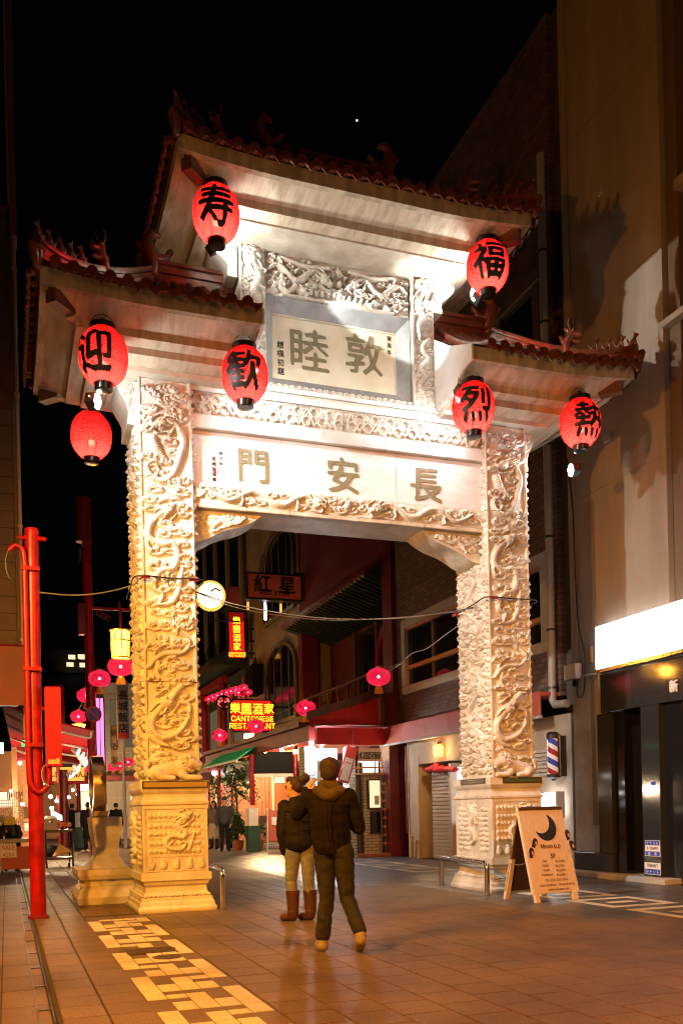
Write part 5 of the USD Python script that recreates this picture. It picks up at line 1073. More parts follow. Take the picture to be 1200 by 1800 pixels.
# ------------------------------------------------------------------ silk lanterns on strings over the street
def silk(org, label, group, R=0.30):
    t = thing('silk_lantern', label, 'lantern', org, 0, group)
    x, y, z = org; H = 0.225
    prof = [(max(0.07, R * max(0, 1 - abs(q) ** 2.4) ** 0.48), z + H * q) for q in np.linspace(-1, 1, 19)]
    n = 32; an = np.arange(n) * 2 * math.pi / n
    lob = 1 - 0.035 * (np.arange(n) % 2)
    v = np.array([[(x + r * l * math.cos(a), y + r * l * math.sin(a), zz) for a, l in zip(an, lob)] for r, zz in prof]).reshape(-1, 3)
    i, j = np.meshgrid(np.arange(18), np.arange(n), indexing='ij')
    part('silk_body', MB().add(v, np.stack([i * n + j, i * n + (j + 1) % n, (i + 1) * n + (j + 1) % n, (i + 1) * n + j], -1).reshape(-1, 4)), 'lantern_silk', t, smooth=True)
    part('top_cap', MB().lathe([(0, z + H), (0.075, z + H), (0.075, z + H + 0.04), (0, z + H + 0.041)], (x, y, 0), 12), 'lantern_gold', t)
    part('bottom_cap', MB().lathe([(0, z - H - 0.04), (0.075, z - H - 0.04), (0.075, z - H), (0, z - H + 0.001)], (x, y, 0), 12), 'lantern_gold', t)
    part('fringe', MB().lathe([(0.0, z - H - 0.19), (0.115, z - H - 0.19), (0.09, z - H - 0.042), (0, z - H - 0.0415)], (x, y, 0), 14), 'tassel', t)
    part('bulb', MB().ball((x, y, z), 0.035, 1), 'pink_core', t)
    return t
SILK_R = [((665, 1190), 23.0, 'largest pink silk lantern with gold fringe in front of the dark red house'), ((537, 1245), 27.0, 'pink silk lantern second along the right string, below the balcony'),
          ((450, 1277), 31.0, 'pink silk lantern covering the last line of the yellow-lettered restaurant sign'), ((386, 1293), 35.0, 'pink silk lantern farthest along the right string, beside the pillar')]
SILK_L = [((212, 1172), 21.5, 'pink silk lantern with fringe half behind the left pillar, under the yellow street lamp'), ((175, 1193), 25.0, 'pink silk lantern in front of the tall red pole'),
          ((152, 1223), 29.0, 'pink silk lantern left of the pole, third along the left string'), ((138, 1260), 34.0, 'pink silk lantern above the glowing orange lamp, last along the left string')]
proto = None; where = {}
for grp, L in (('pink lanterns strung along the right side', SILK_R), ('pink lanterns strung along the left side', SILK_L)):
    pts = []
    for (px, py), d, lab in L:
        o = along(px, py, d)
        if proto is None: proto = silk(o, lab, grp)
        else: dup(proto, 'silk_lantern', o, 0, lab, grp)
        pts.append(o + np.array([0, 0, 0.26]))
    where[grp] = pts
    path = []
    ext = [along(722, 1150, 20.0) if 'right' in grp else along(236, 1150, 19.0)] + pts
    for a, b in zip(ext[:-1], ext[1:]):
        for q in np.linspace(0, 1, 9)[:-1]:
            path.append(a + (b - a) * q - np.array([0, 0, 0.12 * math.sin(q * math.pi)]))
    path.append(ext[-1])
    tag(part('lantern_wire', MB().tube(path, 0.010, 5), 'wire_grey'), 'thin wire carrying the pink lanterns on the ' + ('right' if 'right' in grp else 'left') + ' of the street', 'wire')
# ------------------------------------------------------------------ buildings along the right side (fronts at x = 8)
FX = 8.0
def wallmat(name, c1, c2, mort, w, h, ms, axes, rough=0.75, bump=0.5):
    """Coursed brick for walls where one brick is only a few pixels."""
    order = {'yz': ('s.y', 's.z'), 'xz': ('s.x', 's.z')}[axes]
    usdkit.material(stage, '/World/Looks/' + name, {
        'g': ('geometry', {}), 's': ('separate_xyz', {}), 'c': ('combine_xyz', {}),
        'b': ('brick_texture', {'color1': c1, 'color2': c2, 'mortar': mort, 'scale': 1.0, 'brick_width': w, 'row_height': h, 'mortar_size': ms, 'bias': 0.0}),
        'n': ('noise_texture', {'scale': 3.0, 'detail': 5.0}), 'x': ('mix_color', {'blend_type': 'multiply', 'fac': 0.5}),
        'h': ('bump', {'strength': bump, 'distance': 0.01, 'invert': True}), 'p': ('principled_bsdf', {'roughness': rough})},
        [('g.position', 's.vector'), (order[0], 'c.x'), (order[1], 'c.y'), ('c.vector', 'b.vector'), ('g.position', 'n.vector'), ('b.color', 'x.a'), ('n.color', 'x.b'), ('x.result', 'p.base_color'), ('b.fac', 'h.height'), ('h.normal', 'p.normal')], surface='p.BSDF')
wallmat('brown_brick', (0.22, 0.12, 0.072), (0.115, 0.056, 0.035), (0.07, 0.055, 0.042), 0.24, 0.10, 0.012, 'yz')
wallmat('pale_brick', (0.72, 0.66, 0.54), (0.55, 0.49, 0.39), (0.2, 0.17, 0.13), 0.22, 0.08, 0.008, 'xz')
wallmat('pale_brick_side', (0.72, 0.66, 0.54), (0.55, 0.49, 0.39), (0.2, 0.17, 0.13), 0.22, 0.08, 0.008, 'yz')
wallmat('orange_brick', (0.45, 0.20, 0.10), (0.32, 0.13, 0.065), (0.25, 0.2, 0.15), 0.22, 0.08, 0.008, 'yz')
def fy(px, py=1300): return float(at(px, py, X=FX)[1])
def fz(px, py): return float(at(px, py, X=FX)[2])

# plastered tower block on the right
tower = thing('plaster_tower_block', 'tall plain plastered building at the right edge with white lit sign and black granite entrance', 'building', (FX, 0.8, 0))
YL = 2.15
part('wall', MB().box(FX, FX + 6, -0.45, YL, 3.4, 22), 'plaster', tower)
part('wall_edge', MB().box(FX - 0.02, FX - 0.001, YL - 0.17, YL + 0.02, 3.4, 22), 'plaster', tower)
for z in (6.7, 9.9, 13.1): part('wall_joint', MB().box(FX - 0.004, FX - 0.001, -0.45, 1.97, z, z + 0.022), 'plaster_stain', tower)
for y, z in ((0.9, 7.4), (0.9, 11.6)): part('vent', MB().cbox(FX - 0.05, FX - 0.002, y, y + 0.16, z, z + 0.16, 0.02), 'grey_pipe', tower)
part('stained_strip', MB().box(FX - 0.006, FX - 0.002, 1.42, 1.95, 3.5, 6.6), 'plaster_stain', tower, label='darker stained strip of plaster')
part('window_bay', MB().box(FX + 0.35, FX + 6, -6, -0.452, 4.2, 22), 'brown_panel', tower)
part('bay_frame', MB().box(FX + 0.1, FX + 0.349, -0.72, -0.47, 4.2, 22), 'brown_panel', tower)
part('ledge', MB().box(FX - 0.05, FX + 0.09, -6, -0.46, 8.62, 8.72), 'plaster', tower)
part('ledge', MB().box(FX + 0.02, FX + 0.345, -6, -0.73, 10.6, 10.75), 'plaster', tower)
sg = part('lit_sign', MB().box(FX - 0.22, FX - 0.03, -5, 1.17, 3.56, 4.29), 'sign_white', tower, label='long blank white light box')
part('sign_rail', MB().box(FX - 0.24, FX - 0.03, -5, 1.20, 3.50, 3.555), 'steel', sg)
for k in range(5):
    part('granite_panel', MB().cbox(FX - 0.08, FX + 0.1, 1.25 - 0.85 * (k + 1) + 0.006, 1.25 - 0.85 * k, fz(1060, 1255), 3.49, 0.004), 'granite_black', tower)
zt = fz(1060, 1255) - 0.006
part('lower_column', MB().cbox(FX - 0.02, FX + 0.5, fy(1055), YL, 0.42, zt + 0.75, 0.01), 'concrete', tower, label='pale rendered column with a stained edge')
part('column_stain', MB().box(FX - 0.026, FX - 0.021, fy(1055), fy(1041), 0.9, zt + 0.74), 'plaster_stain', tower)
part('column_base', MB().cbox(FX - 0.06, FX + 0.5, fy(1078), YL, 0.10, 0.415, 0.006), 'granite_black', tower)
part('granite_column', MB().cbox(FX - 0.07, FX + 0.5, fy(1079), fy(1055.5), 0.42, zt, 0.005), 'granite_black', tower)
part('entrance_jamb', MB().box(FX, FX + 0.6, fy(1096), fy(1079.5), 0.1, zt), 'dark_glass', tower)
part('entrance_panel', MB().box(FX + 0.5, FX + 0.6, fy(1136), fy(1096.5), 0.1, zt), 'brown_panel', tower)
yc0, yc1 = fy(1167), fy(1135.5)
gc = part('granite_column', MB().cbox(FX - 0.10, FX + 0.5, yc0, yc1, 0.05, zt, 0.005), 'granite_black', tower)
part('granite_column', MB().box(FX + 0.02, FX + 0.5, yc0 - 0.42, yc0 - 0.004, 0.05, zt), 'dark_glass', tower)
for k in range(3):
    part('door_frame', MB().box(FX, FX + 0.1, yc0 - 0.50 - 0.6 * k, yc0 - 0.44 - 0.6 * k, 0.05, zt), 'brown_panel', tower)
    part('door_pane', MB().box(FX + 0.05, FX + 0.07, yc0 - 1.03 - 0.6 * k, yc0 - 0.51 - 0.6 * k, 0.05, zt), 'dark_glass', tower)
part('entrance_step', MB().cbox(FX - 0.30, FX + 0.6, yc0 - 0.3, YL, 0.0, 0.095, 0.01), 'concrete', tower)
def sticker(y0, y1, z0, z1, rows):
    s = part('sticker', MB().box(FX - 0.104, FX - 0.1005, y0, y1, z0, z1), 'print_white', gc)
    h = (z1 - z0) / len(rows)
    for i, (mt, keys) in enumerate(rows):
        zc = z1 - h * (i + 0.5)
        if mt: part('sticker_band', MB().box(FX - 0.1055, FX - 0.1042, y0 + 0.01, y1 - 0.01, zc - h * 0.42, zc + h * 0.42), mt, s)
        m = MB()
        w = (y1 - y0) * 0.86 / max(1, len(keys))
        for j, k in enumerate(keys):
            yy = y1 - (y1 - y0) * 0.07 - w * (j + 0.5)
            if k.startswith('t'): m.prism(glyph(k, min(h * 0.75, w)), 0.001, (FX - 0.1065, yy, zc), (0, -1, 0), (0, 0, 1))
            else: latin(m, k, (FX - 0.1065, yy, zc - h * 0.25), (0, -1, 0), (0, 0, 1), h * 0.5, 0.001)
        part('sticker_text', m, 'print_white' if mt else 'ink', s, kind='stuff')
ym = yc0 + 0.03
sticker(ym, yc1 - 0.04, fz(1150, 1505), fz(1150, 1477), [('print_blue', ['tテ', 'tナ', 'tン', 'tト']), (None, ['3-TEMPO']), ('print_blue', ['t募', 't集'])])
sticker(ym, yc1 - 0.02, fz(1150, 1537), fz(1150, 1516), [(None, ['TENANT']), ('print_blue', ['tテ', 'tナ', 'tン', 'tト'])])
part('sticker', MB().box(FX - 0.104, FX - 0.1005, yc0 + 0.1, yc0 + 0.22, 1.55, 1.61), 'print_blue', gc)
lt = MB(); lt.prism(glyph('t新', 0.20, 2), 0.02, (FX - 0.10, fy(1196), fz(1196, 1205)), (0, -1, 0), (0, 0, 1))
part('letter', lt, 'print_white', tower, kind='stuff')
part('pipe_slot', MB().box(FX - 0.03, FX - 0.003, 1.55, 1.60, fz(1040, 1165), fz(1040, 1137)), 'wood_orange', tower)
jb = part('junction_box', MB().cbox(FX - 0.16, FX - 0.021, fy(1027), fy(1007), fz(1015, 1195), fz(1015, 1168), 0.01), 'shutter_metal', tower)
part('cable', MB().tube(spline([(FX - 0.03, fy(1018), fz(1018, 1195)), (FX - 0.05, fy(1021), fz(1021, 1225)), (FX - 0.05, fy(1032), fz(1032, 1215)), (FX - 0.04, fy(1034), fz(1034, 1150)), (FX - 0.03, fy(1022), fz(1022, 1080)), (FX - 0.03, fy(1018), fz(1018, 900)), (FX - 0.03, fy(1010), fz(1010, 800))], 6), 0.012, 5), 'wire_black', jb)
part('conduit', MB().tube([(FX - 0.05, fy(1018), fz(1018, 1195)), (FX - 0.05, fy(1024), fz(1024, 1190)), (FX - 0.05, fy(1072), fz(1072, 1181))], 0.02, 6), 'grey_pipe', jb)

# brown brick house with the long framed window
bh = thing('brown_brick_house', 'brown brick house with long pale-framed window, orange canopy and shuttered ground floor', 'building', (FX, 6.3, 0))
B0, B1 = 2.22, 10.12
part('wall', MB().box(FX, FX + 5, B0 + 0.34, B1, 3.3, 16), 'brown_brick', bh)
part('end_strip', MB().box(FX + 0.12, FX + 5, YL + 0.03, B0 + 0.335, 0, 16), 'mortar', bh)
def framed(y0, y1, z0, z1, nm, fr=0.17, mull=(), trans=None, fm='concrete', out=0.12):
    w = part(nm, MB().box(FX - 0.01, FX + 0.02, y0 + fr, y1 - fr, z0 + fr, z1 - fr), 'dark_glass', bh)
    part('frame_board', MB().cbox(FX - out, FX - 0.002, y0, y1, z1 - fr, z1, 0.012), fm, w)
    part('frame_board', MB().cbox(FX - out, FX - 0.002, y0, y1, z0, z0 + fr, 0.012), fm, w)
    part('frame_board', MB().cbox(FX - out, FX - 0.002, y0, y0 + fr, z0 + fr + 0.002, z1 - fr - 0.002, 0.012), fm, w)
    part('frame_board', MB().cbox(FX - out, FX - 0.002, y1 - fr, y1, z0 + fr + 0.002, z1 - fr - 0.002, 0.012), fm, w)
    for m in mull:
        part('mullion', MB().box(FX - 0.06, FX - 0.012, m - 0.03, m + 0.03, z0 + fr, z1 - fr), 'brown_panel', w)
    if trans:
        part('transom', MB().box(FX - 0.075, FX - 0.012, y0 + fr + 0.002, y1 - fr - 0.002, trans - 0.05, trans + 0.05), 'wood_orange', w)
        part('head_rail', MB().box(FX - 0.075, FX - 0.012, y0 + fr + 0.002, y1 - fr - 0.002, z1 - fr - 0.07, z1 - fr - 0.003), 'wood_orange', w)
    return w
framed(2.80, 9.55, 4.16, 6.06, 'window', 0.21, (4.4, 6.0, 7.85), 4.82)
framed(2.85, 9.3, 8.25, 11.4, 'window', 0.22, (4.4, 6.2), None, 'brown_panel')
part('downpipe', MB().tube([(FX - 0.12, 2.66, fz(978, 250)), (FX - 0.12, 2.66, fz(978, 1232)), (FX - 0.12, 2.58, fz(980, 1240)), (FX - 0.12, 2.2, fz(990, 1240))], 0.075, 12), 'grey_pipe', bh, smooth=40)
for py in (430, 560, 780, 945, 1110, 1212):
    part('pipe_clip', MB().cyl((FX - 0.12, 2.66, fz(978, py)), (FX - 0.12, 2.66, fz(978, py) + 0.04), 0.088, 12), 'dark_metal', bh)
for k in range(6):
    a, b = 2.62 + k * 1.25, 2.62 + (k + 1) * 1.25 - 0.01
    part('canopy_panel', MB().box(FX - 0.42, FX - 0.40, a, min(b, B1), 2.93, 3.38), 'orange_canvas', bh)
part('canopy_top', MB().box(FX - 0.40, FX, 2.62, B1, 3.30, 3.37), 'orange_canvas', bh)
part('canopy_lip', MB().box(FX - 0.45, FX - 0.385, 2.6, B1, 2.88, 2.928), 'concrete', bh)
# ground floor: piers, shutter, lit window, vents
def pier(p0, p1, mt='tan_wall', nm='pier', z0=0.0, z1=2.95):
    return part(nm, MB().box(FX, FX + 0.4, fy(p1), fy(p0), z0, z1), mt, bh)
pier(714, 733); pier(760, 846, nm='pier', z0=2.35); pier(812, 846, z1=2.345); pier(846.5, 1004)
part('pier', MB().box(FX + 0.002, FX + 0.4, fy(760), fy(733), 2.35, 2.95), 'tan_wall', bh)
part('recess_wall', MB().box(FX + 0.42, FX + 0.5, fy(846), fy(714), 0, 2.95), 'brown_panel', bh)
s0, s1 = fy(783), fy(746)
sh = part('roller_shutter', MB().box(FX + 0.20, FX + 0.22, s0, s1, 0, 2.25), 'shutter_metal', bh)
for k in range(24):
    part('slat', MB().cbox(FX + 0.165, FX + 0.199, s0, s1, 0.02 + k * 0.092, 0.02 + k * 0.092 + 0.082, 0.014), 'shutter_metal', sh)
part('shutter_lock', MB().box(FX + 0.15, FX + 0.164, s0 + 0.04, s0 + 0.12, 1.18, 1.32), 'dark_metal', sh)
part('shutter_post', MB().box(FX + 0.05, FX + 0.3, s0 - 0.12, s0 - 0.005, 0, 2.3), 'shutter_metal', bh)
part('display_window', MB().box(FX + 0.22, FX + 0.26, fy(812), s0 - 0.13, 0.9, 2.2), 'shop_glow_white', bh, label='brightly lit display case behind the right pillar')
part('display_base', MB().box(FX + 0.15, FX + 0.4, fy(812), s0 - 0.13, 0, 0.89), 'shutter_metal', bh)
for k in range(3): part('display_shelf', MB().box(FX + 0.17, FX + 0.219, fy(811), s0 - 0.14, 1.15 + 0.33 * k, 1.18 + 0.33 * k), 'concrete', bh)
for k in range(3):
    y = fy(722) - 0.22 * k
    part('wall_pipe', MB().tube([(FX - 0.05, y, 0.0), (FX - 0.05, y, 0.55 - 0.1 * k)], 0.05, 8), 'grey_pipe', bh)
part('wall_pipe', MB().tube([(FX - 0.06, fy(716), 0.62), (FX - 0.06, fy(716), 2.85)], 0.03, 8), 'dark_red_paint', bh)
for k in range(7):
    part('vent_slat', MB().box(FX - 0.03, FX - 0.002, fy(962), fy(938), 1.83 + k * 0.075, 1.83 + k * 0.075 + 0.05), 'shutter_metal', bh)
part('kick_board', MB().box(FX - 0.01, FX - 0.002, fy(1003), fy(940), 0.0, 0.5), 'tan_wall', bh)
wl = thing('wall_lamp', 'small orange-glowing wall lamp above the shutter, left of the right pillar', 'lamp', at(770, 1320, X=FX - 0.1))
o = at(770, 1320, X=FX - 0.1)
part('shade', MB().lathe([(0.11, o[2] - 0.13), (0.12, o[2] + 0.1), (0.06, o[2] + 0.14)], (o[0], o[1], 0), 14), 'orange_glow', wl)
part('bracket', MB().tube([o + [0, 0, 0.14], o + [0.0, 0, 0.2], o + [0.12, 0, 0.2]], 0.015, 6), 'dark_metal', wl)
lamp('wall_lamp_light', o + [-0.18, 0, 0.0], 14, TUNG, 0.05)
def ruffle(mb, seed, amp=0.03, k=9.0):
    v, f = mb.arr(); n = trimesh.Trimesh(v, f, process=False).vertex_normals
    return MB().add(v + n * ((meshkit.fbm(v * k, 3, seed) - 0.5) * 2 * amp)[:, None], f)
rc = thing('red_cloth_bundle', 'crumpled red plastic sheet rolled above the shutter door', 'cloth', at(765, 1353, X=FX - 0.1))
o = at(752, 1352, X=FX + 0.05); o2 = at(800, 1350, X=FX + 0.05)
part('sheet', ruffle(blob([((o - [0, 0, 0.03], (0.09, 0.12, 0.06)), (o + (o2 - o) * 0.35 + [0, 0, 0.04], (0.10, 0.15, 0.11))), ((o + (o2 - o) * 0.35, 0.10), (o2 - [0, 0, 0.04], (0.08, 0.08, 0.05)))], 0.03, 2), 3), 'red_canvas', rc, smooth=30)
part('tie', MB().tube([o + (o2 - o) * 0.5 + np.array([0.0, 0.14 * math.cos(a), 0.14 * math.sin(a)]) for a in np.linspace(0, 6.28, 12)], 0.01, 5), 'wire_grey', rc)
# barber's pole
bo = at(972, 1330, X=FX - 0.2)
bp = thing('barber_pole', "barber's pole with red, white and blue spiral stripes on the wall bracket", 'barber pole', bo)
usdkit.material(stage, '/World/Looks/barber_stripes', {
    'g': ('texture_coordinate', {}), 's': ('separate_xyz', {}), 'a': ('math', {'math_type': 'arctan2'}), 'k': ('math', {'math_type': 'multiply', 'value2': 1 / (2 * math.pi)}),
    'z': ('math', {'math_type': 'multiply', 'value2': 2.6}), 'd': ('math', {'math_type': 'add'}), 'f': ('math', {'math_type': 'fraction'}),
    'r': ('rgb_ramp', {'interpolate': False, 'ramp': [(0.0, (0.75, 0.73, 0.7)), (0.22, (0.05, 0.07, 0.42)), (0.5, (0.75, 0.73, 0.7)), (0.72, (0.34, 0.03, 0.03))]}),
    'p': ('principled_bsdf', {'roughness': 0.2, 'emission_strength': 0.12})},
    [('g.object', 's.vector'), ('s.y', 'a.value1'), ('s.x', 'a.value2'), ('a.value', 'k.value1'), ('s.z', 'z.value1'), ('k.value', 'd.value1'), ('z.value', 'd.value2'), ('d.value', 'f.value1'), ('f.value', 'r.fac'), ('r.color', 'p.base_color'), ('r.color', 'p.emission_color')], surface='p.BSDF')
part('striped_cylinder', MB().lathe([(0.11, bo[2] - 0.33), (0.11, bo[2] + 0.33)], (bo[0], bo[1], 0), 24), 'barber_stripes', bp, smooth=True)
part('top_cap', MB().lathe([(0, bo[2] + 0.33), (0.135, bo[2] + 0.33), (0.135, bo[2] + 0.40), (0.08, bo[2] + 0.45), (0, bo[2] + 0.46)], (bo[0], bo[1], 0), 20), 'dark_metal', bp, smooth=30)
part('bottom_cap', MB().lathe([(0, bo[2] - 0.46), (0.03, bo[2] - 0.45), (0.05, bo[2] - 0.42), (0.135, bo[2] - 0.39), (0.135, bo[2] - 0.33), (0, bo[2] - 0.329)], (bo[0], bo[1], 0), 20), 'dark_metal', bp, smooth=30)
part('chrome_rod', MB().cyl(bo + [0.05, -0.13, -0.36], bo + [0.05, -0.13, 0.38], 0.022, 8), 'steel', bp)
part('bracket', MB().obox(bo + [0.12, -0.1, 0], (0.18, 0.06, 0.75)), 'dark_metal', bp)
# lit shop sign on the same wall
ls = thing('lit_shop_sign', 'small blank white light box on the wall behind the wooden board', 'sign', at(977, 1410, X=FX - 0.2))
y0, y1 = fy(996), fy(958); z0, z1 = fz(977, 1437), fz(977, 1394)
part('light_box', MB().box(FX - 0.28, FX - 0.10, y0, y1, z0, z1), 'sign_white', ls)
part('box_rim', MB().box(FX - 0.27, FX - 0.09, y0 - 0.02, y0 - 0.002, z0 - 0.02, z1 + 0.02), 'concrete', ls)

# dark red house with balcony and arched window
rh = thing('dark_red_house', 'dark red house with arched balcony window, red railing and sloping tiled eave', 'building', (FX, 14, 0))
R0, R1 = 10.14, 18.45
part('upper_wall', MB().box(FX, FX + 5, R0, R1, 7.45, 15), 'red_wall', rh)
part('back_wall', MB().box(FX + 1.1, FX + 5, R0, R1, 4.0, 7.445), 'red_wall', rh)
part('lower_wall', MB().box(FX, FX + 5, R0 + 0.7, R1, 3.0, 4.30), 'red_wall', rh)
part('corner_column', MB().cbox(FX - 0.12, FX + 0.5, R0 - 0.01, R0 + 0.62, 0, 14.9, 0.02), 'dark_red_paint', rh)
part('far_column', MB().cbox(FX - 0.08, FX + 0.5, R1 - 0.45, R1 - 0.01, 3.0, 7.44, 0.02), 'dark_red_paint', rh)
part('balcony_floor', MB().box(FX - 0.1, FX + 1.09, R0 + 0.63, R1 - 0.46, 4.305, 4.42), 'red_wall', rh)
part('balcony_fascia', MB().cbox(FX - 0.22, FX - 0.105, R0 + 0.63, R1 + 0.3, 4.22, 4.50, 0.02), 'brown_wood', rh)
rail = part('railing', MB().box(FX - 0.15, FX - 0.09, R0 + 0.63, R1 - 0.3, 4.98, 5.04), 'dark_red_paint', rh)
for k in range(9):
    y = R0 + 0.75 + k * 0.86
    part('baluster', MB().box(FX - 0.145, FX - 0.095, y, y + 0.055, 4.505, 5.10), 'dark_red_paint', rail)
ar = part('arched_window', MB().box(FX + 1.04, FX + 1.08, R0 + 0.75, R0 + 3.6, 4.43, 7.0), 'dark_glass', rh)
ring = [(R0 + 2.1 + 1.25 * math.cos(a), 5.55 + 1.25 * math.sin(a)) for a in np.linspace(0, math.pi, 22)]
inn = [(R0 + 2.1 + 1.0 * math.cos(a), 5.55 + 1.0 * math.sin(a)) for a in np.linspace(math.pi, 0, 22)]
arch = Polygon([(R0 + 3.35, 4.43)] + ring + [(R0 + 0.85, 4.43), (R0 + 1.1, 4.43)] + inn + [(R0 + 3.1, 4.43)])
part('arch', MB().prism(arch, -0.14, (FX + 0.90, 0, 0), (0, 1, 0), (0, 0, 1)), 'red_paint', ar)
for y in (R0 + 1.75, R0 + 2.4): part('mullion', MB().box(FX + 0.98, FX + 1.03, y, y + 0.07, 4.43, 6.5), 'brown_wood', ar)
w2 = part('window', MB().box(FX + 1.05, FX + 1.08, R0 + 3.9, R0 + 5.6, 4.6, 6.9), 'dark_glass', rh)
part('frame_board', MB().box(FX + 0.99, FX + 1.045, R0 + 5.62, R0 + 5.75, 4.43, 7.0), 'brown_wood', w2)
part('frame_board', MB().box(FX + 0.99, FX + 1.045, R0 + 3.75, R0 + 3.88, 4.43, 7.0), 'brown_wood', w2)
ev = part('eave_roof', MB().add([(FX - 0.55, R0 + 0.63, 7.55), (FX - 0.55, R1 + 0.2, 7.55), (FX + 1.09, R1 + 0.2, 7.02), (FX + 1.09, R0 + 0.63, 7.02), (FX - 0.55, R0 + 0.63, 7.60), (FX - 0.55, R1 + 0.2, 7.60), (FX + 1.09, R1 + 0.2, 7.40), (FX + 1.09, R0 + 0.63, 7.40)], [(0, 1, 2, 3), (4, 7, 6, 5), (0, 4, 5, 1), (1, 5, 6, 2), (2, 6, 7, 3), (3, 7, 4, 0)]), 'roof_green', rh)
part('eave_board', MB().cbox(FX - 0.62, FX - 0.555, R0 + 0.6, R1 + 0.25, 7.56, 7.70, 0.01), 'dark_red_paint', ev)
for k in range(26):
    y = R0 + 0.75 + k * 0.29
    part('rafter', MB().obox((FX + 0.24, y, 7.255), (1.70, 0.07, 0.06), roty(math.atan2(0.53, 1.64))), 'roof_green', ev)
    part('rafter_end', MB().obox((FX - 0.60, y, 7.515), (0.07, 0.07, 0.07)), 'tan_wall', ev)
# end front of its ground floor, facing the gate
YF = 10.34
def gx(px, py=1400): return float(at(px, py, Y=YF)[0])
def gz(px, py): return float(at(px, py, Y=YF)[2])
def slope_y(px): return 1260 + (px - 553) * (1222 - 1260) / 123.0
for pa, pb in ((553, 614.8), (615.2, 676)):
    part('gable_panel', MB().prism(Polygon([(gx(pa), gz(pa, 1275)), (gx(pb), gz(pb, 1275)), (gx(pb), gz(pb, slope_y(pb))), (gx(pa), gz(pa, slope_y(pa)))]), -0.05, (0, YF + 0.25, 0), (1, 0, 0), (0, 0, 1)), 'red_canvas', rh)
part('gable_trim', MB().prism(Polygon([(gx(548), gz(548, 1264)), (gx(678), gz(678, 1224)), (gx(678), gz(678, 1207)), (gx(548), gz(548, 1250))]), -0.12, (0, YF + 0.20, 0), (1, 0, 0), (0, 0, 1)), 'brown_wood', rh)
part('awning_roof', MB().box(gx(553), gx(676), YF - 0.28, YF + 0.5, gz(600, 1279), gz(600, 1275)), 'dark_red_paint', rh)
part('valance', MB().box(gx(553), gx(615), YF - 0.30, YF - 0.285, gz(600, 1311), gz(600, 1282)), 'red_canvas', rh)
part('valance', MB().box(gx(615.5), gx(676), YF - 0.30, YF - 0.285, gz(600, 1311), gz(600, 1282)), 'red_canvas', rh)
part('awning_edge', MB().cyl((gx(552), YF - 0.29, gz(553, 1277)), (gx(676), YF - 0.29, gz(676, 1277)), 0.02, 8), 'steel', rh)
part('entrance_column', MB().cbox(gx(679), gx(711), YF - 0.25, YF + 0.4, 0, 4.3, 0.02), 'dark_red_paint', rh)
zt = gz(600, 1312)
part('brick_pier', MB().box(gx(537), gx(556), YF + 0.02, YF + 0.5, 0, zt), 'pale_brick', rh)
part('brick_pier', MB().box(gx(615), gx(626), YF + 0.02, YF + 0.5, 0, zt), 'pale_brick', rh)
part('entrance_light', MB().box(gx(556.5), gx(614.5), YF + 0.9, YF + 0.95, 0.9, zt), 'shop_glow_white', rh, label='bright white interior of the entrance')
part('entrance_wall', MB().box(gx(556.5), gx(614.5), YF + 0.9, YF + 0.95, 0, 0.89), 'white_brick', rh)
part('entrance_shelf', MB().box(gx(575), gx(590), YF + 0.5, YF + 0.8, 0.0, gz(580, 1335)), 'wood_dark', rh)
part('shop_wall', MB().box(gx(640), gx(678), YF + 0.25, YF + 0.5, 0.1, gz(650, 1358)), 'pale_brick', rh)
part('transom_light', MB().box(gx(640), gx(673), YF + 0.3, YF + 0.34, gz(650, 1357), gz(650, 1336)), 'shop_glow_white', rh)
part('door_leaf', MB().box(gx(626.5), gx(635), YF + 0.1, YF + 0.2, 0.05, zt), 'wood_dark', rh)
part('black_post', MB().box(gx(635.5), gx(639.5), YF + 0.06, YF + 0.18, 0.05, gz(637, 1340)), 'dark_metal', rh)
wn = part('window', MB().box(gx(654), gx(673), YF + 0.21, YF + 0.245, gz(663, 1420), gz(663, 1372)), 'window_lit', rh, label='framed shop window with notices')
part('frame_board', MB().box(gx(650.5), gx(653.8), YF + 0.18, YF + 0.244, gz(663, 1422), gz(663, 1371)), 'wood_dark', wn)
part('frame_board', MB().box(gx(653.9), gx(674), YF + 0.18, YF + 0.244, gz(663, 1424), gz(663, 1420.5)), 'wood_dark', wn)
part('frame_board', MB().box(gx(653.9), gx(674), YF + 0.18, YF + 0.244, gz(663, 1371.5), gz(663, 1369)), 'wood_dark', wn)
part('notice', MB().box(gx(663), gx(671), YF + 0.19, YF + 0.205, gz(663, 1415), gz(663, 1399)), 'print_white', wn)
w3 = part('window', MB().box(gx(655), gx(673), YF + 0.21, YF + 0.245, gz(663, 1465), gz(663, 1427)), 'dark_glass', rh)
part('frame_board', MB().box(gx(654), gx(674), YF + 0.19, YF + 0.244, gz(663, 1467), gz(663, 1465.3)), 'wood_dark', w3)
for k, py in enumerate((1350, 1361)):
    part('lattice_bar', MB().box(gx(624), gx(677), YF - 0.02, YF + 0.02, gz(650, py + 1.5), gz(650, py - 1.5)), 'wood_orange', rh)
for px in (630, 659, 672):
    part('lattice_bar', MB().box(gx(px), gx(px + 1.6), YF - 0.015, YF + 0.015, gz(650, 1361), gz(650, 1335)), 'wood_orange', rh)
for k in range(8):
    part('lattice_bar', MB().box(gx(672), gx(678), YF - 0.02, YF + 0.02, gz(675, 1380 + 15 * k), gz(675, 1376 + 15 * k)), 'wood_orange', rh)
part('lattice_post', MB().box(gx(674), gx(676.5), YF - 0.012, YF + 0.012, 0.1, gz(675, 1361)), 'wood_dark', rh)
part('doorstep', MB().cbox(gx(626), gx(679), YF - 0.2, YF + 0.3, 0, 0.1, 0.01), 'terracotta', rh)
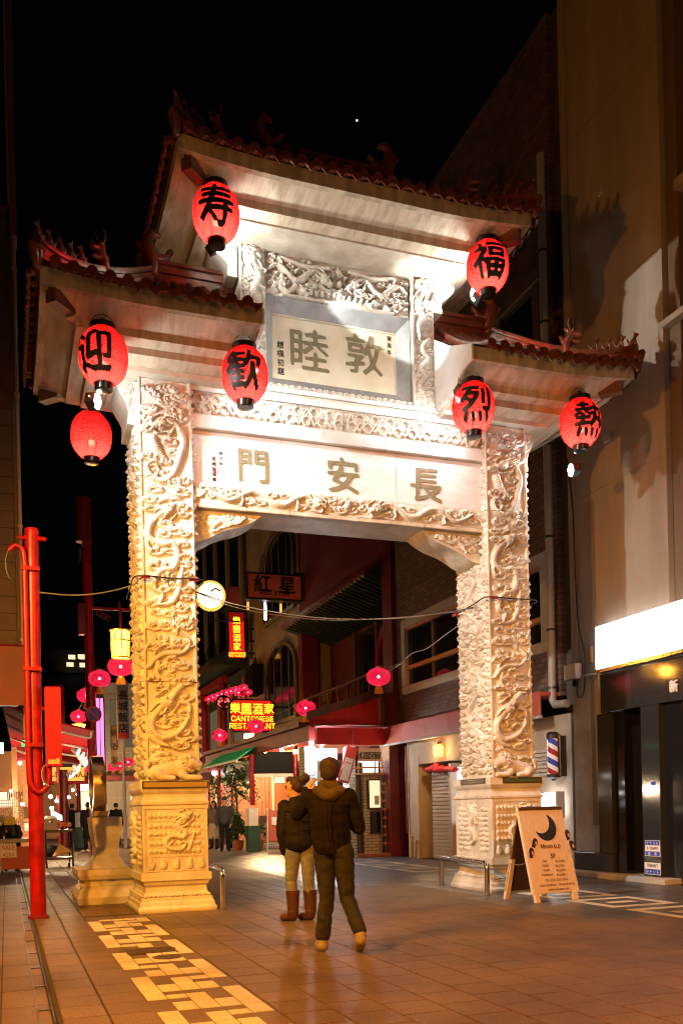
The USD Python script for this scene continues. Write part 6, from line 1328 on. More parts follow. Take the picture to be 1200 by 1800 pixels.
ws = thing('wooden_shop_sign', 'small wooden sign with dark characters over the shop door', 'sign', (gx(650), YF - 0.05, gz(650, 1327)))
part('board', MB().cbox(gx(630), gx(669), YF - 0.10, YF - 0.05, gz(650, 1339), gz(650, 1316), 0.01), 'wood_board', ws)
m = MB(); w = (gx(664) - gx(636)) / 3
write(m, ['t紅', 't星', 't酒', 't家'], (gx(636), YF - 0.103, gz(650, 1328)), (1, 0, 0), (0, 0, 1), 0.2, w, 0.004, 2)
part('lettering', m, 'ink', ws, kind='stuff')
mb_ = thing('tilted_menu_board', 'red-framed menu board leaning in the bright entrance beside the man\'s head', 'menu board', (gx(612), YF - 0.1, 1.5))
M = roty(math.radians(17))
o = at(611, 1345, Y=YF - 0.1)
bd = part('board', MB().obox(o, (0.30, 0.03, 0.95), M), 'print_red', mb_)
part('sheet', MB().obox(o + M @ np.array([0.0, -0.018, -0.12]), (0.22, 0.004, 0.6), M), 'white_canvas', mb_)
part('sheet_line', MB().obox(o + M @ np.array([0.0, -0.0215, 0.05]), (0.15, 0.002, 0.03), M), 'print_red', mb_)
lamp('entrance_bulb', (gx(563), YF - 0.15, gz(563, 1316)), 60, COOL, 0.05)
sb = thing('entrance_spotlight', 'dazzling white spotlight at the corner of the red awning', 'lamp', (gx(563), YF - 0.1, gz(563, 1316)))
part('bulb', MB().ball((gx(563), YF - 0.15, gz(563, 1316)), 0.045, 2), 'bulb_white', sb)
part('socket', MB().cyl((gx(563), YF - 0.13, gz(563, 1315) + 0.03), (gx(563), YF - 0.10, gz(563, 1310)), 0.03, 8), 'dark_metal', sb)

# covered terrace of the restaurant beyond
TX = 5.70
te = thing('restaurant_terrace', 'covered restaurant terrace with red beam, black blind and glowing orange interior', 'restaurant terrace', (TX, 15, 0))
T0, T1 = 10.4, 23.5
bm = part('red_beam', MB().cbox(TX - 0.08, TX + 0.08, T0, T1, 3.06, 3.46, 0.02), 'dark_red_paint', te)
part('canopy_roof', MB().box(TX - 0.2, FX, T0 + 0.3, T1, 3.465, 3.55), 'dark_red_paint', te)
part('canopy_trim', MB().box(TX - 0.26, TX - 0.2, T0 + 0.3, T1, 3.44, 3.56), 'brown_wood', te)
YT = 16.25
def hx_(px, py=1400): return float(at(px, py, Y=YT)[0])
def hz_(px, py): return float(at(px, py, Y=YT)[2])
for px, z0 in ((443, 1.45), (520.5, 0.0)):
    part('red_post', MB().cyl((hx_(px), YT, z0), (hx_(px), YT, 3.06), 0.075, 12), 'red_paint', te)
part('red_post', MB().cyl((TX, 21.5, 0), (TX, 21.5, 3.06), 0.075, 12), 'red_paint', te)
part('blind', MB().box(hx_(446), hx_(518), YT + 0.08, YT + 0.1, hz_(480, 1360), hz_(480, 1322)), 'cloth_black', te, label='black blind between the two posts')
part('blind_hem', MB().box(hx_(446), hx_(518), YT + 0.07, YT + 0.11, hz_(480, 1366), hz_(480, 1360.3)), 'white_canvas', te)
part('side_blind', MB().box(TX + 0.05, TX + 0.08, YT + 0.2, 22.5, 2.35, 2.95), 'brown_panel', te)
part('side_hem', MB().box(TX + 0.04, TX + 0.09, YT + 0.2, 22.5, 2.25, 2.348), 'white_canvas', te)
YB = 20.0
def kx(px, py=1400): return float(at(px, py, Y=YB)[0])
def kz(px, py): return float(at(px, py, Y=YB)[2])
wallmat('orange_brick_x', (0.50, 0.23, 0.115), (0.36, 0.15, 0.075), (0.25, 0.2, 0.15), 0.22, 0.08, 0.008, 'xz')
part('inner_wall', MB().box(TX + 0.3, FX - 0.01, YB, YB + 0.1, 0, 3.05), 'orange_brick_x', te)
part('door', MB().box(kx(481), kx(515), YB - 0.06, YB - 0.01, 0, kz(500, 1378)), 'chestnut', te)
part('door_post', MB().box(kx(477.5), kx(480.5), YB - 0.08, YB - 0.005, 0, 2.9), 'white_canvas', te)
part('lit_panel', MB().box(kx(483), kx(500), YB - 0.07, YB - 0.01, kz(490, 1377), kz(490, 1367)), 'shop_glow', te)
for px in (448, 459, 466, 472): part('wall_pilaster', MB().box(kx(px), kx(px + 2), YB - 0.05, YB - 0.004, 0, 3.0), 'chestnut', te)
part('counter', MB().box(kx(450), kx(500), YB - 2.0, YB - 1.6, 0, 0.95), 'wood_dark', te)
YL2 = 17.55
def lx(px, py=1470): return float(at(px, py, Y=YL2)[0])
x0_, x1_ = lx(452), lx(502)
lf = part('lattice_fence', MB().box(x0_, x1_, YL2, YL2 + 0.03, 0.20, 0.24), 'chestnut', te)
n_s = int((x1_ - x0_) / 0.13)
for k in range(n_s + 1):
    for s in (-1, 1):
        part('lattice_slat', MB().obox((x0_ + 0.13 * k, YL2 + 0.015 + 0.006 * s, 0.52), (0.03, 0.008, 0.78), roty(s * 0.72)), 'chestnut', lf)
part('fence_rail', MB().box(x0_ - 0.2, x1_ + 0.2, YL2 - 0.02, YL2 + 0.05, 0.80, 0.86), 'chestnut', te)
part('planter_box', MB().cbox(x0_ - 0.1, x1_ + 0.2, YL2 - 0.12, YL2 + 0.3, 0, 0.2, 0.02), 'concrete', te)
part('bench_back', MB().box(lx(465), lx(500), YL2 + 0.6, YL2 + 0.65, 0.86, 1.1), 'wood_dark', te)
bulbs = [(500, 1289), (512, 1306), (523, 1297), (547, 1306), (452, 1319), (466, 1319), (495, 1317), (519, 1320)]
for i, (px, py) in enumerate(bulbs):
    o = at(px, py, X=TX + 0.45) if i < 4 else at(px, py, Y=YT - 0.25)
    b = thing('track_spotlight', f'{ORD[i]} warm spotlight ' + ('by the terrace corner' if i < 4 else 'above the black terrace blind') + ' under the canopy', 'lamp', o, 0, 'spotlights under the terrace canopy')
    part('bulb', MB().ball(o - [0, 0, 0.02], 0.075, 2), 'bulb_warm', b)
    part('shade', MB().tube([o + [0, 0, 0.02], o + [0.03, 0.02, 0.10], o + [0.05, 0.04, 0.17]], [0.075, 0.05, 0.02], 10, caps=False), 'dark_metal', b)
    part('arm', MB().cyl(o + [0.05, 0.04, 0.17], (o[0] + 0.05, o[1] + 0.04, 3.46), 0.012, 6), 'dark_metal', b)
for y in (18.2, 21.5):
    lamp('terrace_bulb', (6.6, y, 2.75), 230, TUNG, 0.07)
lamp('terrace_front', (6.2, 14.0, 2.9), 85, WARM, 0.06)

# beige house with arched windows
be = thing('beige_arched_house', 'ochre rendered house with tall arched windows beyond the dark red house', 'building', (FX, 22, 0))
Q0, Q1 = 18.47, 25.6
part('wall', MB().box(FX, FX + 5, Q0, Q1, 3.0, 15), 'beige_wall', be)
for zc, zb, zt in ((0, 4.6, 6.4), (0, 8.5, 10.6)):
    ya, yb = 18.75, 22.6; ym, hw = (ya + yb) / 2, (yb - ya) / 2
    arc = [(ym + hw * math.cos(a), zt + 0.95 * math.sin(a)) for a in np.linspace(0, math.pi, 24)]
    shp = Polygon([(yb, zb)] + arc + [(ya, zb)])
    wd = part('arched_window', MB().prism(shp, -0.02, (FX - 0.022, 0, 0), (0, 1, 0), (0, 0, 1)), 'dark_glass', be)
    fr = shp.buffer(0.13).difference(shp.buffer(-0.01))
    part('arch', MB().prism(fr, -0.08, (FX - 0.085, 0, 0), (0, 1, 0), (0, 0, 1)), 'brown_panel', wd)
    for k in range(1, 4):
        y = ya + (yb - ya) * k / 4; h = 0.95 * math.sqrt(max(0, 1 - ((y - ym) / hw) ** 2))
        part('mullion', MB().box(FX - 0.06, FX - 0.024, y - 0.035, y + 0.035, zb, zt + h), 'brown_panel', wd)
ls_ = thing('wall_loudspeaker', 'black box loudspeaker on the ochre wall beside the lower arched window', 'loudspeaker', (FX - 0.2, 24.2, 6.2))
part('cabinet', MB().cbox(FX - 0.5, FX - 0.02, 23.2, 24.3, 5.9, 7.1, 0.05), 'cloth_black', ls_)
part('bracket', MB().box(FX - 0.3, FX - 0.2, 23.6, 23.9, 7.1, 7.4), 'dark_metal', ls_)

# pagoda-eaved restaurant further on
pg = thing('pagoda_restaurant', 'dark restaurant with pagoda eave, red beam and dim upper windows beyond the ochre house', 'building', (FX, 31, 0))
G0, G1 = 25.62, 44.0
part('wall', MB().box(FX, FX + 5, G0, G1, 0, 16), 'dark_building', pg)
for k in range(7):
    y = G0 + 0.6 + k * 2.5
    part('pilaster', MB().box(FX - 0.12, FX - 0.002, y, y + 0.35, 8.2, 15.5), 'beige_wall', pg)
    w = part('window', MB().box(FX - 0.04, FX - 0.003, y + 0.6, y + 2.2, 9.0, 14.5), 'dark_glass', pg)
    part('window', MB().box(FX - 0.04, FX - 0.003, y + 0.5, y + 2.2, 4.2, 6.2), 'window_dim', pg)
    part('pilaster', MB().box(FX - 0.10, FX - 0.002, y, y + 0.3, 0, 7.0), 'chestnut', pg)
pe = part('pagoda_eave', MB().add([(FX - 1.5, G0 + 0.6, 7.6), (FX - 1.5, G1, 7.6), (FX, G1, 8.5), (FX, G0 + 0.6, 8.5), (FX - 1.5, G0 + 0.6, 7.5), (FX - 1.5, G1, 7.5), (FX, G1, 7.5), (FX, G0 + 0.6, 7.5)], [(0, 1, 2, 3), (4, 7, 6, 5), (0, 4, 5, 1), (0, 3, 7, 4), (1, 5, 6, 2), (2, 6, 7, 3)]), 'roof_green', pg)
for k in range(30):
    y = G0 + 0.7 + k * 0.42
    part('roof_roll', MB().tube([(FX - 1.52, y, 7.64), (FX - 0.02, y, 8.54)], 0.07, 6), 'roof_green', pe)
part('eave_board', MB().box(FX - 1.58, FX - 1.505, G0 + 0.55, G1, 7.3, 7.58), 'brown_wood', pg)
part('red_beam', MB().box(FX - 1.0, FX - 0.8, G0 + 0.6, G1, 6.75, 7.05), 'red_paint', pg)
for k in range(4): part('red_column', MB().cyl((FX - 0.9, G0 + 1.0 + 4 * k, 3.4), (FX - 0.9, G0 + 1.0 + 4 * k, 6.75), 0.16, 10), 'red_paint', pg)
part('shop_front', MB().box(FX - 0.06, FX - 0.05, G0 + 0.5, G1, 0.3, 2.6), 'shop_glow_red', pg)
part('canopy', MB().box(FX - 1.9, FX, G0, G1, 2.9, 3.3), 'dark_red_paint', pg)
for k, (px, py) in enumerate(((366, 1229), (374, 1226), (382, 1223), (390, 1220), (398, 1217), (406, 1215), (414, 1213), (422, 1211), (429, 1209), (436, 1217), (428, 1219), (419, 1218), (401, 1225))):
    dup(proto, 'red_eave_lantern', along(px, py, 39 - (px - 366) * 0.06), 0, f'{ORD[k]} from the left of the small red lanterns high under the pagoda eave' if k < 9 else f'{ORD[k - 9]} from the right of the small red lanterns hanging lower under the pagoda eave', 'small red lanterns under the pagoda eave', 0.55)
cl = along(393, 1235, 36)
cd = thing('glass_chandelier', 'round glass chandelier hanging under the row of red lanterns', 'chandelier', cl)
part('globe', MB().ball(cl, 0.30, 2), 'window_glass', cd, smooth=True)
part('stem', MB().cyl(cl + [0, 0, 0.3], cl + [0, 0, 1.2], 0.02, 6), 'dark_metal', cd)
for a in np.arange(6) * math.pi / 3: part('bulb', MB().ball(cl + np.array([0.2 * math.cos(a), 0.2 * math.sin(a), 0.05]), 0.035, 1), 'red_bulb', cd)

# ------------------------------------------------------------------ shop signs over the street
def plane_sign(y, px0, py0, px1, py1):
    a, b = at(px0, py0, Y=y), at(px1, py1, Y=y)
    return a[0], b[0], b[2], a[2]
x0, x1, z0, z1 = plane_sign(17.8, 432, 1004, 532, 1058)
rs = thing('red_star_sign', 'large unlit orange-red box sign with two dark characters and RED STAR', 'sign', ((x0 + x1) / 2, 17.8, z0))
part('frame', MB().cbox(x0, x1, 17.81, 18.15, z0, z1, 0.02), 'sign_dark', rs)
part('sign_face', MB().box(x0 + 0.07, x1 - 0.07, 17.79, 17.808, z0 + 0.07, z1 - 0.07), 'sign_orange', rs)
m = MB(); xm, zm, hh = (x0 + x1) / 2, (z0 + z1) / 2, z1 - z0
write(m, ['t紅', 't星'], (xm - 0.42, 17.785, zm + hh * 0.12), (1, 0, 0), (0, 0, 1), 0.62, 0.86, 0.004, 2.5)
latin(m, 'RED STAR', (xm, 17.785, z0 + 0.16), (1, 0, 0), (0, 0, 1), 0.16, 0.004)
part('lettering', m, 'ink', rs, kind='stuff')
part('bracket', MB().box(x1 - 0.3, FX, 17.9, 18.0, z1, z1 + 0.08), 'sign_dark', rs)
side = part('side_panel', MB().box(x0 - 0.5, x0 - 0.03, 18.6, 18.7, z0 + 0.02, z1 - 0.35), 'orange_canvas', rs)
for i, (dx, mt) in enumerate(((0.15, 'sign_orange_lit'), (0.75, 'tube_white'), (1.3, 'sign_orange_lit'))):
    part('hanging_tube', MB().cyl((x0 + dx, 18.2, z0 - 0.02), (x0 + dx, 18.2, z0 - 0.30 - 0.3 * (i == 1)), 0.045, 8), mt, rs)
x0, x1, z0, z1 = plane_sign(24.5, 402, 1076, 430, 1157)
vs = thing('vertical_red_sign', 'upright glowing red sign with yellow characters under a little dark roof', 'sign', ((x0 + x1) / 2, 24.5, z0))
part('case', MB().cbox(x0 - 0.03, x1 + 0.03, 24.51, 24.8, z0 - 0.04, z1 + 0.05, 0.02), 'sign_dark', vs)
part('sign_face', MB().box(x0, x1, 24.49, 24.508, z0, z0 + (z1 - z0) * 0.80), 'sign_red', vs)
part('sign_face', MB().box(x0, x1, 24.49, 24.508, z0 + (z1 - z0) * 0.803, z1), 'sign_red_dim', vs, label='upper part of the sign whose lamp is dim')
m = MB(); xm = (x0 + x1) / 2; hh = z1 - z0
write(m, ['t樂', 't園', 't酒', 't家'], (xm, 24.485, z0 + hh * 0.83), (1, 0, 0), (0, 0, 1), hh * 0.18, hh * 0.19, 0.004, 2, True)
latin(m, 'CANTONESE', (xm, 24.485, z0 + hh * 0.075), (1, 0, 0), (0, 0, 1), 0.085, 0.004); latin(m, 'RESTAURANT', (xm, 24.485, z0 + hh * 0.02), (1, 0, 0), (0, 0, 1), 0.08, 0.004)
part('lettering', m, 'sign_yellow', vs, kind='stuff')
part('cap_roof', MB().loft(x0, x1, 24.5, 24.85, [(0.22, z1 + 0.06), (0.22, z1 + 0.10), (0.0, z1 + 0.32), (-0.1, z1 + 0.34)]), 'roof_green', vs)
for k in range(3): part('bracket', MB().box(x1 + 0.03, FX, 24.6, 24.66, z0 + 0.2 + 0.5 * k, z0 + 0.26 + 0.5 * k), 'sign_dark', vs)
part('post', MB().box(x1 + 0.3, x1 + 0.36, 24.6, 24.66, z0, z1), 'sign_dark', vs)
x0, x1, z0, z1 = plane_sign(20.5, 405, 1231, 481, 1285)
hs = thing('octagonal_red_sign', 'glowing red sign with cut corners and yellow CANTONESE RESTAURANT lettering', 'sign', ((x0 + x1) / 2, 20.5, z0))
c = 0.13
oc = Polygon([(x0 + c, z0), (x1 - c, z0), (x1, z0 + c), (x1, z1 - c), (x1 - c, z1), (x0 + c, z1), (x0, z1 - c), (x0, z0 + c)])
part('case', MB().prism(oc.buffer(0.05), -0.25, (0, 20.51, 0), (1, 0, 0), (0, 0, 1)), 'sign_dark', hs)
part('sign_face', MB().prism(oc, 0.012, (0, 20.505, 0), (1, 0, 0), (0, 0, 1)), 'sign_red', hs)
m = MB(); xm, hh = (x0 + x1) / 2, z1 - z0
write(m, ['t樂', 't園', 't酒', 't家'], (xm - 0.63, 20.49, z0 + hh * 0.76), (1, 0, 0), (0, 0, 1), 0.40, 0.42, 0.004, 2.2)
latin(m, 'RAKUEN   SHUKA', (xm, 20.49, z0 + hh * 0.53), (1, 0, 0), (0, 0, 1), 0.075, 0.004)
latin(m, 'CANTONESE', (xm, 20.49, z0 + hh * 0.31), (1, 0, 0), (0, 0, 1), 0.19, 0.004); latin(m, 'RESTAURANT', (xm, 20.49, z0 + hh * 0.07), (1, 0, 0), (0, 0, 1), 0.19, 0.004)
part('lettering', m, 'sign_yellow', hs, kind='stuff')
part('bracket', MB().box(x1 + 0.06, FX, 20.6, 20.68, z1 - 0.25, z1 - 0.17), 'sign_dark', hs)
part('lamp_strip', MB().box(x0 + 0.5, x0 + 1.0, 20.45, 20.6, z0 - 0.28, z0 - 0.12), 'bulb_warm', hs)
# round light sign
o = along(370, 1047, 36)
rd = thing('round_light_sign', 'round glowing cream sign with orange rim and small roof emblem behind the left pillar', 'sign', o)
ang = math.atan2(EYE[1] - o[1], EYE[0] - o[0])
Rm = np.column_stack([np.array([math.sin(ang), -math.cos(ang), 0]) * -1, np.array([0, 0, 1.0]), np.array([math.cos(ang), math.sin(ang), 0])])
from shapely.geometry import Point
def disc(r, h0, h1, shape=None):
    s = Point(0, 0).buffer(r, 32) if shape is None else shape
    return MB().prism(s, h1 - h0, o + Rm[:, 2] * h0, Rm[:, 0], Rm[:, 1])
part('drum', disc(0.58, -0.2, 0.0), 'sign_rim', rd, smooth=40)
part('sign_face', disc(0.53, 0.002, 0.02), 'sign_cream', rd)
part('rim_face', disc(0, 0.003, 0.028, Point(0, 0).buffer(0.585, 32).difference(Point(0, 0).buffer(0.50, 32))), 'sign_rim', rd)
part('emblem', disc(0, 0.022, 0.03, Polygon([(-0.02, 0.18), (0.02, 0.21), (0.2, 0.31), (0.38, 0.21), (0.42, 0.18), (0.36, 0.17), (0.36, 0.10), (0.33, 0.10), (0.33, 0.17), (0.2, 0.25), (0.07, 0.17), (0.07, 0.10), (0.04, 0.10), (0.04, 0.17)])), 'print_red', rd)
part('bracket', MB().tube([o + [0, 0, -0.6], o + [0.0, 0.3, -0.9], o + [1.2, 0.3, -0.9]], 0.03, 6), 'dark_metal', rd)
# ------------------------------------------------------------------ left side of the street
LY = 4.2
lb = thing('clapboard_building', 'dark building with weathered horizontal boards at the left edge', 'building', (-4, 6, 0))
xr = float(at(36, 1100, Y=LY)[0]); 
part('wall', MB().box(-9, xr - 0.05, LY + 0.05, LY + 1.0, 3.4, 18), 'siding', lb)
for k in range(44):
    z = 3.55 + k * 0.285
    part('board', MB().obox((xr - 2.06, LY + 0.02, z + 0.14), (4.0, 0.025, 0.30), rotx(-0.11)), 'siding', lb)
part('corner_board', MB().cbox(xr - 0.055, xr + 0.0, LY - 0.03, LY + 0.10, 3.0, 17, 0.01), 'siding', lb)
part('corner_pipe', MB().tube([(xr + 0.03, LY - 0.06, z) for z in (2.6, 8.0, 12.5)], 0.03, 8), 'grey_pipe', lb)
for z in (4.2, 6.1, 8.3, 10.4): part('pipe_clip', MB().box(xr - 0.01, xr + 0.07, LY - 0.10, LY - 0.02, z, z + 0.05), 'grey_pipe', lb)
part('pilaster', MB().box(at(15, 300, Y=LY)[0], at(27, 300, Y=LY)[0], LY - 0.12, LY + 0.3, at(20, 420, Y=LY)[2], 18), 'pilaster_brown', lb)
wn = part('window', MB().box(xr - 1.6, at(9, 200, Y=LY)[0], LY - 0.05, LY + 0.0, at(5, 365, Y=LY)[2], 17), 'dark_glass', lb)
part('frame_board', MB().box(at(9, 200, Y=LY)[0], at(12, 200, Y=LY)[0], LY - 0.10, LY + 0.0, at(5, 365, Y=LY)[2], 17), 'grey_pipe', wn)
part('frame_board', MB().box(xr - 1.6, at(8.8, 200, Y=LY)[0], LY - 0.10, LY + 0.0, at(5, 366, Y=LY)[2] - 0.1, at(5, 366, Y=LY)[2] - 0.01), 'pilaster_brown', wn)
ab = part('awning_box', MB().cbox(xr - 4, at(46, 1200, Y=3.6)[0], 3.6, 4.15, at(20, 1236, Y=3.6)[2], at(20, 1132, Y=3.6)[2], 0.04), 'dark_red_paint', lb, label='dark red awning box')
part('awning_edge', MB().box(xr - 4, at(46, 1200, Y=3.6)[0], 3.57, 3.598, at(20, 1240, Y=3.6)[2], at(20, 1228, Y=3.6)[2]), 'dark_red_paint', ab)

# red pole in front
px_, py_ = -1.369, 0.08
up = thing('red_utility_pole', 'thick glossy red pole with conduit pipes and a red box, nearest on the left', 'pole', (px_, py_, 0))
part('shaft', MB().tube([(px_, py_, 0), (px_ + 0.0, py_, 2.6), (px_ + 0.02, py_, 4.87)], [0.095, 0.093, 0.088], 20), 'red_paint', up, smooth=40)
part('top_cap', MB().lathe([(0.0, 4.872), (0.09, 4.872), (0.085, 4.90), (0, 4.91)], (px_ + 0.02, py_, 0), 16), 'red_paint', up)
part('cross_bolt', MB().cyl((px_ - 0.15, py_ - 0.05, 4.77), (px_ + 0.19, py_ - 0.05, 4.77), 0.028, 8), 'red_paint', up)
part('base_flange', MB().lathe([(0, 0), (0.13, 0), (0.13, 0.03), (0.1, 0.05), (0, 0.051)], (px_, py_, 0), 18), 'dark_red_paint', up)
cx = px_ - 0.075
part('conduit', MB().tube(spline([(cx - 0.0, py_ - 0.10, 4.45), (cx, py_ - 0.10, 3.0), (cx, py_ - 0.11, 1.85), (cx + 0.03, py_ - 0.11, 1.66), (cx + 0.11, py_ - 0.11, 1.585), (cx + 0.20, py_ - 0.11, 1.64), (cx + 0.235, py_ - 0.11, 1.78), (cx + 0.235, py_ - 0.11, 1.90)], 8), 0.038, 10), 'red_paint', up, smooth=True)
part('conduit', MB().tube(spline([(cx - 0.0, py_ - 0.10, 4.45), (cx - 0.02, py_ - 0.11, 4.60), (cx - 0.10, py_ - 0.11, 4.65), (cx - 0.18, py_ - 0.10, 4.58)], 6), 0.032, 8), 'red_paint', up, smooth=True)
part('cable_loop', MB().tube([(cx - 0.14 + 0.08 * math.cos(a), py_ - 0.08, 4.42 + 0.20 * math.sin(a)) for a in np.linspace(-0.3, 6.0, 24)], 0.008, 5), 'wire_black', up)
part('conduit', MB().tube([(cx + 0.165, py_ - 0.13, 1.90), (cx + 0.165, py_ - 0.13, 1.76), (cx + 0.19, py_ - 0.13, 1.70)], 0.028, 8), 'dark_red_paint', up, smooth=True)
for z in (2.15, 3.1, 4.35):
    part('pipe_clamp', MB().box(cx - 0.045, px_ + 0.10, py_ - 0.145, py_ - 0.085, z, z + 0.045), 'red_paint', up)
bx0, bx1 = -1.245, -1.055
box_ = part('switch_box', MB().cbox(bx0, bx1, py_ - 0.20, py_ + 0.02, 1.90, 2.895, 0.012), 'red_box_paint', up)
part('door_edge', MB().box(bx1 - 0.022, bx1 - 0.016, py_ - 0.206, py_ - 0.2005, 1.93, 2.87), 'dark_red_paint', box_)
part('hinge_plate', MB().box(px_ + 0.09, bx0 - 0.002, py_ - 0.05, py_ - 0.02, 2.62, 2.66), 'red_paint', box_)
part('label_sticker', MB().box(bx0 + 0.025, bx0 + 0.115, py_ - 0.206, py_ - 0.2015, 1.93, 1.985), 'goods_tan', box_)
part('label_sticker', MB().box(bx0 + 0.12, bx0 + 0.165, py_ - 0.206, py_ - 0.2015, 1.93, 2.0), 'goods_tan', box_)
part('thin_cable', MB().tube(spline([(bx0 + 0.0, py_ - 0.15, 1.93), (bx0 - 0.05, py_ - 0.15, 1.86), (bx0 - 0.04, py_ - 0.15, 1.72), (bx0 + 0.03, py_ - 0.15, 1.66)], 6), 0.007, 5), 'grey_pipe', up)

# stone pedestal with a polished bronze ring, seen from its edge
PX, PY = -0.35, 2.0
pd = thing('stone_pedestal_with_bronze_disc', 'pale stone pedestal carrying a polished bronze disc seen edge-on, behind the left pillar', 'monument', (PX, PY, 0))
ps = part('pedestal', MB().loft(PX - 0.22, PX + 0.22, PY - 0.35, PY + 0.35, [(0.22, 0.0), (0.24, 0.10), (0.20, 0.20), (0.13, 0.26), (0.13, 0.33), (0.20, 0.36), (0.22, 0.42), (0.22, 0.50), (0.06, 0.505), (0.02, 0.56), (-0.05, 0.66), (-0.06, 0.80), (-0.02, 1.0), (0.0, 1.24), (-0.02, 1.25)]), 'pedestal_stone', pd)
part('side_scroll', MB().tube([(PX - 0.40, PY - 0.44 , 0.27), (PX + 0.40, PY - 0.44, 0.27)], 0.05, 10), 'pedestal_stone', ps, smooth=True)
dsk = Point(0, 0).buffer(0.44, 32)
part('disc_rim', MB().prism(dsk.difference(Point(0, 0).buffer(0.36, 32)), 0.17, (PX - 0.185, PY, 1.72), (0, 1, 0), (0, 0, 1)), 'bronze', pd, smooth=30)
part('disc_plate', MB().prism(Point(0, 0).buffer(0.358, 32), 0.09, (PX - 0.145, PY, 1.72), (0, 1, 0), (0, 0, 1)), 'dark_metal', pd)
part('disc_foot', MB().cbox(PX - 0.18, PX + 0.02, PY - 0.3, PY + 0.3, 1.252, 1.34, 0.01), 'bronze', pd)

# red poles up the street
def up_at(px, py, Y, Z=None):
    return at(px, py, Y=Y)
o = up_at(166, 1440, 14.0); hx, hy = float(o[0]), 14.0
tp = thing('tall_red_pole', 'tall dark red pole with a sleeve at its top, behind the pedestal', 'pole', (hx, hy, 0))
part('shaft', MB().tube([(hx, hy, 0), (hx - 0.03, hy, 5.0), (hx - 0.06, hy, 9.9)], [0.125, 0.125, 0.125], 16), 'red_paint', tp, smooth=40)
part('sleeve', MB().tube([(hx - 0.12, hy - 0.02, 8.75), (hx - 0.12, hy - 0.02, 9.95)], 0.21, 18), 'dark_red_paint', tp, smooth=40)
for k in range(4): part('insulator', MB().lathe([(0.03, 8.46 - 0.09 * k), (0.055, 8.50 - 0.09 * k), (0.03, 8.54 - 0.09 * k)], (hx - 0.24, hy - 0.1, 0), 10), 'dark_metal', tp)
part('control_box', MB().cbox(hx - 0.32, hx - 0.13, hy - 0.2, hy + 0.1, 6.2, 7.05, 0.015), 'dark_red_paint', tp)
part('bracket_arm', MB().cbox(hx + 0.08, hx + 1.35, hy - 0.04, hy + 0.04, 6.92, 7.0, 0.008), 'red_paint', tp)
part('bracket_strut', MB().cbox(hx + 0.80, hx + 0.86, hy - 0.03, hy + 0.03, 6.2, 6.915, 0.008), 'red_paint', tp)
for k in range(3): part('scroll', MB().tube([(hx + 0.25 + 0.12 * k + 0.07 * math.cos(a), hy, 6.82 - 0.06 * k + 0.07 * math.sin(a)) for a in np.linspace(0, 5.2, 14)], 0.012, 5), 'red_paint', tp)
so = np.array([hx + 0.02, hy - 0.16, float(at(175, 1256, Y=13.85)[2])])
ns = thing('no_parking_sign', 'round blue no-parking sign with red ring and red slash on the tall red pole', 'road sign', so)
part('ring', MB().tube([so, so + [0, 0.02, 0]], 0.225, 28), 'print_red', ns)
part('blue_disc', MB().tube([so - [0, 0.004, 0], so - [0, 0.001, 0]], 0.175, 28), 'print_blue', ns)
part('slash', MB().obox(so - np.array([0, 0.007, 0]), (0.36, 0.003, 0.045), roty(math.radians(45))), 'print_red', ns)
o = along(212, 1133, 20.6)
pl = thing('palace_street_lamp', 'glowing yellow latticed street lamp half hidden by the left pillar', 'street lamp', o)
part('glass', MB().lathe([(0.17, o[2] - 0.3), (0.19, o[2] + 0.08), (0.20, o[2] + 0.3)], (o[0], o[1], 0), 8), 'orange_glow', pl)
for k in range(8):
    a = k * math.pi / 4
    part('rib', MB().tube([(o[0] + 0.19 * math.cos(a), o[1] + 0.19 * math.sin(a), o[2] - 0.32), (o[0] + 0.215 * math.cos(a), o[1] + 0.215 * math.sin(a), o[2] + 0.32)], 0.014, 5), 'lantern_gold', pl)
for z, r in ((-0.30, 0.20), (0.07, 0.215), (0.31, 0.23)): part('band', MB().tube([(o[0] + r * math.cos(a), o[1] + r * math.sin(a), o[2] + z) for a in np.linspace(0, 6.2832, 17)], 0.016, 5), 'lantern_gold', pl)
part('hanger', MB().tube([o + [0, 0, 0.31], o + [0, 0, 0.95]], 0.02, 6), 'dark_red_paint', pl)
lamp('palace_lamp_light', o + np.array([-0.35, -0.25, -0.2]), 40, SODIUM, 0.1)
o = up_at(108, 1270, 32.0)
p3 = thing('far_red_pole', 'dark red lamp pole farther off, left of the tall one', 'pole', (o[0], 32, 0))
part('shaft', MB().tube([(o[0], 32, 0), (o[0], 32, 7.2)], 0.15, 12), 'dark_red_paint', p3, smooth=40)
part('cross_arm', MB().box(o[0] - 0.4, o[0] + 1.6, 31.95, 32.05, 5.0, 5.12), 'dark_red_paint', p3)
part('sleeve', MB().tube([(o[0] - 0.12, 32, 5.9), (o[0] - 0.12, 32, 7.25)], 0.2, 12), 'dark_red_paint', p3)
o = along(138, 1280, 33.8)
ol = thing('orange_palace_lamp', 'small blazing orange street lamp under the last pink lantern of the left string', 'street lamp', o)
part('glass', MB().lathe([(0.18, o[2] - 0.14), (0.25, o[2] + 0.12)], (o[0], o[1], 0), 8), 'orange_glow', ol)
part('rim', MB().tube([(o[0] + 0.26 * math.cos(a), o[1] + 0.26 * math.sin(a), o[2] + 0.13) for a in np.linspace(0, 6.2832, 13)], 0.02, 5), 'lantern_gold', ol)
lamp('orange_lamp_light', o - [0, 0.4, 0.1], 60, SODIUM, 0.1)

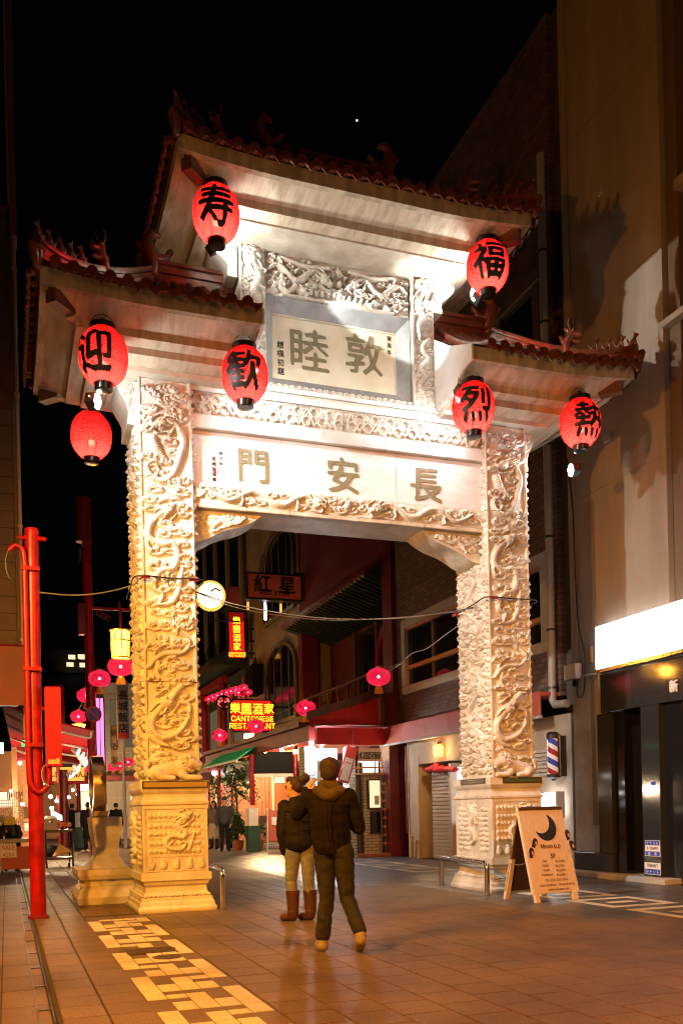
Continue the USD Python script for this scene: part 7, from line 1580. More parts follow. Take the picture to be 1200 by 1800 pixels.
# guard posts with white sleeves (two up the street)
def guard(o, label):
    t = thing('bollard_post', label, 'post', o, 0)
    x, y, z = o
    part('green_base', MB().cbox(x - 0.19, x + 0.19, y - 0.19, y + 0.19, 0, 0.80, 0.015), 'green_paint', t)
    part('white_sleeve', MB().cbox(x - 0.15, x + 0.15, y - 0.15, y + 0.15, 0.802, 1.36, 0.01), 'goods_white', t)
    return t
guard((5.57, 16.16, 0), 'green and white post base under the red terrace post, right of the standing group')
o = at(140, 1492, Z=0); guard((o[0], o[1], 0), 'green and white post base on the left, behind the goods cart')
part('rod', MB().cyl((o[0], o[1], 1.36), (o[0], o[1], 3.4), 0.075, 10), 'red_paint', T('/World/bollard_post_001', (o[0], o[1], 0)), smooth=40)

# upright white sign and the buildings behind
A_, B_ = along(205, 1196, 34), along(228, 1300, 34)
us = thing('upright_white_sign', 'upright white sign with four dark characters beside the left pillar', 'sign', (A_ + B_) / 2)
part('board', MB().cbox(A_[0], B_[0], A_[1], A_[1] + 0.25, B_[2], A_[2], 0.02), 'goods_grey', us)
m = MB(); hh = A_[2] - B_[2]
write(m, ['t長', 't城', 't飯', 't店'], ((A_[0] + B_[0]) / 2, A_[1] - 0.004, A_[2] - hh * 0.24), (1, 0, 0), (0, 0, 1), hh * 0.165, hh * 0.185, 0.003, 3, True)
part('lettering', m, 'ink', us, kind='stuff')
part('red_foot', MB().box(A_[0] + 0.02, B_[0] - 0.02, A_[1] - 0.006, A_[1] - 0.002, B_[2] + 0.04, B_[2] + hh * 0.14), 'print_red', us)
part('pole', MB().cyl(((A_[0] + B_[0]) / 2, A_[1] + 0.12, 0), ((A_[0] + B_[0]) / 2, A_[1] + 0.12, B_[2]), 0.06, 8), 'grey_pipe', us)
A2, B2 = along(196, 1275, 37), along(206, 1350, 37)
s2 = thing('upright_tan_sign', 'narrow upright tan sign with faded characters left of the white one', 'sign', (A2 + B2) / 2)
part('board', MB().cbox(A2[0], B2[0], A2[1], A2[1] + 0.2, B2[2], A2[2], 0.02), 'goods_tan', s2)
m = MB(); write(m, ['t新', 't酒', 't家'], ((A2[0] + B2[0]) / 2, A2[1] - 0.004, A2[2] - 0.3), (1, 0, 0), (0, 0, 1), 0.3, 0.55, 0.003, 2, True)
part('lettering', m, 'wood_dark', s2, kind='stuff')
part('bracket', MB().box(B2[0], B2[0] + 0.5, A2[1] + 0.05, A2[1] + 0.1, A2[2] - 0.4, A2[2] - 0.3), 'grey_pipe', s2)
A3, B3 = along(182, 1200, 46), along(232, 1440, 46)
fb = thing('far_tiled_building', 'grey tiled building with pink-lit windows seen beside the left pillar', 'building', (A3[0], A3[1], 0))
part('wall', MB().box(A3[0], A3[0] + 3.2, A3[1], A3[1] + 6, 0, A3[2]), 'concrete', fb)
for r_ in range(9):
    for c_ in range(5):
        part('wall_panel', MB().box(A3[0] + 0.03 + 0.62 * c_, A3[0] + 0.6 + 0.62 * c_, A3[1] - 0.03, A3[1] - 0.002, 0.6 + 0.75 * r_, 1.3 + 0.75 * r_), 'goods_grey', fb)
for c_ in (0.25, 0.95): part('window', MB().box(A3[0] + c_, A3[0] + c_ + 0.4, A3[1] - 0.05, A3[1] - 0.031, 4.6, 7.0), 'window_dim', fb)
part('canopy', MB().box(A3[0] - 0.2, A3[0] + 3.2, A3[1] - 1.2, A3[1] - 0.05, 2.9, 3.15), 'dark_red_paint', fb)
part('shop_front', MB().box(A3[0] + 1.2, A3[0] + 2.2, A3[1] - 0.08, A3[1] - 0.051, 1.0, 2.6), 'shop_glow', fb)
for i, px in enumerate((173, 180)):
    n = along(px, 1300, 30 + i * 0.01)
    nt = thing('neon_tube', ('left' if i == 0 else 'right') + ' one of two upright pink neon tubes either side of the tall red pole', 'neon tube', n)
    part('tube', MB().cyl((n[0], n[1], along(px, 1415, 30)[2]), (n[0], n[1], along(px, 1228, 30)[2]), 0.05, 8), 'neon_pink', nt)
    part('mount', MB().box(n[0] - 0.1, n[0] + 0.1, n[1] + 0.07, n[1] + 0.12, along(px, 1415, 30)[2], along(px, 1228, 30)[2]), 'dark_metal', nt)
D0, D1 = along(72, 1140, 95), along(185, 1140, 95)
db = thing('far_apartment_block', 'dark apartment block with a few lit windows closing the street', 'building', (D0[0] + 4, D0[1], 0))
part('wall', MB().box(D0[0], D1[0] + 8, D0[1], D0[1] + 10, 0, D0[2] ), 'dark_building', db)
for px, py in ((126, 1155), (145, 1155), (123, 1168), (146, 1169), (143, 1154)):
    w = along(px, py, 94.8)
    part('window', MB().box(w[0] - 0.35, w[0] + 0.35, w[1] - 0.1, w[1] - 0.02, w[2] - 0.25, w[2] + 0.2), 'window_lit', db)
for k in range(5): part('balcony', MB().box(D0[0] + 1, D1[0] + 7, D0[1] - 0.4, D0[1] - 0.001, 4 + 3 * k, 5 + 3 * k), 'dark_building', db)

# shops and stalls on the left
sw = thing('stall_shop', 'open shop front with orange wooden wall and red ribbed awning at the far left', 'shop', (-1.5, 14, 0))
q0, q1 = along(-30, 1400, 27), along(60, 1400, 27)
part('back_wall', MB().box(q0[0] - 2, q1[0], q0[1], q0[1] + 0.2, 0, 3.2), 'wood_orange', sw)
part('side_panel', MB().box(along(20, 1350, 25)[0], along(29, 1350, 25)[0], 12.9, 13.0, 1.2, 3.4), 'wood_orange', sw)
for k in range(2):
    part('wall_light', MB().box(q0[0] - 1 + 1.1 * k, q0[0] - 0.2 + 1.1 * k, q0[1] - 0.1, q0[1] - 0.02, 1.55, 2.0), 'shop_glow', sw)
a0, a1 = along(6, 1242, 16), along(54, 1262, 26)
aw = part('awning', MB().add([along(4, 1238, 17), along(56, 1258, 17), along(56, 1335, 27), along(26, 1338, 27), along(4, 1238, 17) + [0, 0, .05], along(56, 1258, 17) + [0, 0, .05], along(56, 1335, 27) + [0, 0, .05], along(26, 1338, 27) + [0, 0, .05]], [(0, 1, 2, 3), (4, 7, 6, 5), (0, 4, 5, 1), (1, 5, 6, 2), (2, 6, 7, 3), (3, 7, 4, 0)]), 'red_awning_cloth', sw)
for k in range(4):
    t = k / 4 + 0.06
    p, q = along(8 + 18 * t, 1246 + 85 * t, 16.9 + 9 * t), along(55, 1270 + 68 * t, 16.9 + 9 * t)
    part('awning_rib', MB().tube([p - [0, 0, 0.04], q - [0, 0, 0.04]], 0.03, 6), 'white_canvas', aw)
part('exit_light', MB().box(along(36, 1316, 24)[0], along(50, 1316, 24)[0], 11.3, 11.4, along(36, 1322, 24)[2], along(36, 1312, 24)[2]), 'exit_green', sw)
part('white_light', MB().box(along(-2, 1320, 20)[0], along(6, 1320, 20)[0], 7.5, 7.6, along(0, 1334, 20)[2], along(0, 1316, 20)[2]), 'tube_white', sw)
s2_ = thing('lit_column_sign', 'upright white-blue light box seen behind the red pole', 'sign', along(50, 1220, 30))
o = along(50, 1180, 30)
for k, (ya, yb, mt) in enumerate(((1168, 1190, 'sign_white_soft'), (1192, 1213, 'sign_white_soft'), (1215, 1222, 'sign_white_soft'), (1224, 1250, 'sign_orange_lit'))):
    part('light_panel', MB().box(along(47, ya, 30)[0], along(53, ya, 30)[0], o[1], o[1] + 0.2, along(50, yb, 30)[2], along(50, ya, 30)[2]), mt, s2_)
aw2 = thing('second_stall_awning', 'red awning with pale ribs over the middle stall, edged with white spotlights', 'awning', along(130, 1300, 28))
c = [along(104, 1272, 24), along(162, 1286, 24), along(150, 1350, 36), along(106, 1345, 36)]
part('canvas', MB().add(c + [p + np.array([0, 0, .05]) for p in c], [(0, 1, 2, 3), (4, 7, 6, 5), (0, 4, 5, 1), (1, 5, 6, 2), (2, 6, 7, 3), (3, 7, 4, 0)]), 'red_awning_cloth', aw2)
for k in range(4):
    t = k / 4 + 0.1
    p, q = c[0] + (c[3] - c[0]) * t, c[1] + (c[2] - c[1]) * t
    part('awning_rib', MB().tube([p - [0, 0, 0.05], q - [0, 0, 0.05]], 0.035, 6), 'white_canvas', aw2)
part('truss', MB().tube([c[1], c[2]], 0.04, 6), 'grey_pipe', aw2)
pr = None
for k, (px, py, d) in enumerate(((133, 1321, 26), (141, 1327, 27), (144, 1335, 28), (147, 1342, 29), (134, 1349, 30), (132, 1355, 31), (126, 1360, 32), (121, 1363, 33))):
    o = along(px, py, d)
    if pr is None:
        pr = thing('stall_spotlight', 'topmost white clip-on spotlight along the edge of the middle stall awning', 'lamp', o, 0, 'white spotlights along the stall awning')
        part('reflector', MB().tube([o + [-0.1, 0, 0.06], o + [0.06, -0.04, -0.02]], [0.05, 0.11], 10), 'goods_white', pr)
        part('bulb', MB().tube([o + [0.061, -0.04, -0.021], o + [0.075, -0.045, -0.03]], 0.10, 10), 'bulb_white', pr)
    else: dup(pr, 'stall_spotlight', o, 0, f'{ORD[k]} white clip-on spotlight from the top along the middle stall awning')
lamp('stall_light', along(118, 1405, 27), 80, WARM, 0.1); lamp('stall_light', along(30, 1408, 22.5), 70, WARM, 0.1); lamp('stall_light', along(60, 1385, 29), 75, TUNG, 0.1); lamp('stall_light', along(165, 1385, 42), 260, TUNG, 0.1)
A4, B4 = along(92, 1349, 34), along(150, 1372, 34)
fs = thing('orange_lit_sign', 'long glowing orange sign with red brush characters under the awning', 'sign', (A4 + B4) / 2)
part('light_box', MB().box(A4[0], B4[0], A4[1], A4[1] + 0.2, B4[2], A4[2]), 'sign_orange_lit', fs)
m = MB(); w = (B4[0] - A4[0]) / 6.2
write(m, ['tふ', 'tか', 'tひ', 'tれ', 'tま', 'tん'], (A4[0] + w * 0.6, A4[1] - 0.003, (A4[2] + B4[2]) / 2), (1, 0, 0), (0, 0, 1), 0.26, w, 0.002, 3)
part('lettering', m, 'print_red', fs, kind='stuff')
part('bracket', MB().box(A4[0], B4[0], A4[1] + 0.05, A4[1] + 0.1, A4[2], A4[2] + 0.15), 'dark_metal', fs)
A5, B5 = along(30, 1345, 30), along(54, 1371, 30)
f5 = thing('wooden_stall_sign', 'plain orange wooden sign board left of the red pole', 'sign', (A5 + B5) / 2)
part('board', MB().box(A5[0], B5[0] + 0.2, A5[1], A5[1] + 0.08, B5[2], A5[2]), 'wood_orange', f5)
m = MB(); write(m, ['t新', 't酒'], (A5[0] + 0.16, A5[1] - 0.003, (A5[2] + B5[2]) / 2), (1, 0, 0), (0, 0, 1), 0.14, 0.17, 0.002, 2)
part('lettering', m, 'wood_dark', f5, kind='stuff')
# front stall: red-fronted table, sale notice, wire rack, goods
Y5 = 9.9
def sx(px, py=1500): return float(at(px, py, Y=Y5)[0])
def sz(px, py): return float(at(px, py, Y=Y5)[2])
ft = thing('red_fronted_stall_table', 'stall table with red front panel at the left edge', 'stall table', (sx(20), Y5, 0))
part('front_panel', MB().cbox(sx(2), sx(60), Y5, Y5 + 0.03, sz(20, 1529), sz(20, 1489), 0.008), 'orange_canvas', ft)
part('table_top', MB().cbox(sx(-8), sx(62), Y5 - 0.05, Y5 + 1.1, sz(20, 1482), sz(20, 1476), 0.01), 'goods_grey', ft)
for px in (3, 33, 58):
    part('leg', MB().box(sx(px) - 0.02, sx(px) + 0.02, Y5 + 0.05, Y5 + 0.09, 0, sz(20, 1530)), 'dark_metal', ft)
part('bottom_rail', MB().box(sx(3), sx(60), Y5 + 0.04, Y5 + 0.1, 0.1, 0.14), 'shutter_metal', ft)
sn = thing('sale_notice', 'paper SALE notice with red writing hung on the red stall front', 'notice', (sx(14), Y5, 1))
part('sheet', MB().box(sx(1), sx(29), Y5 - 0.012, Y5 - 0.004, sz(14, 1508), sz(14, 1478)), 'goods_white', sn)
m = MB(); latin(m, 'SALE', (sx(15), Y5 - 0.014, sz(14, 1494)), (1, 0, 0), (0, 0, 1), 0.085, 0.001); latin(m, '\u00a5150', (sx(15), Y5 - 0.014, sz(14, 1506)), (1, 0, 0), (0, 0, 1), 0.07, 0.001)
part('red_lettering', m, 'print_red', sn, kind='stuff')
m = MB(); write(m, ['tパ', 'tッ', 'tク'], (sx(8), Y5 - 0.014, sz(14, 1482)), (1, 0, 0), (0, 0, 1), 0.07, 0.085, 0.001, 3)
part('black_lettering', m, 'ink', sn, kind='stuff')
gr = thing('wire_display_rack', 'white wire grid rack with hanging packets behind the red stall table', 'rack', (sx(20), Y5 + 1.2, 1.2))
for k in range(13):
    part('wire', MB().cyl((sx(-3 + 4 * k), Y5 + 1.2, sz(20, 1452)), (sx(-3 + 4 * k), Y5 + 1.2, sz(20, 1404)), 0.006, 4), 'goods_white', gr)
for k in range(9):
    z = sz(20, 1406 + k * 5.5); part('wire', MB().cyl((sx(-3), Y5 + 1.2, z), (sx(45), Y5 + 1.2, z), 0.006, 4), 'goods_white', gr)
r5 = np.random.default_rng(55)
for k in range(9):
    px = 15 + k * 3.3; hgt = r5.uniform(8, 14)
    hb = part('hanging_packet', MB().cbox(sx(px), sx(px + 2.4), Y5 + 1.0, Y5 + 1.06, sz(20, 1392 + hgt), sz(20, 1390), 0.005), ('goods_white', 'goods_tan', 'goods_red')[k % 3], gr)
for i, (p0, p1, ya, yb, mt, lab) in enumerate(((8, 28, 1451, 1438, 'yellow_plastic', 'yellow box on the stall table, left of the pole'), (44, 58, 1440, 1421, 'goods_white', 'white placard box behind the pole'), (45, 58, 1462, 1448, 'window_lit', 'lit display box on the stall table beside the pole'),
        (-4, 9, 1446, 1436, 'goods_grey', 'grey box at the end of the stall table'))):
    b = thing('goods_box', lab, 'box', (sx(p0), Y5 + 0.5, sz(20, ya)))
    part('carton', MB().cbox(sx(p0), sx(p1), Y5 + 0.4, Y5 + 0.7, sz(20, ya), sz(20, yb), 0.01), mt, b)
    part('lid', MB().cbox(sx(p0) - 0.01, sx(p1) + 0.01, Y5 + 0.39, Y5 + 0.71, sz(20, yb) + 0.001, sz(20, yb) + 0.025, 0.005), 'goods_white', b)
# goods cart right of the pole
Y6 = 11.5
def tx(px, py=1500): return float(at(px, py, Y=Y6)[0])
def tz(px, py): return float(at(px, py, Y=Y6)[2])
ct = thing('goods_cart', 'wheeled goods cart with dark frame right of the red pole', 'cart', (tx(105), Y6, 0))
for px in (81, 125, 128):
    part('upright', MB().cyl((tx(px), Y6 + (0.6 if px == 125 else 0), 0.1), (tx(px), Y6 + (0.6 if px == 125 else 0), tz(100, 1458)), 0.022, 8), 'dark_metal', ct)
part('shelf', MB().box(tx(79), tx(130), Y6 - 0.02, Y6 + 0.7, tz(100, 1464), tz(100, 1459)), 'dark_metal', ct)
part('shelf', MB().box(tx(79), tx(128), Y6 - 0.02, Y6 + 0.7, tz(100, 1512), tz(100, 1508)), 'dark_metal', ct)
for px in (82, 121, 128): part('caster', MB().tube([(tx(px) - 0.02, Y6, 0.055), (tx(px) + 0.02, Y6, 0.055)], 0.055, 12), 'cloth_black', ct)
def cart_thing(nm, lab, cat, mb, mt):
    t = thing(nm, lab, cat, (tx(100), Y6, 0.9)); part('body', mb, mt, t, smooth=30); return t
tg = cart_thing('covered_crate', 'grey crate under a plastic sheet on the cart beside the red pole', 'crate', MB().loft(tx(77), tx(104), Y6, Y6 + 0.5, [(0, tz(90, 1471)), (0.0, tz(90, 1450)), (-0.02, tz(90, 1440)), (-0.10, tz(90, 1434))]), 'goods_grey')
part('handle', MB().tube([(tx(88), Y6 - 0.02, tz(90, 1446)), (tx(91), Y6 - 0.05, tz(90, 1443)), (tx(94), Y6 - 0.02, tz(90, 1446))], 0.012, 5), 'dark_metal', tg)
cb = cart_thing('folded_cardboard', 'folded tan cardboard on the lower shelf of the cart', 'cardboard', MB().add([(tx(92), Y6 + 0.05, tz(90, 1506)), (tx(126), Y6 + 0.05, tz(90, 1498)), (tx(106), Y6 + 0.3, tz(90, 1484)), (tx(92), Y6 + 0.08, tz(90, 1508)), (tx(126), Y6 + 0.08, tz(90, 1500)), (tx(106), Y6 + 0.33, tz(90, 1486))], [(0, 1, 2), (3, 5, 4), (0, 3, 4), (0, 4, 1), (1, 4, 5), (1, 5, 2), (2, 5, 3), (2, 3, 0)]), 'goods_tan')
bk = cart_thing('black_bag', 'black plastic bag on the lower shelf of the cart', 'bag', blob([(((tx(86), Y6 + 0.3, tz(90, 1502)), 0.14), ((tx(94), Y6 + 0.3, tz(90, 1498)), 0.16))], 0.06, 2), 'cloth_black')
r6 = np.random.default_rng(66)
for k in range(14):
    px = 104 + (k % 7) * 3.6; row = k // 7
    c = np.array([tx(px), Y6 + 0.1 + 0.3 * row, tz(100, 1456) + 0.02])
    b = thing('fruit_packet', f'{ORD[k % 7]} packet from the left in the {"front" if row == 0 else "back"} row on the cart top', 'packet', c, 0, 'packets on the goods cart')
    part('wrap', MB().cbox(c[0] - 0.025, c[0] + 0.025, c[1] - 0.1, c[1] + 0.1, c[2], c[2] + r6.uniform(0.06, 0.12), 0.008), ('goods_red', 'goods_tan', 'goods_red', 'chestnut')[k % 4], b)
wb = thing('lit_white_board', 'tilted white lit board standing on the goods cart', 'sign', (tx(103), Y6 + 0.4, tz(100, 1440)))
part('panel', MB().prism(Polygon([(tx(93), tz(100, 1438)), (tx(113), tz(100, 1444)), (tx(113), tz(100, 1434)), (tx(93), tz(100, 1423))]), -0.02, (0, Y6 + 0.55, 0), (1, 0, 0), (0, 0, 1)), 'sign_white_soft', wb)
part('prop', MB().cyl((tx(103), Y6 + 0.58, tz(100, 1458)), (tx(103), Y6 + 0.58, tz(100, 1440)), 0.01, 5), 'dark_metal', wb)
pn_ = thing('paper_notice', 'pale paper notice hanging right of the red pole', 'notice', along(101, 1390, 22))
A6, B6 = along(95, 1376, 22), along(106, 1398, 22)
part('sheet', MB().box(A6[0], B6[0], A6[1], A6[1] + 0.01, B6[2], A6[2]), 'goods_tan', pn_)
part('string', MB().cyl(((A6[0] + B6[0]) / 2, A6[1], A6[2]), ((A6[0] + B6[0]) / 2, A6[1], A6[2] + 0.3), 0.004, 4), 'wire_grey', pn_)
# red shop posts and lit far shops on the left
for px, d, lab in ((114, 33, 'dark red shop post behind the lit white board'), (104, 30, 'slim red shop post left of the lit board')):
    o = along(px, 1440, d); t = thing('shop_post', lab, 'post', (o[0], o[1], 0))
    part('shaft', MB().cyl((o[0], o[1], 0.1), (o[0], o[1], 2.9), 0.14 if px == 114 else 0.06, 10), 'dark_red_paint', t, smooth=40)
    part('foot', MB().lathe([(0, 0), (0.18, 0), (0.16, 0.1), (0, 0.101)], (o[0], o[1], 0), 12), 'concrete', t)
A7, B7 = along(142, 1392, 50), along(166, 1420, 50)
fl = thing('far_lit_shop', 'brightly lit shop at the far end of the left side', 'shop', (A7[0], A7[1], 0))
part('wall', MB().box(A7[0] - 6, B7[0] + 0.2, A7[1] + 0.05, A7[1] + 3, 0, 3.4), 'wood_orange', fl)
part('lit_front', MB().box(A7[0], B7[0], A7[1] - 0.05, A7[1] + 0.0, 1.2, A7[2]), 'shop_glow', fl)
part('lit_header', MB().box(A7[0] - 0.2, B7[0], A7[1] - 0.12, A7[1] - 0.06, A7[2] + 0.05, A7[2] + 0.4), 'shop_glow_white', fl)
part('awning', MB().box(A7[0] - 6, B7[0] + 0.4, A7[1] - 1.5, A7[1], 2.9, 3.2), 'red_canvas', fl)
for i, (px, py, d) in enumerate(((100, 1408, 27), (89, 1401, 26), (121, 1402, 33), (136, 1397, 36), (77, 1376, 24), (91, 1421, 26), (128, 1389, 35), (62, 1414, 25), (40, 1414, 24), (20, 1392, 24), (35, 1342, 27))):
    o = along(px, py, d)
    if i == 0:
        bq = thing('bare_bulb', 'white bulb glowing beside the lit board, above the goods cart', 'lamp', o, 0, 'bare bulbs among the left stalls')
        part('bulb', MB().ball(o, 0.055, 2), 'bulb_white', bq); part('cord', MB().cyl(o + [0, 0, 0.05], o + [0, 0, 0.5], 0.006, 4), 'wire_black', bq)
    else: dup(bq, 'bare_bulb', o, 0, 'white bulb ' + ('right beside the front red pole', 'behind the goods cart post', 'left of the far lit shop', 'inside the red pole\'s pipe bend', 'just above the lit white board', 'under the orange lit sign', 'left of the red pole at rack height', 'over the wire rack', 'among the hanging packets', 'beside the wooden stall sign')[i - 1])
for k, (px, py, d) in enumerate(((198, 1349, 40), (211, 1347, 39), (225, 1340, 38), (158, 1352, 45), (150, 1353, 47))):
    dup(proto, 'small_red_lantern', along(px, py, d), 0, 'small far red lantern ' + ('left of the three beside the pillar', 'middle of the three left of the pillar', 'nearest the left pillar', 'right of the two left of the tall pole', 'left of the two left of the tall pole')[k], 'small far red lanterns', 0.75)
# ------------------------------------------------------------------ pavement
part('ground', MB().box(-200, 200, -60, 400, -0.5, -0.02), 'ground', kind='structure')
pv = part('pavement', MB().box(-1.44, 8.6, -9, 70, -0.018, -0.008), 'paver_joint', kind='structure')
r7 = np.random.default_rng(77)
W_, L_ = 0.335, 0.36
MLx0, MLx1, MLy0, MLy1 = -0.84, -0.12, -7.3, -0.55
def in_meander(x, y): return MLx0 - 0.2 < x < MLx1 + 0.2 and MLy0 - 0.1 < y < MLy1 + 0.3
cells = []
for i in range(27):
    x = -0.10 + i * W_
    for j in range(-26, 62):
        y = j * L_ + (0.18 if i % 2 else 0)
        cells.append((x, y))
for x in (-0.835, -0.468):
    for j in range(-1, 62): cells.append((x, j * L_ + 0.02 if j >= 0 else -0.53))
for x in (-1.42, -1.13): 
    for j in range(-26, 62): cells.append((x, j * L_ + 0.1))
near, far = [], MB()
for x, y in cells:
    w = 0.285 if x < -1 else 0.365 if x < -0.2 else W_
    cx, cy = x + w / 2, y + L_ / 2
    d = np.array([cx, cy]) - EYE[:2]; fw = d @ _f0[:2]; rt = d @ _r0[:2]
    if fw < 4 or abs(rt) > fw * 0.42 + 0.5 or cx > 7.9: continue
    near.append((fw, x, y, w))
near.sort()
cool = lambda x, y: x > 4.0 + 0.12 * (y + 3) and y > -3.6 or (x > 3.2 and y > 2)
for k, (fw, x, y, w) in enumerate(near):
    m = MB().loft(x + 0.004, x + w - 0.004, y + 0.004, y + L_ - 0.004, [(0, -0.012), (0, -0.003 + r7.uniform(0, .001)), (-0.005, 0.0005 + r7.uniform(0, 0.0015))])
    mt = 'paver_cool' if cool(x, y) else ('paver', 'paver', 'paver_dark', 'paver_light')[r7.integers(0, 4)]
    if abs(x - (-0.10 + 4 * W_)) < 0.01 and y < 0.5: mt = 'paver_dark'
    if k < 295: part('paver', m, mt, pv)
    else:
        v, f = m.arr(); (FAR := globals().setdefault('FAR', {})).setdefault(mt, MB()).add(v, f)
for mt, m in FAR.items(): part('far_pavers', m, mt, pv, kind='stuff')
# Greek-key strip of light tiles on the left
cw = (MLx1 - MLx0) / 5
key = ['01111', '10001', '10111', '10100', '11110', '11110', '10001', '11101', '00101', '01111']
n = 0
for row in range(int((MLy1 - MLy0) / 0.135)):
    y = MLy1 - (row + 1) * 0.135
    pat = key[row % 10]
    for c_ in range(5):
        lit = pat[c_] == '1'
        xx = MLx0 + c_ * cw
        if -3.55 < y < -3.2 and 1 <= c_ <= 3: continue
        if lit: part('light_tile', MB().loft(xx + 0.004, xx + cw - 0.004, y + 0.003, y + 0.132, [(0, -0.012), (0, 0.001), (-0.003, 0.0035 + r7.uniform(0, 0.001))]), 'light_tile', pv); n += 1
part('strip_bed', MB().box(MLx0 - 0.01, MLx1 + 0.01, MLy0, MLy1, -0.012, -0.0005), 'paver_dark', pv)
# square key pattern on the right, before the tower
def ring_tiles(cx, cy, half, wd):
    for (xa, xb, ya, yb) in ((cx - half, cx + half, cy - half, cy - half + wd), (cx - half, cx + half, cy + half - wd, cy + half), (cx - half, cx - half + wd, cy - half + wd, cy + half - wd), (cx + half - wd, cx + half, cy - half + wd, cy + half - wd)):
        part('pattern_tile', MB().loft(xa, xb, ya, yb, [(0, -0.012), (0, 0.002), (-0.003, 0.0045)]), 'light_tile', pv)
for cy in (0.4, -0.85, -2.1, -3.35, -4.6):
    ring_tiles(5.75, cy, 0.50, 0.13)
    part('pattern_tile', MB().loft(5.55, 5.95, cy - 0.08, cy + 0.08, [(0, -0.012), (0, 0.002), (-0.003, 0.0045)]), 'light_tile', pv)
for cy in (5, 6.3, 7.6, 8.9): ring_tiles(6.3, cy, 0.5, 0.13)
# drain covers
dc = thing('drain_cover', 'rusty rectangular iron drain cover set in the light-tiled strip', 'drain cover', (-0.52, -3.37, 0))
part('frame', MB().box(-0.73, -0.24, -3.56, -3.19, -0.012, 0.004), 'iron', dc)
for k in range(7): part('bar', MB().box(-0.71, -0.26, -3.54 + k * 0.05, -3.51 + k * 0.05, 0.0042, 0.010), 'iron', dc)
mc = thing('round_manhole_cover', 'small round iron cover just in front of the drain cover', 'manhole cover', (-0.40, -3.83, 0))
part('rim', MB().lathe([(0, 0.0045), (0.13, 0.0045), (0.135, 0.006), (0.115, 0.011), (0, 0.0105)], (-0.40, -3.83, 0), 24), 'iron', mc)
part('cross_rib', MB().box(-0.50, -0.30, -3.84, -3.82, 0.0106, 0.015), 'iron', mc)
# left strip: kerb channel with steel edges and a paved forecourt
fc = part('forecourt', MB().box(-8, -1.47, -9, 40, -0.018, -0.006), 'paver_joint', kind='structure')
for i in range(6):
    for j in range(24):
        x, y = -1.475 - 0.31 * (i + 1), -8.6 + j * 0.62
        if x < -3.3: continue
        part('forecourt_slab', MB().cbox(x + 0.004, x + 0.306, y + 0.004, y + 0.616, -0.012, 0.0005, 0.003), ('paver_dark', 'paver')[(i + j) % 2], fc)
part('steel_edge', MB().box(-1.468, -1.460, -9, 9, -0.01, 0.006), 'dark_metal', fc)
part('steel_edge', MB().box(-1.565, -1.557, -9, 9, 0.0011, 0.006), 'dark_metal', fc)
for j in range(12): part('channel_clip', MB().box(-1.556, -1.469, -7.5 + j * 0.9, -7.44 + j * 0.9, 0.0015, 0.007), 'dark_metal', fc)

# chrome hoop rails
def hoop(a, b, h, label, group=None):
    a, b = np.array(a, float), np.array(b, float)
    t = thing('chrome_hoop_rail', label, 'barrier', a, 0, group)
    d = (b - a) / np.linalg.norm(b - a); r = 0.09
    arc0 = [a + [0, 0, h - r] + d * r * (1 - math.cos(q)) + np.array([0, 0, r * math.sin(q)]) for q in np.linspace(0, math.pi / 2, 6)]
    arc1 = [b + [0, 0, h - r] - d * r * (1 - math.cos(q)) + np.array([0, 0, r * math.sin(q)]) for q in np.linspace(math.pi / 2, 0, 6)]
    part('hoop', MB().tube([a] + arc0 + arc1 + [b], 0.036, 14), 'steel', t, smooth=40)
    for p in (a, b): part('foot_plate', MB().lathe([(0, 0.003), (0.06, 0.003), (0.06, 0.012), (0.037, 0.014)], p, 16), 'steel', t)
hoop((4.90, 1.42, 0), (4.72, -0.42, 0), 0.47, 'chrome hoop rail in front of the right pillar')
hoop((0.93, -0.18, 0), (0.93, 1.45, 0), 0.52, 'chrome hoop rail at the right side of the left pillar')

# wooden A-board
ab = thing('wooden_sandwich_board', 'wooden sandwich board with black crescent moon and 3F price list by the right pillar', 'sandwich board', (5.17, -1.4, 0))
p0, p1 = at(942, 1588, Z=0), at(1020, 1581, Z=0)
dx = (p1 - p0) / np.linalg.norm(p1 - p0); dn = np.array([-dx[1], dx[0], 0]); dn = dn if dn @ (p0 - EYE) > 0 else -dn
W2 = float(np.linalg.norm(p1 - p0)); H2, tilt = 1.25, 0.335
top_in = 0.012
def bp_(u, h, out=0.0, back=False):
    """A point of the front (or back) leaf: u across 0..1, h up the slope."""
    inset = top_in * h / H2
    s = -1 if back else 1
    base = p0 + dx * (inset + u * (W2 - 2 * inset)); dep = 2 * tilt if back else 0
    n = dn * (dep + s * tilt * h / H2)
    return base + n + np.array([0, 0, h]) - dn * out * s
def leaf(u0, u1, h0, h1, th, nm, mt, par, out=0.0, back=False):
    q = [bp_(u0, h0, out, back), bp_(u1, h0, out, back), bp_(u1, h1, out, back), bp_(u0, h1, out, back)]
    o = dn * th * (1 if not back else -1)
    return part(nm, MB().add(q + [p + o for p in q], [(0, 1, 2, 3), (4, 7, 6, 5), (0, 4, 5, 1), (1, 5, 6, 2), (2, 6, 7, 3), (3, 7, 4, 0)]), mt, par)
fb_ = leaf(0, 1, 0.11, H2, 0.022, 'front_board', 'wood_board', ab)
leaf(0, 1, 0.11, H2, 0.022, 'back_board', 'wood_dark', ab, 0, True)
for bk_ in (False, True):
    leaf(0.0, 0.09, 0, 0.11 if not bk_ else 0.55, 0.05, 'leg', 'wood_board', ab, 0.012, bk_); leaf(0.84, 0.95, 0, 0.11, 0.05, 'leg', 'wood_board', ab, 0.012, bk_)
leaf(-0.012, 0.0, 0.11, H2, 0.05, 'edge_batten', 'wood_board', ab); leaf(1.0, 1.012, 0.11, H2, 0.05, 'edge_batten', 'wood_board', ab)
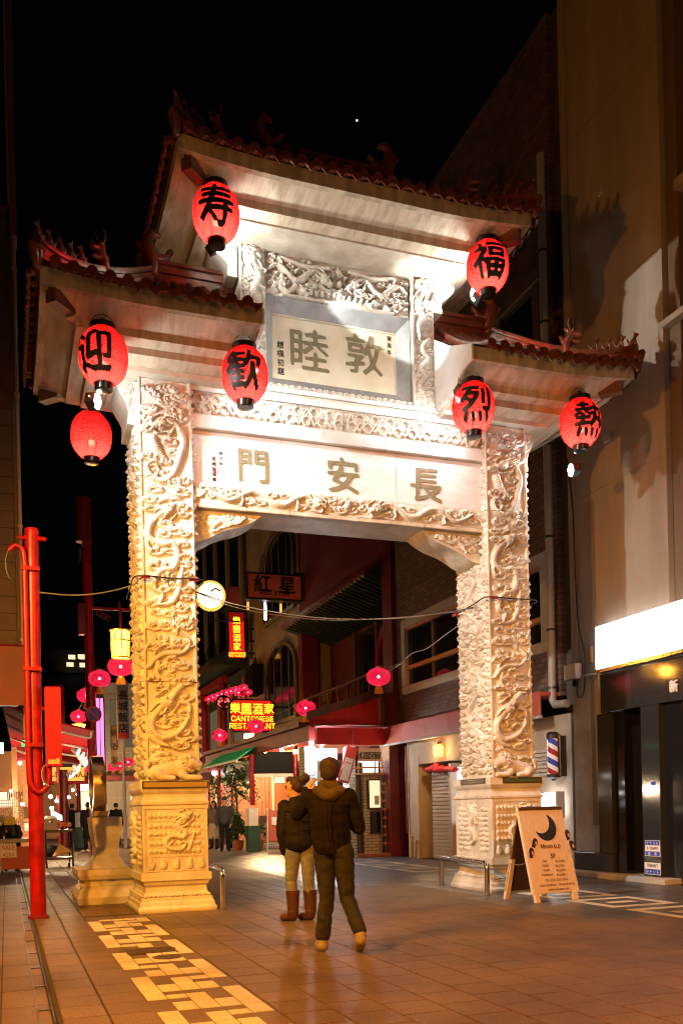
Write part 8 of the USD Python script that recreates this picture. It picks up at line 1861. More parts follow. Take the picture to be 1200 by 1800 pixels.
part('stay_rope', MB().tube([bp_(0, 0.52), bp_(0, 0.52) * 0.5 + bp_(0, 0.5, 0, True) * 0.5 - [0, 0, 0.03], bp_(0, 0.5, 0, True)], 0.006, 5), 'wire_grey', ab)
part('hinge', MB().cyl(bp_(0.1, H2) + dn * 0.02, bp_(0.9, H2) + dn * 0.02, 0.012, 8), 'dark_metal', ab)
ev = bp_(0.5, 1.0) - bp_(0.5, 0.5); ev /= np.linalg.norm(ev); eu = dx
def B(px, py):
    """The board's face where the photograph shows px, py."""
    d = at(px, py, Z=0) - EYE; n = np.cross(eu, ev); c = bp_(0.5, 0.5, 0.002)
    return EYE + d * ((c - EYE) @ n) / (d @ n)
from shapely.geometry import Point
u0_, v0_ = B(965, 1452), None
moon = Point(0, 0).buffer(0.185, 32).difference(Point(-0.08, 0.084).buffer(0.163, 32))
part('crescent_moon', MB().prism(moon, 0.003, B(958, 1455), eu, ev), 'ink', fb_)
m = MB()
for txt, px, py, h in (('Moon p.p', 968, 1488, 0.042), ('3F', 972, 1506, 0.045), ('Cut', 957, 1513, 0.024), ('\u00a54,000~', 985, 1513, 0.024), ('Color', 959, 1521, 0.024), ('\u00a56,500~', 985, 1521, 0.024), ('Perm', 961, 1529, 0.024), ('\u00a56,000~', 987, 1529, 0.024), ('Treatment', 962, 1537, 0.022), ('\u00a53,000~', 987, 1537, 0.024), ('TEL 078 332 5053', 979, 1546, 0.024), ('Open 10:00am - Closed 8:00pm', 980, 1554, 0.021), ('www.moonpp.com', 982, 1562, 0.022)):
    latin(m, txt, B(px, py + 3), eu, ev, h * 1.35, 0.002, h > 0.03)
part('lettering', m, 'print_brown', fb_, kind='stuff')
for k, (px, py, mt) in enumerate(((940, 1481, 'hair_brown'), (934, 1498, 'hair'), (997, 1466, 'hair_brown'), (1005, 1485, 'hair'))):
    hd = MB().prism(affinity.rotate(affinity.scale(Point(0, 0).buffer(0.058, 10), 0.75, 1.0).union(sbox(-0.045, -0.085, 0.012, 0.0)), 15 * (k - 1.5), origin=(0, 0)), 0.002, B(px, py), eu, ev)
    pic = part('hairstyle_picture', hd, mt, fb_)
    part('face', MB().prism(affinity.scale(Point(0.014, -0.02).buffer(0.024, 10), 0.8, 1.15), 0.002, B(px, py) - dn * 0.002, eu, ev), 'skin', pic)

# wires across the street, tied round the pillars with red tape
def wire(pts, r, label, mt='wire_grey'):
    return tag(part('overhead_wire', MB().tube(spline(pts, 8), r, 5), mt, smooth=True), label, 'wire')
wire([(-1.29, 0.0, 4.09), (-0.9, 0, 4.075), (-0.5, 0, 4.13), (-0.11, -0.05, 4.25), (-0.075, -0.09, 4.35)], 0.009, 'thin wire from the front red pole to the left pillar')
wire([(-0.08, 1.0, 4.30), (-0.085, 0.5, 4.345), (-0.08, -0.075, 4.352), (0.35, -0.082, 4.352), (0.77, -0.075, 4.352), (0.775, 0.5, 4.345)], 0.010, 'dark wire tied round the left pillar', 'wire_black')
wire([(0.76, 0.35, 4.30), (1.3, 0.0, 4.06), (2.4, 0.0, 3.95), (3.6, 0, 4.0), (4.62, 0.1, 4.19), (4.99, 0.3, 4.30)], 0.008, 'pale wire spanning the opening between the pillars')
wire([(0.76, 0.36, 4.295), (1.35, 0.03, 4.02), (2.5, 0.03, 3.93), (3.7, 0.03, 4.03), (4.6, 0.12, 4.17), (4.99, 0.32, 4.29)], 0.006, 'second wire twisted along the pale one between the pillars')
wire([(4.99, 1.0, 4.30), (4.985, 0.3, 4.34), (5.0, -0.08, 4.37), (5.4, -0.085, 4.37), (5.86, -0.08, 4.36), (5.87, 0.5, 4.34)], 0.010, 'dark wire tied round the right pillar', 'wire_black')
wire([at(808, 1098, Y=0.5), at(780, 1118, Y=0.6), at(750, 1140, Y=0.8), at(722, 1150, Y=1.0), at(700, 1170, Y=4.0), at(668, 1186, Y=9)], 0.008, 'thin cable drooping from the right pillar towards the pink lantern')
for p, lab in (((0.03, -0.085, 4.35), 'red tape on the wire at the left edge of the left pillar'), ((0.66, -0.085, 4.35), 'red tape on the wire at the right edge of the left pillar'), ((5.13, -0.09, 4.37), 'red tape on the wire at the front corner of the right pillar'), ((4.985, 0.9, 4.31), 'red tape on the wire at the back of the right pillar')):
    tag(part('tape_wrap', MB().tube([np.array(p) - ([0.06, 0, 0] if p[1] < 0 else [0, 0.06, 0]), np.array(p) + ([0.06, 0, 0] if p[1] < 0 else [0, 0.06, 0])], 0.024, 8), 'red_tape'), lab, 'tape')

# floodlights fixed to the gate
def flood(o, aim, label):
    t = thing('floodlight', label, 'floodlight', o)
    o = np.array(o, float); d = np.array(aim, float) - o; d /= np.linalg.norm(d)
    up_ = np.cross(d, [0.3, 0.2, 1.0]); up_ /= np.linalg.norm(up_); s = np.cross(d, up_)
    M = np.column_stack([up_, d, s])
    part('housing', MB().obox(o - d * 0.08, (0.17, 0.12, 0.13), M), 'dark_metal', t)
    part('glass', MB().ball(o - d * 0.01, (0.045, 0.045, 0.10), 2), 'bulb_white', t, smooth=True)
    part('yoke', MB().tube([o - d * 0.08 + up_ * 0.1, o - d * 0.16, o - d * 0.08 - up_ * 0.1], 0.010, 5), 'steel', t)
flood((-0.56, -0.55, 6.34), (0.1, -0.9, 6.3), 'small floodlight glaring beside the left pillar, in front of the plain lantern')
flood((6.42, -0.2, 6.35), (5.7, -0.1, 6.3), 'small floodlight beside the right pillar')
flood((1.42, -0.60, 7.02), (1.6, 0.1, 6.5), 'small floodlight behind the lantern under the left inner eave')
flood((4.33, -0.60, 7.02), (4.1, 0.1, 6.5), 'small floodlight behind the lantern under the right inner eave')
flood((1.02, -0.36, 8.66), (1.75, -0.1, 9.2), 'small floodlight on the left lower roof behind the upper lantern')
flood((4.74, -0.36, 8.66), (4.05, -0.1, 9.2), 'small floodlight on the right lower roof behind the upper lantern')

flood((-2.3, -2.2, 6.6), (5.25, 0.2, 3.0), 'floodlight outside the picture on the left, aimed at the right pillar')
# terrace A-frame, plants, bag, green canvas
o = at(487, 1497, Z=0)
af = thing('metal_frame_sign', 'white tubular A-frame sign with pink poster in front of the terrace', 'sandwich board', o)
u = np.array([math.cos(-0.25), math.sin(-0.25), 0]); n_ = -np.array([-u[1], u[0], 0])
for s in (-1, 1):
    for back in (0, 1):
        part('leg', MB().cyl(o + u * 0.3 * s - n_ * (0.35 if back else -0.35), o + u * 0.27 * s + [0, 0, 1.35], 0.016, 6), 'goods_white', af)
part('poster', MB().add([o + u * 0.25 + n_ * 0.27 + [0, 0, .35], o - u * 0.25 + n_ * 0.27 + [0, 0, .35], o - u * 0.25 + n_ * 0.03 + [0, 0, 1.28], o + u * 0.25 + n_ * 0.03 + [0, 0, 1.28], o + u * 0.25 + n_ * 0.25 + [0, 0, .35], o - u * 0.25 + n_ * 0.25 + [0, 0, .35], o - u * 0.25 + n_ * 0.01 + [0, 0, 1.28], o + u * 0.25 + n_ * 0.01 + [0, 0, 1.28]], [(0, 1, 2, 3), (4, 7, 6, 5), (0, 4, 5, 1), (1, 5, 6, 2), (2, 6, 7, 3), (3, 7, 4, 0)]), 'orange_canvas', af)
part('cross_bar', MB().cyl(o + u * 0.3 + n_ * 0.3 + [0, 0, 0.2], o - u * 0.3 + n_ * 0.3 + [0, 0, 0.2], 0.012, 6), 'goods_white', af)
part('poster_picture', MB().obox(o + n_ * 0.16 + [0, 0, 0.95], (0.02, 0.3, 0.25), rotz(-0.25 + math.pi / 2)), 'print_white', af)
def shrub(c, r, h, n, label, trunk=False, seed=0):
    rg = np.random.default_rng(seed)
    t = thing('potted_shrub', label, 'plant', c)
    c = np.array(c, float)
    part('pot', MB().lathe([(0, 0), (0.15, 0), (0.21, 0.32), (0.18, 0.33), (0, 0.30)], c, 16), 'terracotta', t)
    z0 = h * 0.45 if trunk else 0.3
    part('stem', MB().tube([c + [0, 0, 0.28], c + [0.03, 0, z0], c + [0.0, 0.02, h * 0.8]], [0.03, 0.025, 0.01], 6), 'bark', t)
    for k in range(7):
        a = rg.uniform(0, 6.28); part('branch', MB().tube([c + [0, 0, z0 + 0.1 * k * 0.5], c + [0.55 * r * math.cos(a), 0.55 * r * math.sin(a), z0 + 0.25 + 0.12 * k]], [0.012, 0.005], 5), 'bark', t)
    lv = MB()
    for _ in range(n):
        d = rg.normal(size=3); d /= np.linalg.norm(d); q = c + [0, 0, (z0 + h) / 2] + d * np.array([r, r, (h - z0) / 2]) * rg.uniform(0.35, 1.0) ** 0.5 * (0.75 + 0.35 * math.sin(5 * d[0] + 3 * d[2]))
        a = rg.normal(size=3); a /= np.linalg.norm(a); b = np.cross(a, rg.normal(size=3)); b /= np.linalg.norm(b); l = rg.uniform(0.05, 0.10)
        lv.add([q - a * l, q + b * l * 0.45, q + a * l, q - b * l * 0.45], [(0, 1, 2), (0, 2, 3)])
    part('foliage', lv, 'leaf', t, kind='stuff')
shrub((5.35, 17.3, 0), 0.42, 1.35, 700, 'leafy green shrub left of the green post base', seed=1)
shrub((5.55, 18.2, 0), 1.0, 3.0, 800, 'thin tree with loose foliage against the terrace, above the standing group', True, 2)
shrub((5.95, 17.0, 0), 0.35, 1.2, 300, 'small shrub behind the green post base', seed=3)
shrub((5.2, 19.5, 0), 0.4, 1.2, 350, 'shrub half hidden behind the standing group', seed=4)
o = at(628, 1499, Z=0)
yb = thing('yellow_sack', 'full yellow plastic sack leaning by the shop door', 'sack', o)
part('bag', blob([((o + [0, 0, 0.18], (0.2, 0.17, 0.18)), (o + [-0.03, 0, 0.45], (0.15, 0.13, 0.15))), ((o + [-0.03, 0, 0.45], 0.13), (o + [-0.06, 0, 0.66], 0.05))], 0.05, 4), 'yellow_plastic', yb, smooth=True)
part('knot', MB().ball(o + [-0.06, 0, 0.70], 0.05, 1), 'yellow_plastic', yb)
A8, B8 = at(378, 1341, X=TX - 0.3), at(438, 1322, X=TX - 0.3)
gc_ = thing('green_awning', 'bright green canvas strip under the red canopy edge', 'awning', A8)
ya, yb_ = A8[1], B8[1]
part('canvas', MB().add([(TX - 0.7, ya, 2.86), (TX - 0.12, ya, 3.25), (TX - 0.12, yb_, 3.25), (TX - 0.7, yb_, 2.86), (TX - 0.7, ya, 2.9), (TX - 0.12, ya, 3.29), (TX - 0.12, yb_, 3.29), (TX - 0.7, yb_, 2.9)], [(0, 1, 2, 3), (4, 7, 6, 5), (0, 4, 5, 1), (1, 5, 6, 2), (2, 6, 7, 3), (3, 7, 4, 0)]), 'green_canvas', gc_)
part('front_tube', MB().cyl((TX - 0.7, ya, 2.85), (TX - 0.7, yb_, 2.85), 0.03, 8), 'goods_white', gc_)
tl = thing('terrace_street_lamp', 'slim white lamp post with flat red and green hood beyond the green awning', 'street lamp', along(378, 1400, 34))
o = along(378, 1400, 34)
part('post', MB().cyl((o[0], o[1], 0), (o[0], o[1], along(378, 1360, 34)[2]), 0.05, 8), 'goods_white', tl)
part('hood', MB().lathe([(0.0, along(378, 1357, 34)[2]), (0.1, along(378, 1356, 34)[2]), (0.42, along(378, 1350, 34)[2]), (0.0, along(378, 1349, 34)[2])], (o[0], o[1], 0), 14), 'red_canvas', tl)
part('bulb', MB().ball((o[0], o[1], along(378, 1359, 34)[2]), 0.10, 2), 'bulb_white', tl)
st = along(627, 211, 1500)
tag(part('bright_star', MB().ball(st, 1.6, 1), 'star_light'), 'single bright star in the black sky above the gate', 'star')
# the street lamp behind the camera's left, whose light falls on the near paving
sl = thing('sodium_street_lamp', 'sodium street lamp on a steel mast, outside the picture to the left', 'street lamp', (-5.6, -7.0, 0))
part('mast', MB().tube([(-5.6, -7.0, 0), (-5.6, -7.0, 4.2), (-5.3, -6.9, 4.9), (-4.7, -6.75, 5.1)], [0.07, 0.06, 0.05, 0.04], 10), 'grey_pipe', sl, smooth=True)
part('hood', MB().obox((-4.45, -6.7, 5.12), (0.6, 0.25, 0.09), rotz(0.2)), 'dark_metal', sl)
# ------------------------------------------------------------------ people
def hand(w, d, side, palm_n, s=1.0, curl=0.5, spread=0.16):
    """Bones of a hand from the wrist w along d; palm_n = direction the palm faces."""
    w, d, pn_ = np.array(w, float), np.array(d, float), np.array(palm_n, float)
    d /= np.linalg.norm(d); pn_ -= d * (d @ pn_); pn_ /= np.linalg.norm(pn_); sd = np.cross(d, pn_) * side
    bones = [((w, 0.026 * s), (w + d * 0.045 * s + sd * 0.018 * s, 0.019 * s)), ((w, 0.026 * s), (w + d * 0.045 * s - sd * 0.02 * s, 0.018 * s)), ((w + d * 0.045 * s + sd * 0.018 * s, 0.018 * s), (w + d * 0.09 * s + sd * 0.026 * s, 0.012 * s)), ((w + d * 0.045 * s - sd * 0.018 * s, 0.018 * s), (w + d * 0.085 * s - sd * 0.03 * s, 0.012 * s))]
    for k, L in enumerate((0.068, 0.08, 0.075, 0.058)):
        b = w + d * 0.085 * s + sd * (0.030 - 0.020 * k) * s
        dd = d + sd * spread * (1.5 - k) * 0.35; p = b; a = curl * 0.5
        for j, fr in enumerate((0.45, 0.32, 0.23)):
            v = dd * math.cos(a) + pn_ * math.sin(a); v /= np.linalg.norm(v); q = p + v * L * fr * s
            bones.append(((p, (0.0095 - 0.001 * j) * s), (q, (0.0088 - 0.001 * j) * s))); p = q; a += curl * 0.7
    b = w + d * 0.025 * s + sd * 0.028 * s; v = d * 0.7 + sd * 0.75 + pn_ * 0.35; v /= np.linalg.norm(v)
    q = b + v * 0.045 * s; bones.append(((b, 0.013 * s), (q, 0.011 * s))); bones.append(((q, 0.011 * s), (q + (v * 0.6 + d * 0.6) * 0.032 * s, 0.0085 * s)))
    return bones
def crease(mb, seed, amp=0.010, zf=16.0, xf=5.0):
    """Cloth folds: the surface pushed in and out along its normals."""
    v, f = mb.arr(); t = trimesh.Trimesh(v, f, process=False); n = t.vertex_normals
    q = v - v.mean(0); q = np.column_stack([q[:, 0] * xf + q[:, 2] * 4, q[:, 1] * xf - q[:, 2] * 3, q[:, 2] * zf])
    w = 1 - np.abs(2 * meshkit.fbm(q, 3, seed) - 1) * 2.2
    return MB().add(v + n * (amp * w)[:, None], f)
def person(label, org, yaw, J, wear, hair, group=None, s=1.0, head_dir=0.0, hands=(0.5, 0.5), fine=0.028):
    """J: joints in the person's frame (x to its right, y ahead, z up). wear: (name, material, [(joint, radius, joint, radius), ...])."""
    t = thing('person', label, 'person', org, 0, group)
    R = rotz(yaw); O = np.array(org, float)
    P = {k: O + R @ (np.array(v, float) * s) for k, v in J.items()}
    fwd = R @ np.array([math.sin(head_dir), math.cos(head_dir), 0]); right = np.array([fwd[1], -fwd[0], 0])
    def bone(a, ra, b, rb): 
        f = lambda r: (np.array(r) * s) if np.ndim(r) else r * s
        return ((P[a], f(ra)), (P[b], f(rb)))
    h = P['head']
    body = [bone('neck', 0.055, 'head', 0.075), bone('chest', 0.11, 'pelvis', 0.09), bone('chest', 0.10, 'neck', 0.055)]
    for q in 'LR':
        body += [bone('sho' + q, 0.055, 'elb' + q, 0.042), bone('elb' + q, 0.04, 'wri' + q, 0.028), bone('chest', 0.1, 'sho' + q, 0.06), bone('pelvis', 0.085, 'hip' + q, 0.07), bone('hip' + q, 0.07, 'kne' + q, 0.058), bone('kne' + q, 0.055, 'ank' + q, 0.038), bone('ank' + q, 0.038, 'toe' + q, 0.03)]
        dv = P['wri' + q] - P['elb' + q]
        sd = -1 if q == 'L' else 1
        body += hand(P['wri' + q], dv, sd, (R @ np.array([-sd, 0.4, 0])), s, hands[0 if q == 'L' else 1])
    # head: skull, jaw, nose, brow, ears
    U = np.array([0, 0, 1.0])
    body += [((h + U * 0.02 * s, np.array([0.078, 0.078, 0.095]) * s), (h - fwd * 0.02 * s + U * 0.03 * s, 0.085 * s)), ((h - U * 0.03 * s + fwd * 0.03 * s, 0.055 * s), (h - U * 0.085 * s + fwd * 0.055 * s, 0.030 * s)),
             ((h + fwd * 0.085 * s + U * 0.015 * s, 0.010 * s), (h + fwd * 0.105 * s - U * 0.022 * s, 0.013 * s)), ((h + fwd * 0.08 * s + U * 0.03 * s + right * 0.03 * s, 0.016 * s), (h + fwd * 0.08 * s + U * 0.03 * s - right * 0.03 * s, 0.016 * s))]
    for e in (-1, 1): body.append(((h + right * e * 0.08 * s + U * 0.015 * s, 0.014 * s), (h + right * e * 0.085 * s - U * 0.02 * s, 0.010 * s)))
    sk = part('body', blob(body, fine * 0.6 if fine < 0.03 else fine, 3), 'skin', t, smooth=True)
    for e in (-1, 1):
        part('eye', MB().ball(h + fwd * 0.083 * s + right * e * 0.031 * s + U * 0.010 * s, (0.012 * s,) * 3, 1), 'ink', sk)
    part('mouth', MB().tube([h + fwd * (0.086 - 0.006 * abs(x)) * s - U * 0.058 * s + right * 0.022 * x * s for x in (-1, 0, 1)], 0.005 * s, 5), 'goods_red', sk)
    for nm, mt, bones in wear:
        g = blob([bone(*b) for b in bones], fine * (0.7 if fine < 0.03 else 1), 4)
        part(nm, crease(g, len(nm), 0.008 if fine < 0.03 else 0.006) if nm in ('jacket', 'jeans', 'coat', 'trousers') else g, mt, t, smooth=True)
    part('hair', crease(blob([((h + R @ (np.array(a) * s), np.array(ra) * s), (h + R @ (np.array(b) * s), np.array(rb) * s)) for a, ra, b, rb in hair], fine * 0.6, 3), 9, 0.007, 12.0, 40.0), 'hair' if 'brown' not in label else 'hair_brown', t, smooth=True)
    return t, P
# the couple walking away, in the camera's own heading
CAMYAW = -YAW
man0 = at(590, 1672, Z=0)
J = dict(head=(-0.02, 0.03, 1.635), neck=(-0.03, 0.01, 1.46), chest=(-0.03, 0.0, 1.27), pelvis=(-0.01, 0.0, 0.94), shoL=(-0.21, 0.0, 1.40), shoR=(0.15, 0.0, 1.40), elbL=(-0.33, 0.10, 1.25), wriL=(-0.235, 0.10, 1.455), elbR=(0.235, 0.06, 1.12), wriR=(0.13, 0.30, 1.17),
         hipL=(-0.085, 0, 0.90), hipR=(0.085, 0, 0.90), kneL=(-0.07, 0.05, 0.49), kneR=(0.115, 0.0, 0.48), ankL=(-0.12, 0.0, 0.09), ankR=(0.225, -0.26, 0.17), toeL=(-0.15, 0.16, 0.04), toeR=(0.215, -0.17, 0.05), cufL=(-0.115, 0.0, 0.15), cufR=(0.215, -0.235, 0.215))
jk = [('chest', (0.185, 0.13, 0.165), 'pelvis', (0.175, 0.125, 0.105)), ('chest', (0.175, 0.12, 0.15), 'neck', 0.07), ('chest', (0.16, 0.12, 0.14), 'shoL', 0.078), ('chest', (0.16, 0.12, 0.14), 'shoR', 0.078), ('shoL', 0.075, 'elbL', 0.06), ('elbL', 0.06, 'wriL', 0.044), ('shoR', 0.075, 'elbR', 0.062), ('elbR', 0.062, 'wriR', 0.045)]
tr = [('pelvis', (0.155, 0.115, 0.10), 'hipL', 0.098), ('pelvis', (0.155, 0.115, 0.10), 'hipR', 0.098), ('hipL', 0.098, 'kneL', 0.066), ('kneL', 0.066, 'cufL', 0.066), ('hipR', 0.098, 'kneR', 0.066), ('kneR', 0.066, 'cufR', 0.060)]
man, P = person('man seen from behind in dark brown jacket and jeans, one foot lifted', man0, CAMYAW, J,
    [('jacket', 'jacket_brown', jk), ('jeans', 'denim', tr)], [((0, -0.02, 0.045), (0.092, 0.10, 0.085), (0, -0.035, -0.02), (0.082, 0.078, 0.07)), ((0, 0.04, 0.07), (0.075, 0.07, 0.05), (0, -0.03, 0.06), (0.09, 0.09, 0.07))])
R_ = rotz(CAMYAW)
nk = P['neck']
part('hood', blob([((nk + R_ @ np.array([-0.10, -0.05, 0.0]), (0.05, 0.06, 0.05)), (nk + R_ @ np.array([0.0, -0.10, -0.045]), (0.08, 0.06, 0.06))), ((nk + R_ @ np.array([0.0, -0.10, -0.045]), (0.08, 0.06, 0.06)), (nk + R_ @ np.array([0.10, -0.05, 0.0]), (0.05, 0.06, 0.05))), ((nk + R_ @ np.array([-0.06, -0.03, 0.05]), 0.05), (nk + R_ @ np.array([0.06, -0.03, 0.05]), 0.05))], 0.02, 4), 'hood', man, smooth=True)
for q, nm in (('L', 0), ('R', 1)):
    a, b = P['ank' + q], P['toe' + q]; d = b - a; heel = a + (np.array([0, 0, -0.045]) if q == 'L' else np.array([0, 0, -0.05]) - 0.1 * d) 
    part('shoe', blob([((heel - R_ @ np.array([0, 0.03, 0]), 0.05), (b, 0.046)), ((a, 0.056), (heel, 0.052)), ((b, 0.045), (b + R_ @ np.array([0, 0.05, -0.005]), 0.036))], 0.02, 3), 'shoe_tan', man, smooth=True)
sm_ = [P['chest'] + R_ @ np.array([0.0, -0.158, 0.10]), P['chest'] + R_ @ np.array([0.0, -0.155, -0.12]), P['pelvis'] + R_ @ np.array([0.0, -0.142, 0.02])]
part('back_seam', MB().tube(spline(sm_, 6), 0.006, 5), 'cloth_black', man, smooth=True)
wom0 = at(526, 1620, Z=0)
J = dict(head=(-0.035, 0.0, 1.555), neck=(-0.01, 0.0, 1.40), chest=(0.0, 0.0, 1.20), pelvis=(0.03, 0.0, 0.90), shoL=(-0.14, 0.0, 1.33), shoR=(0.16, 0.03, 1.33), elbL=(-0.175, -0.02, 1.05), wriL=(-0.15, 0.03, 0.82), elbR=(0.22, 0.06, 1.07), wriR=(0.18, 0.20, 0.92),
         hipL=(-0.05, 0, 0.86), hipR=(0.11, 0.0, 0.86), kneL=(-0.085, 0.03, 0.47), kneR=(0.115, 0.02, 0.47), ankL=(-0.07, 0.0, 0.09), ankR=(0.13, 0.05, 0.09), toeL=(-0.19, 0.07, 0.04), toeR=(0.02, 0.12, 0.04), cufL=(-0.075, 0.01, 0.27), cufR=(0.127, 0.04, 0.27))
jk = [('chest', (0.165, 0.135, 0.16), 'pelvis', (0.185, 0.15, 0.11)), ('chest', (0.15, 0.12, 0.14), 'neck', 0.072), ('chest', (0.15, 0.12, 0.14), 'shoL', 0.078), ('chest', (0.15, 0.12, 0.14), 'shoR', 0.078), ('shoL', 0.076, 'elbL', 0.068), ('elbL', 0.068, 'wriL', 0.055), ('shoR', 0.076, 'elbR', 0.068), ('elbR', 0.068, 'wriR', 0.05)]
tr = [('pelvis', (0.15, 0.11, 0.09), 'hipL', 0.095), ('pelvis', (0.15, 0.11, 0.09), 'hipR', 0.095), ('hipL', 0.092, 'kneL', 0.064), ('kneL', 0.062, 'cufL', 0.056), ('hipR', 0.092, 'kneR', 0.064), ('kneR', 0.062, 'cufR', 0.056)]
wom, P = person('woman with brown bun, puffy black jacket, pale jeans and brown boots, looking left', wom0, CAMYAW, J,
    [('jacket', 'jacket_black', jk), ('jeans', 'denim_light', tr)], [((0.03, -0.01, 0.04), (0.085, 0.09, 0.08), (0.05, -0.02, 0.0), (0.07, 0.085, 0.07)), ((-0.03, 0, 0.085), (0.05, 0.075, 0.035), (0.04, 0, 0.07), (0.07, 0.08, 0.06)), ((0.11, -0.02, 0.075), 0.05, (0.14, -0.02, 0.10), 0.055)], head_dir=-1.25)
for q in 'LR':
    a, b = P['ank' + q], P['toe' + q]
    bt = part('boot', blob([((a + [0, 0, 0.20], 0.076), (a, 0.064)), ((a, 0.064), (a - [0, 0, 0.035], 0.055)), ((a - [0, 0, 0.035], 0.052), (b, 0.044))], 0.02, 3), 'boot_leather', wom, smooth=True)
    part('boot_cuff', MB().lathe([(0.078, a[2] + 0.20), (0.085, a[2] + 0.27), (0.070, a[2] + 0.27)], (a[0], a[1], 0), 16), 'boot_leather', bt)
    part('boot_strap', MB().tube([(a[0] + 0.062 * math.cos(k), a[1] + 0.062 * math.sin(k), a[2] + 0.03) for k in np.linspace(0, 6.2832, 17)], 0.008, 5, caps=False), 'boot_leather', bt)
for k in range(4):
    z = 1.28 - 0.11 * k
    part('quilt_seam', MB().tube([wom0 + R_ @ np.array([(0.185 if k < 2 else 0.195) * math.cos(a) + 0.008 * k, 0.145 * math.sin(a), z]) for a in np.linspace(math.pi, 2 * math.pi, 14)], 0.006, 4), 'cloth_black', wom)

STAND = dict(head=(0, 0.02, 1.60), neck=(0, 0, 1.44), chest=(0, 0, 1.25), pelvis=(0, 0, 0.93), shoL=(-0.18, 0, 1.38), shoR=(0.18, 0, 1.38), elbL=(-0.23, -0.02, 1.10), wriL=(-0.22, 0.06, 0.86), elbR=(0.23, -0.02, 1.10), wriR=(0.22, 0.06, 0.86),
             hipL=(-0.09, 0, 0.88), hipR=(0.09, 0, 0.88), kneL=(-0.10, 0.03, 0.48), kneR=(0.10, 0.02, 0.48), ankL=(-0.10, 0, 0.09), ankR=(0.11, 0, 0.09), toeL=(-0.12, 0.14, 0.04), toeR=(0.13, 0.14, 0.04))
COAT = [('chest', (0.18, 0.13, 0.16), 'pelvis', (0.17, 0.13, 0.10)), ('chest', (0.16, 0.12, 0.14), 'neck', 0.07), ('chest', (0.16, 0.12, 0.14), 'shoL', 0.078), ('chest', (0.16, 0.12, 0.14), 'shoR', 0.078), ('shoL', 0.075, 'elbL', 0.062), ('elbL', 0.062, 'wriL', 0.046), ('shoR', 0.075, 'elbR', 0.062), ('elbR', 0.062, 'wriR', 0.046)]
PANT = [('pelvis', (0.15, 0.11, 0.09), 'hipL', 0.10), ('pelvis', (0.15, 0.11, 0.09), 'hipR', 0.10), ('hipL', 0.10, 'kneL', 0.072), ('kneL', 0.07, 'ankL', 0.06), ('hipR', 0.10, 'kneR', 0.072), ('kneR', 0.07, 'ankR', 0.06)]
SHOE = [('ankL', 0.045, 'toeL', 0.04), ('ankR', 0.045, 'toeR', 0.04)]
SHORT = [((0, -0.02, 0.045), (0.088, 0.095, 0.08), (0, -0.04, -0.01), (0.08, 0.07, 0.065))]
LONG = SHORT + [((0.07, -0.03, 0.0), 0.05, (0.085, 0.0, -0.22), 0.045), ((-0.07, -0.03, 0.0), 0.05, (-0.085, 0.0, -0.22), 0.045), ((0, -0.06, 0), 0.07, (0, -0.07, -0.2), 0.06)]
def group_person(label, px, py, yaw, coat, pant, hair, s=1.0, Jx=None, extra=(), d=None, hd=0.0):
    o = at(px, py, Z=0) if d is None else np.array([*along(px, py, d)[:2], 0.0])
    J = dict(STAND); J.update(Jx or {})
    return person(label, o, yaw, J, [('coat', coat, COAT), ('trousers', pant, PANT), ('shoes', 'cloth_black', SHOE), *extra], hair, None, s, hd, fine=0.04)
TOCAM = math.pi - YAW
t, P = group_person('man in dark jacket with head turned, middle of the standing group', 396, 1497, TOCAM + 0.15, 'cloth_grey', 'cloth_black', SHORT, 1.0, dict(wriL=(-0.18, 0.16, 0.86)), hd=0.7)
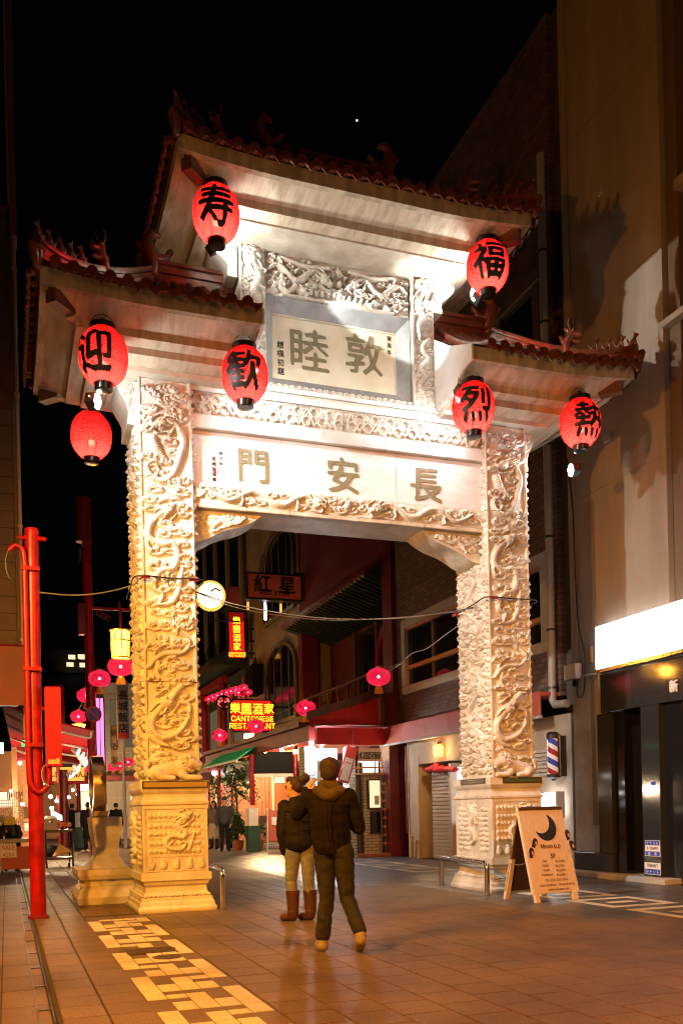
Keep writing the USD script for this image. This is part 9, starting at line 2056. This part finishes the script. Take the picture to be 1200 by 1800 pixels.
group_person('woman with long dark hair, patterned top and beige skirt in the standing group', 377, 1494, TOCAM - 0.2, 'cloth_pattern', 'cloth_navy', LONG, 0.96, None, [('skirt', 'cloth_beige', [('pelvis', (0.17, 0.13, 0.10), 'kneL', 0.13), ('pelvis', (0.17, 0.13, 0.10), 'kneR', 0.13)])], hd=-0.4)
group_person('child-sized figure in dark clothes half hidden behind the man of the standing group', 411, 1493, TOCAM, 'cloth_navy', 'cloth_black', SHORT, 0.88)
group_person('person in black walking away on the left, beside the white sleeved post', 128, 1478, CAMYAW, 'cloth_black', 'cloth_black', SHORT, 1.0, None, (), 37)
group_person('person in a pale coat walking beside the one in black on the left', 119, 1478, CAMYAW, 'cloth_beige', 'cloth_beige', LONG, 0.97, None, (), 38)
group_person('person in a long black coat left of the tall red pole', 156, 1478, CAMYAW + 0.3, 'cloth_black', 'cloth_black', SHORT, 1.0, None, [('coat_tail', 'cloth_black', [('pelvis', 0.17, 'kneL', 0.11), ('pelvis', 0.17, 'kneR', 0.11)])], 33)
group_person('person in dark clothes between the bronze disc and the left pillar', 205, 1478, CAMYAW, 'cloth_black', 'cloth_navy', SHORT, 1.0, None, (), 38)
o = np.array([sx(24), Y5 + 0.95, 0.0])
person('vendor with black hair bending down behind the red stall table', o, TOCAM, dict(STAND, head=(0, 0.36, 1.02), neck=(0, 0.26, 1.0), chest=(0, 0.12, 0.98), pelvis=(0, -0.15, 0.85), shoL=(-0.18, 0.2, 1.0), shoR=(0.18, 0.2, 1.0), elbL=(-0.22, 0.26, 0.78), wriL=(-0.1, 0.36, 0.66), elbR=(0.22, 0.26, 0.78), wriR=(0.1, 0.36, 0.66)),
    [('coat', 'cloth_black', COAT), ('trousers', 'cloth_black', PANT), ('shoes', 'cloth_black', SHOE)], [((0, 0, 0.05), (0.12, 0.12, 0.09), (0, -0.02, 0.0), (0.13, 0.12, 0.10)), ((0.1, 0, 0.0), 0.06, (0.13, 0, -0.16), 0.05), ((-0.1, 0, 0.0), 0.06, (-0.13, 0, -0.16), 0.05)], fine=0.04)
# ------------------------------------------------------------------ the gate's lamps and the lanterns' bulbs
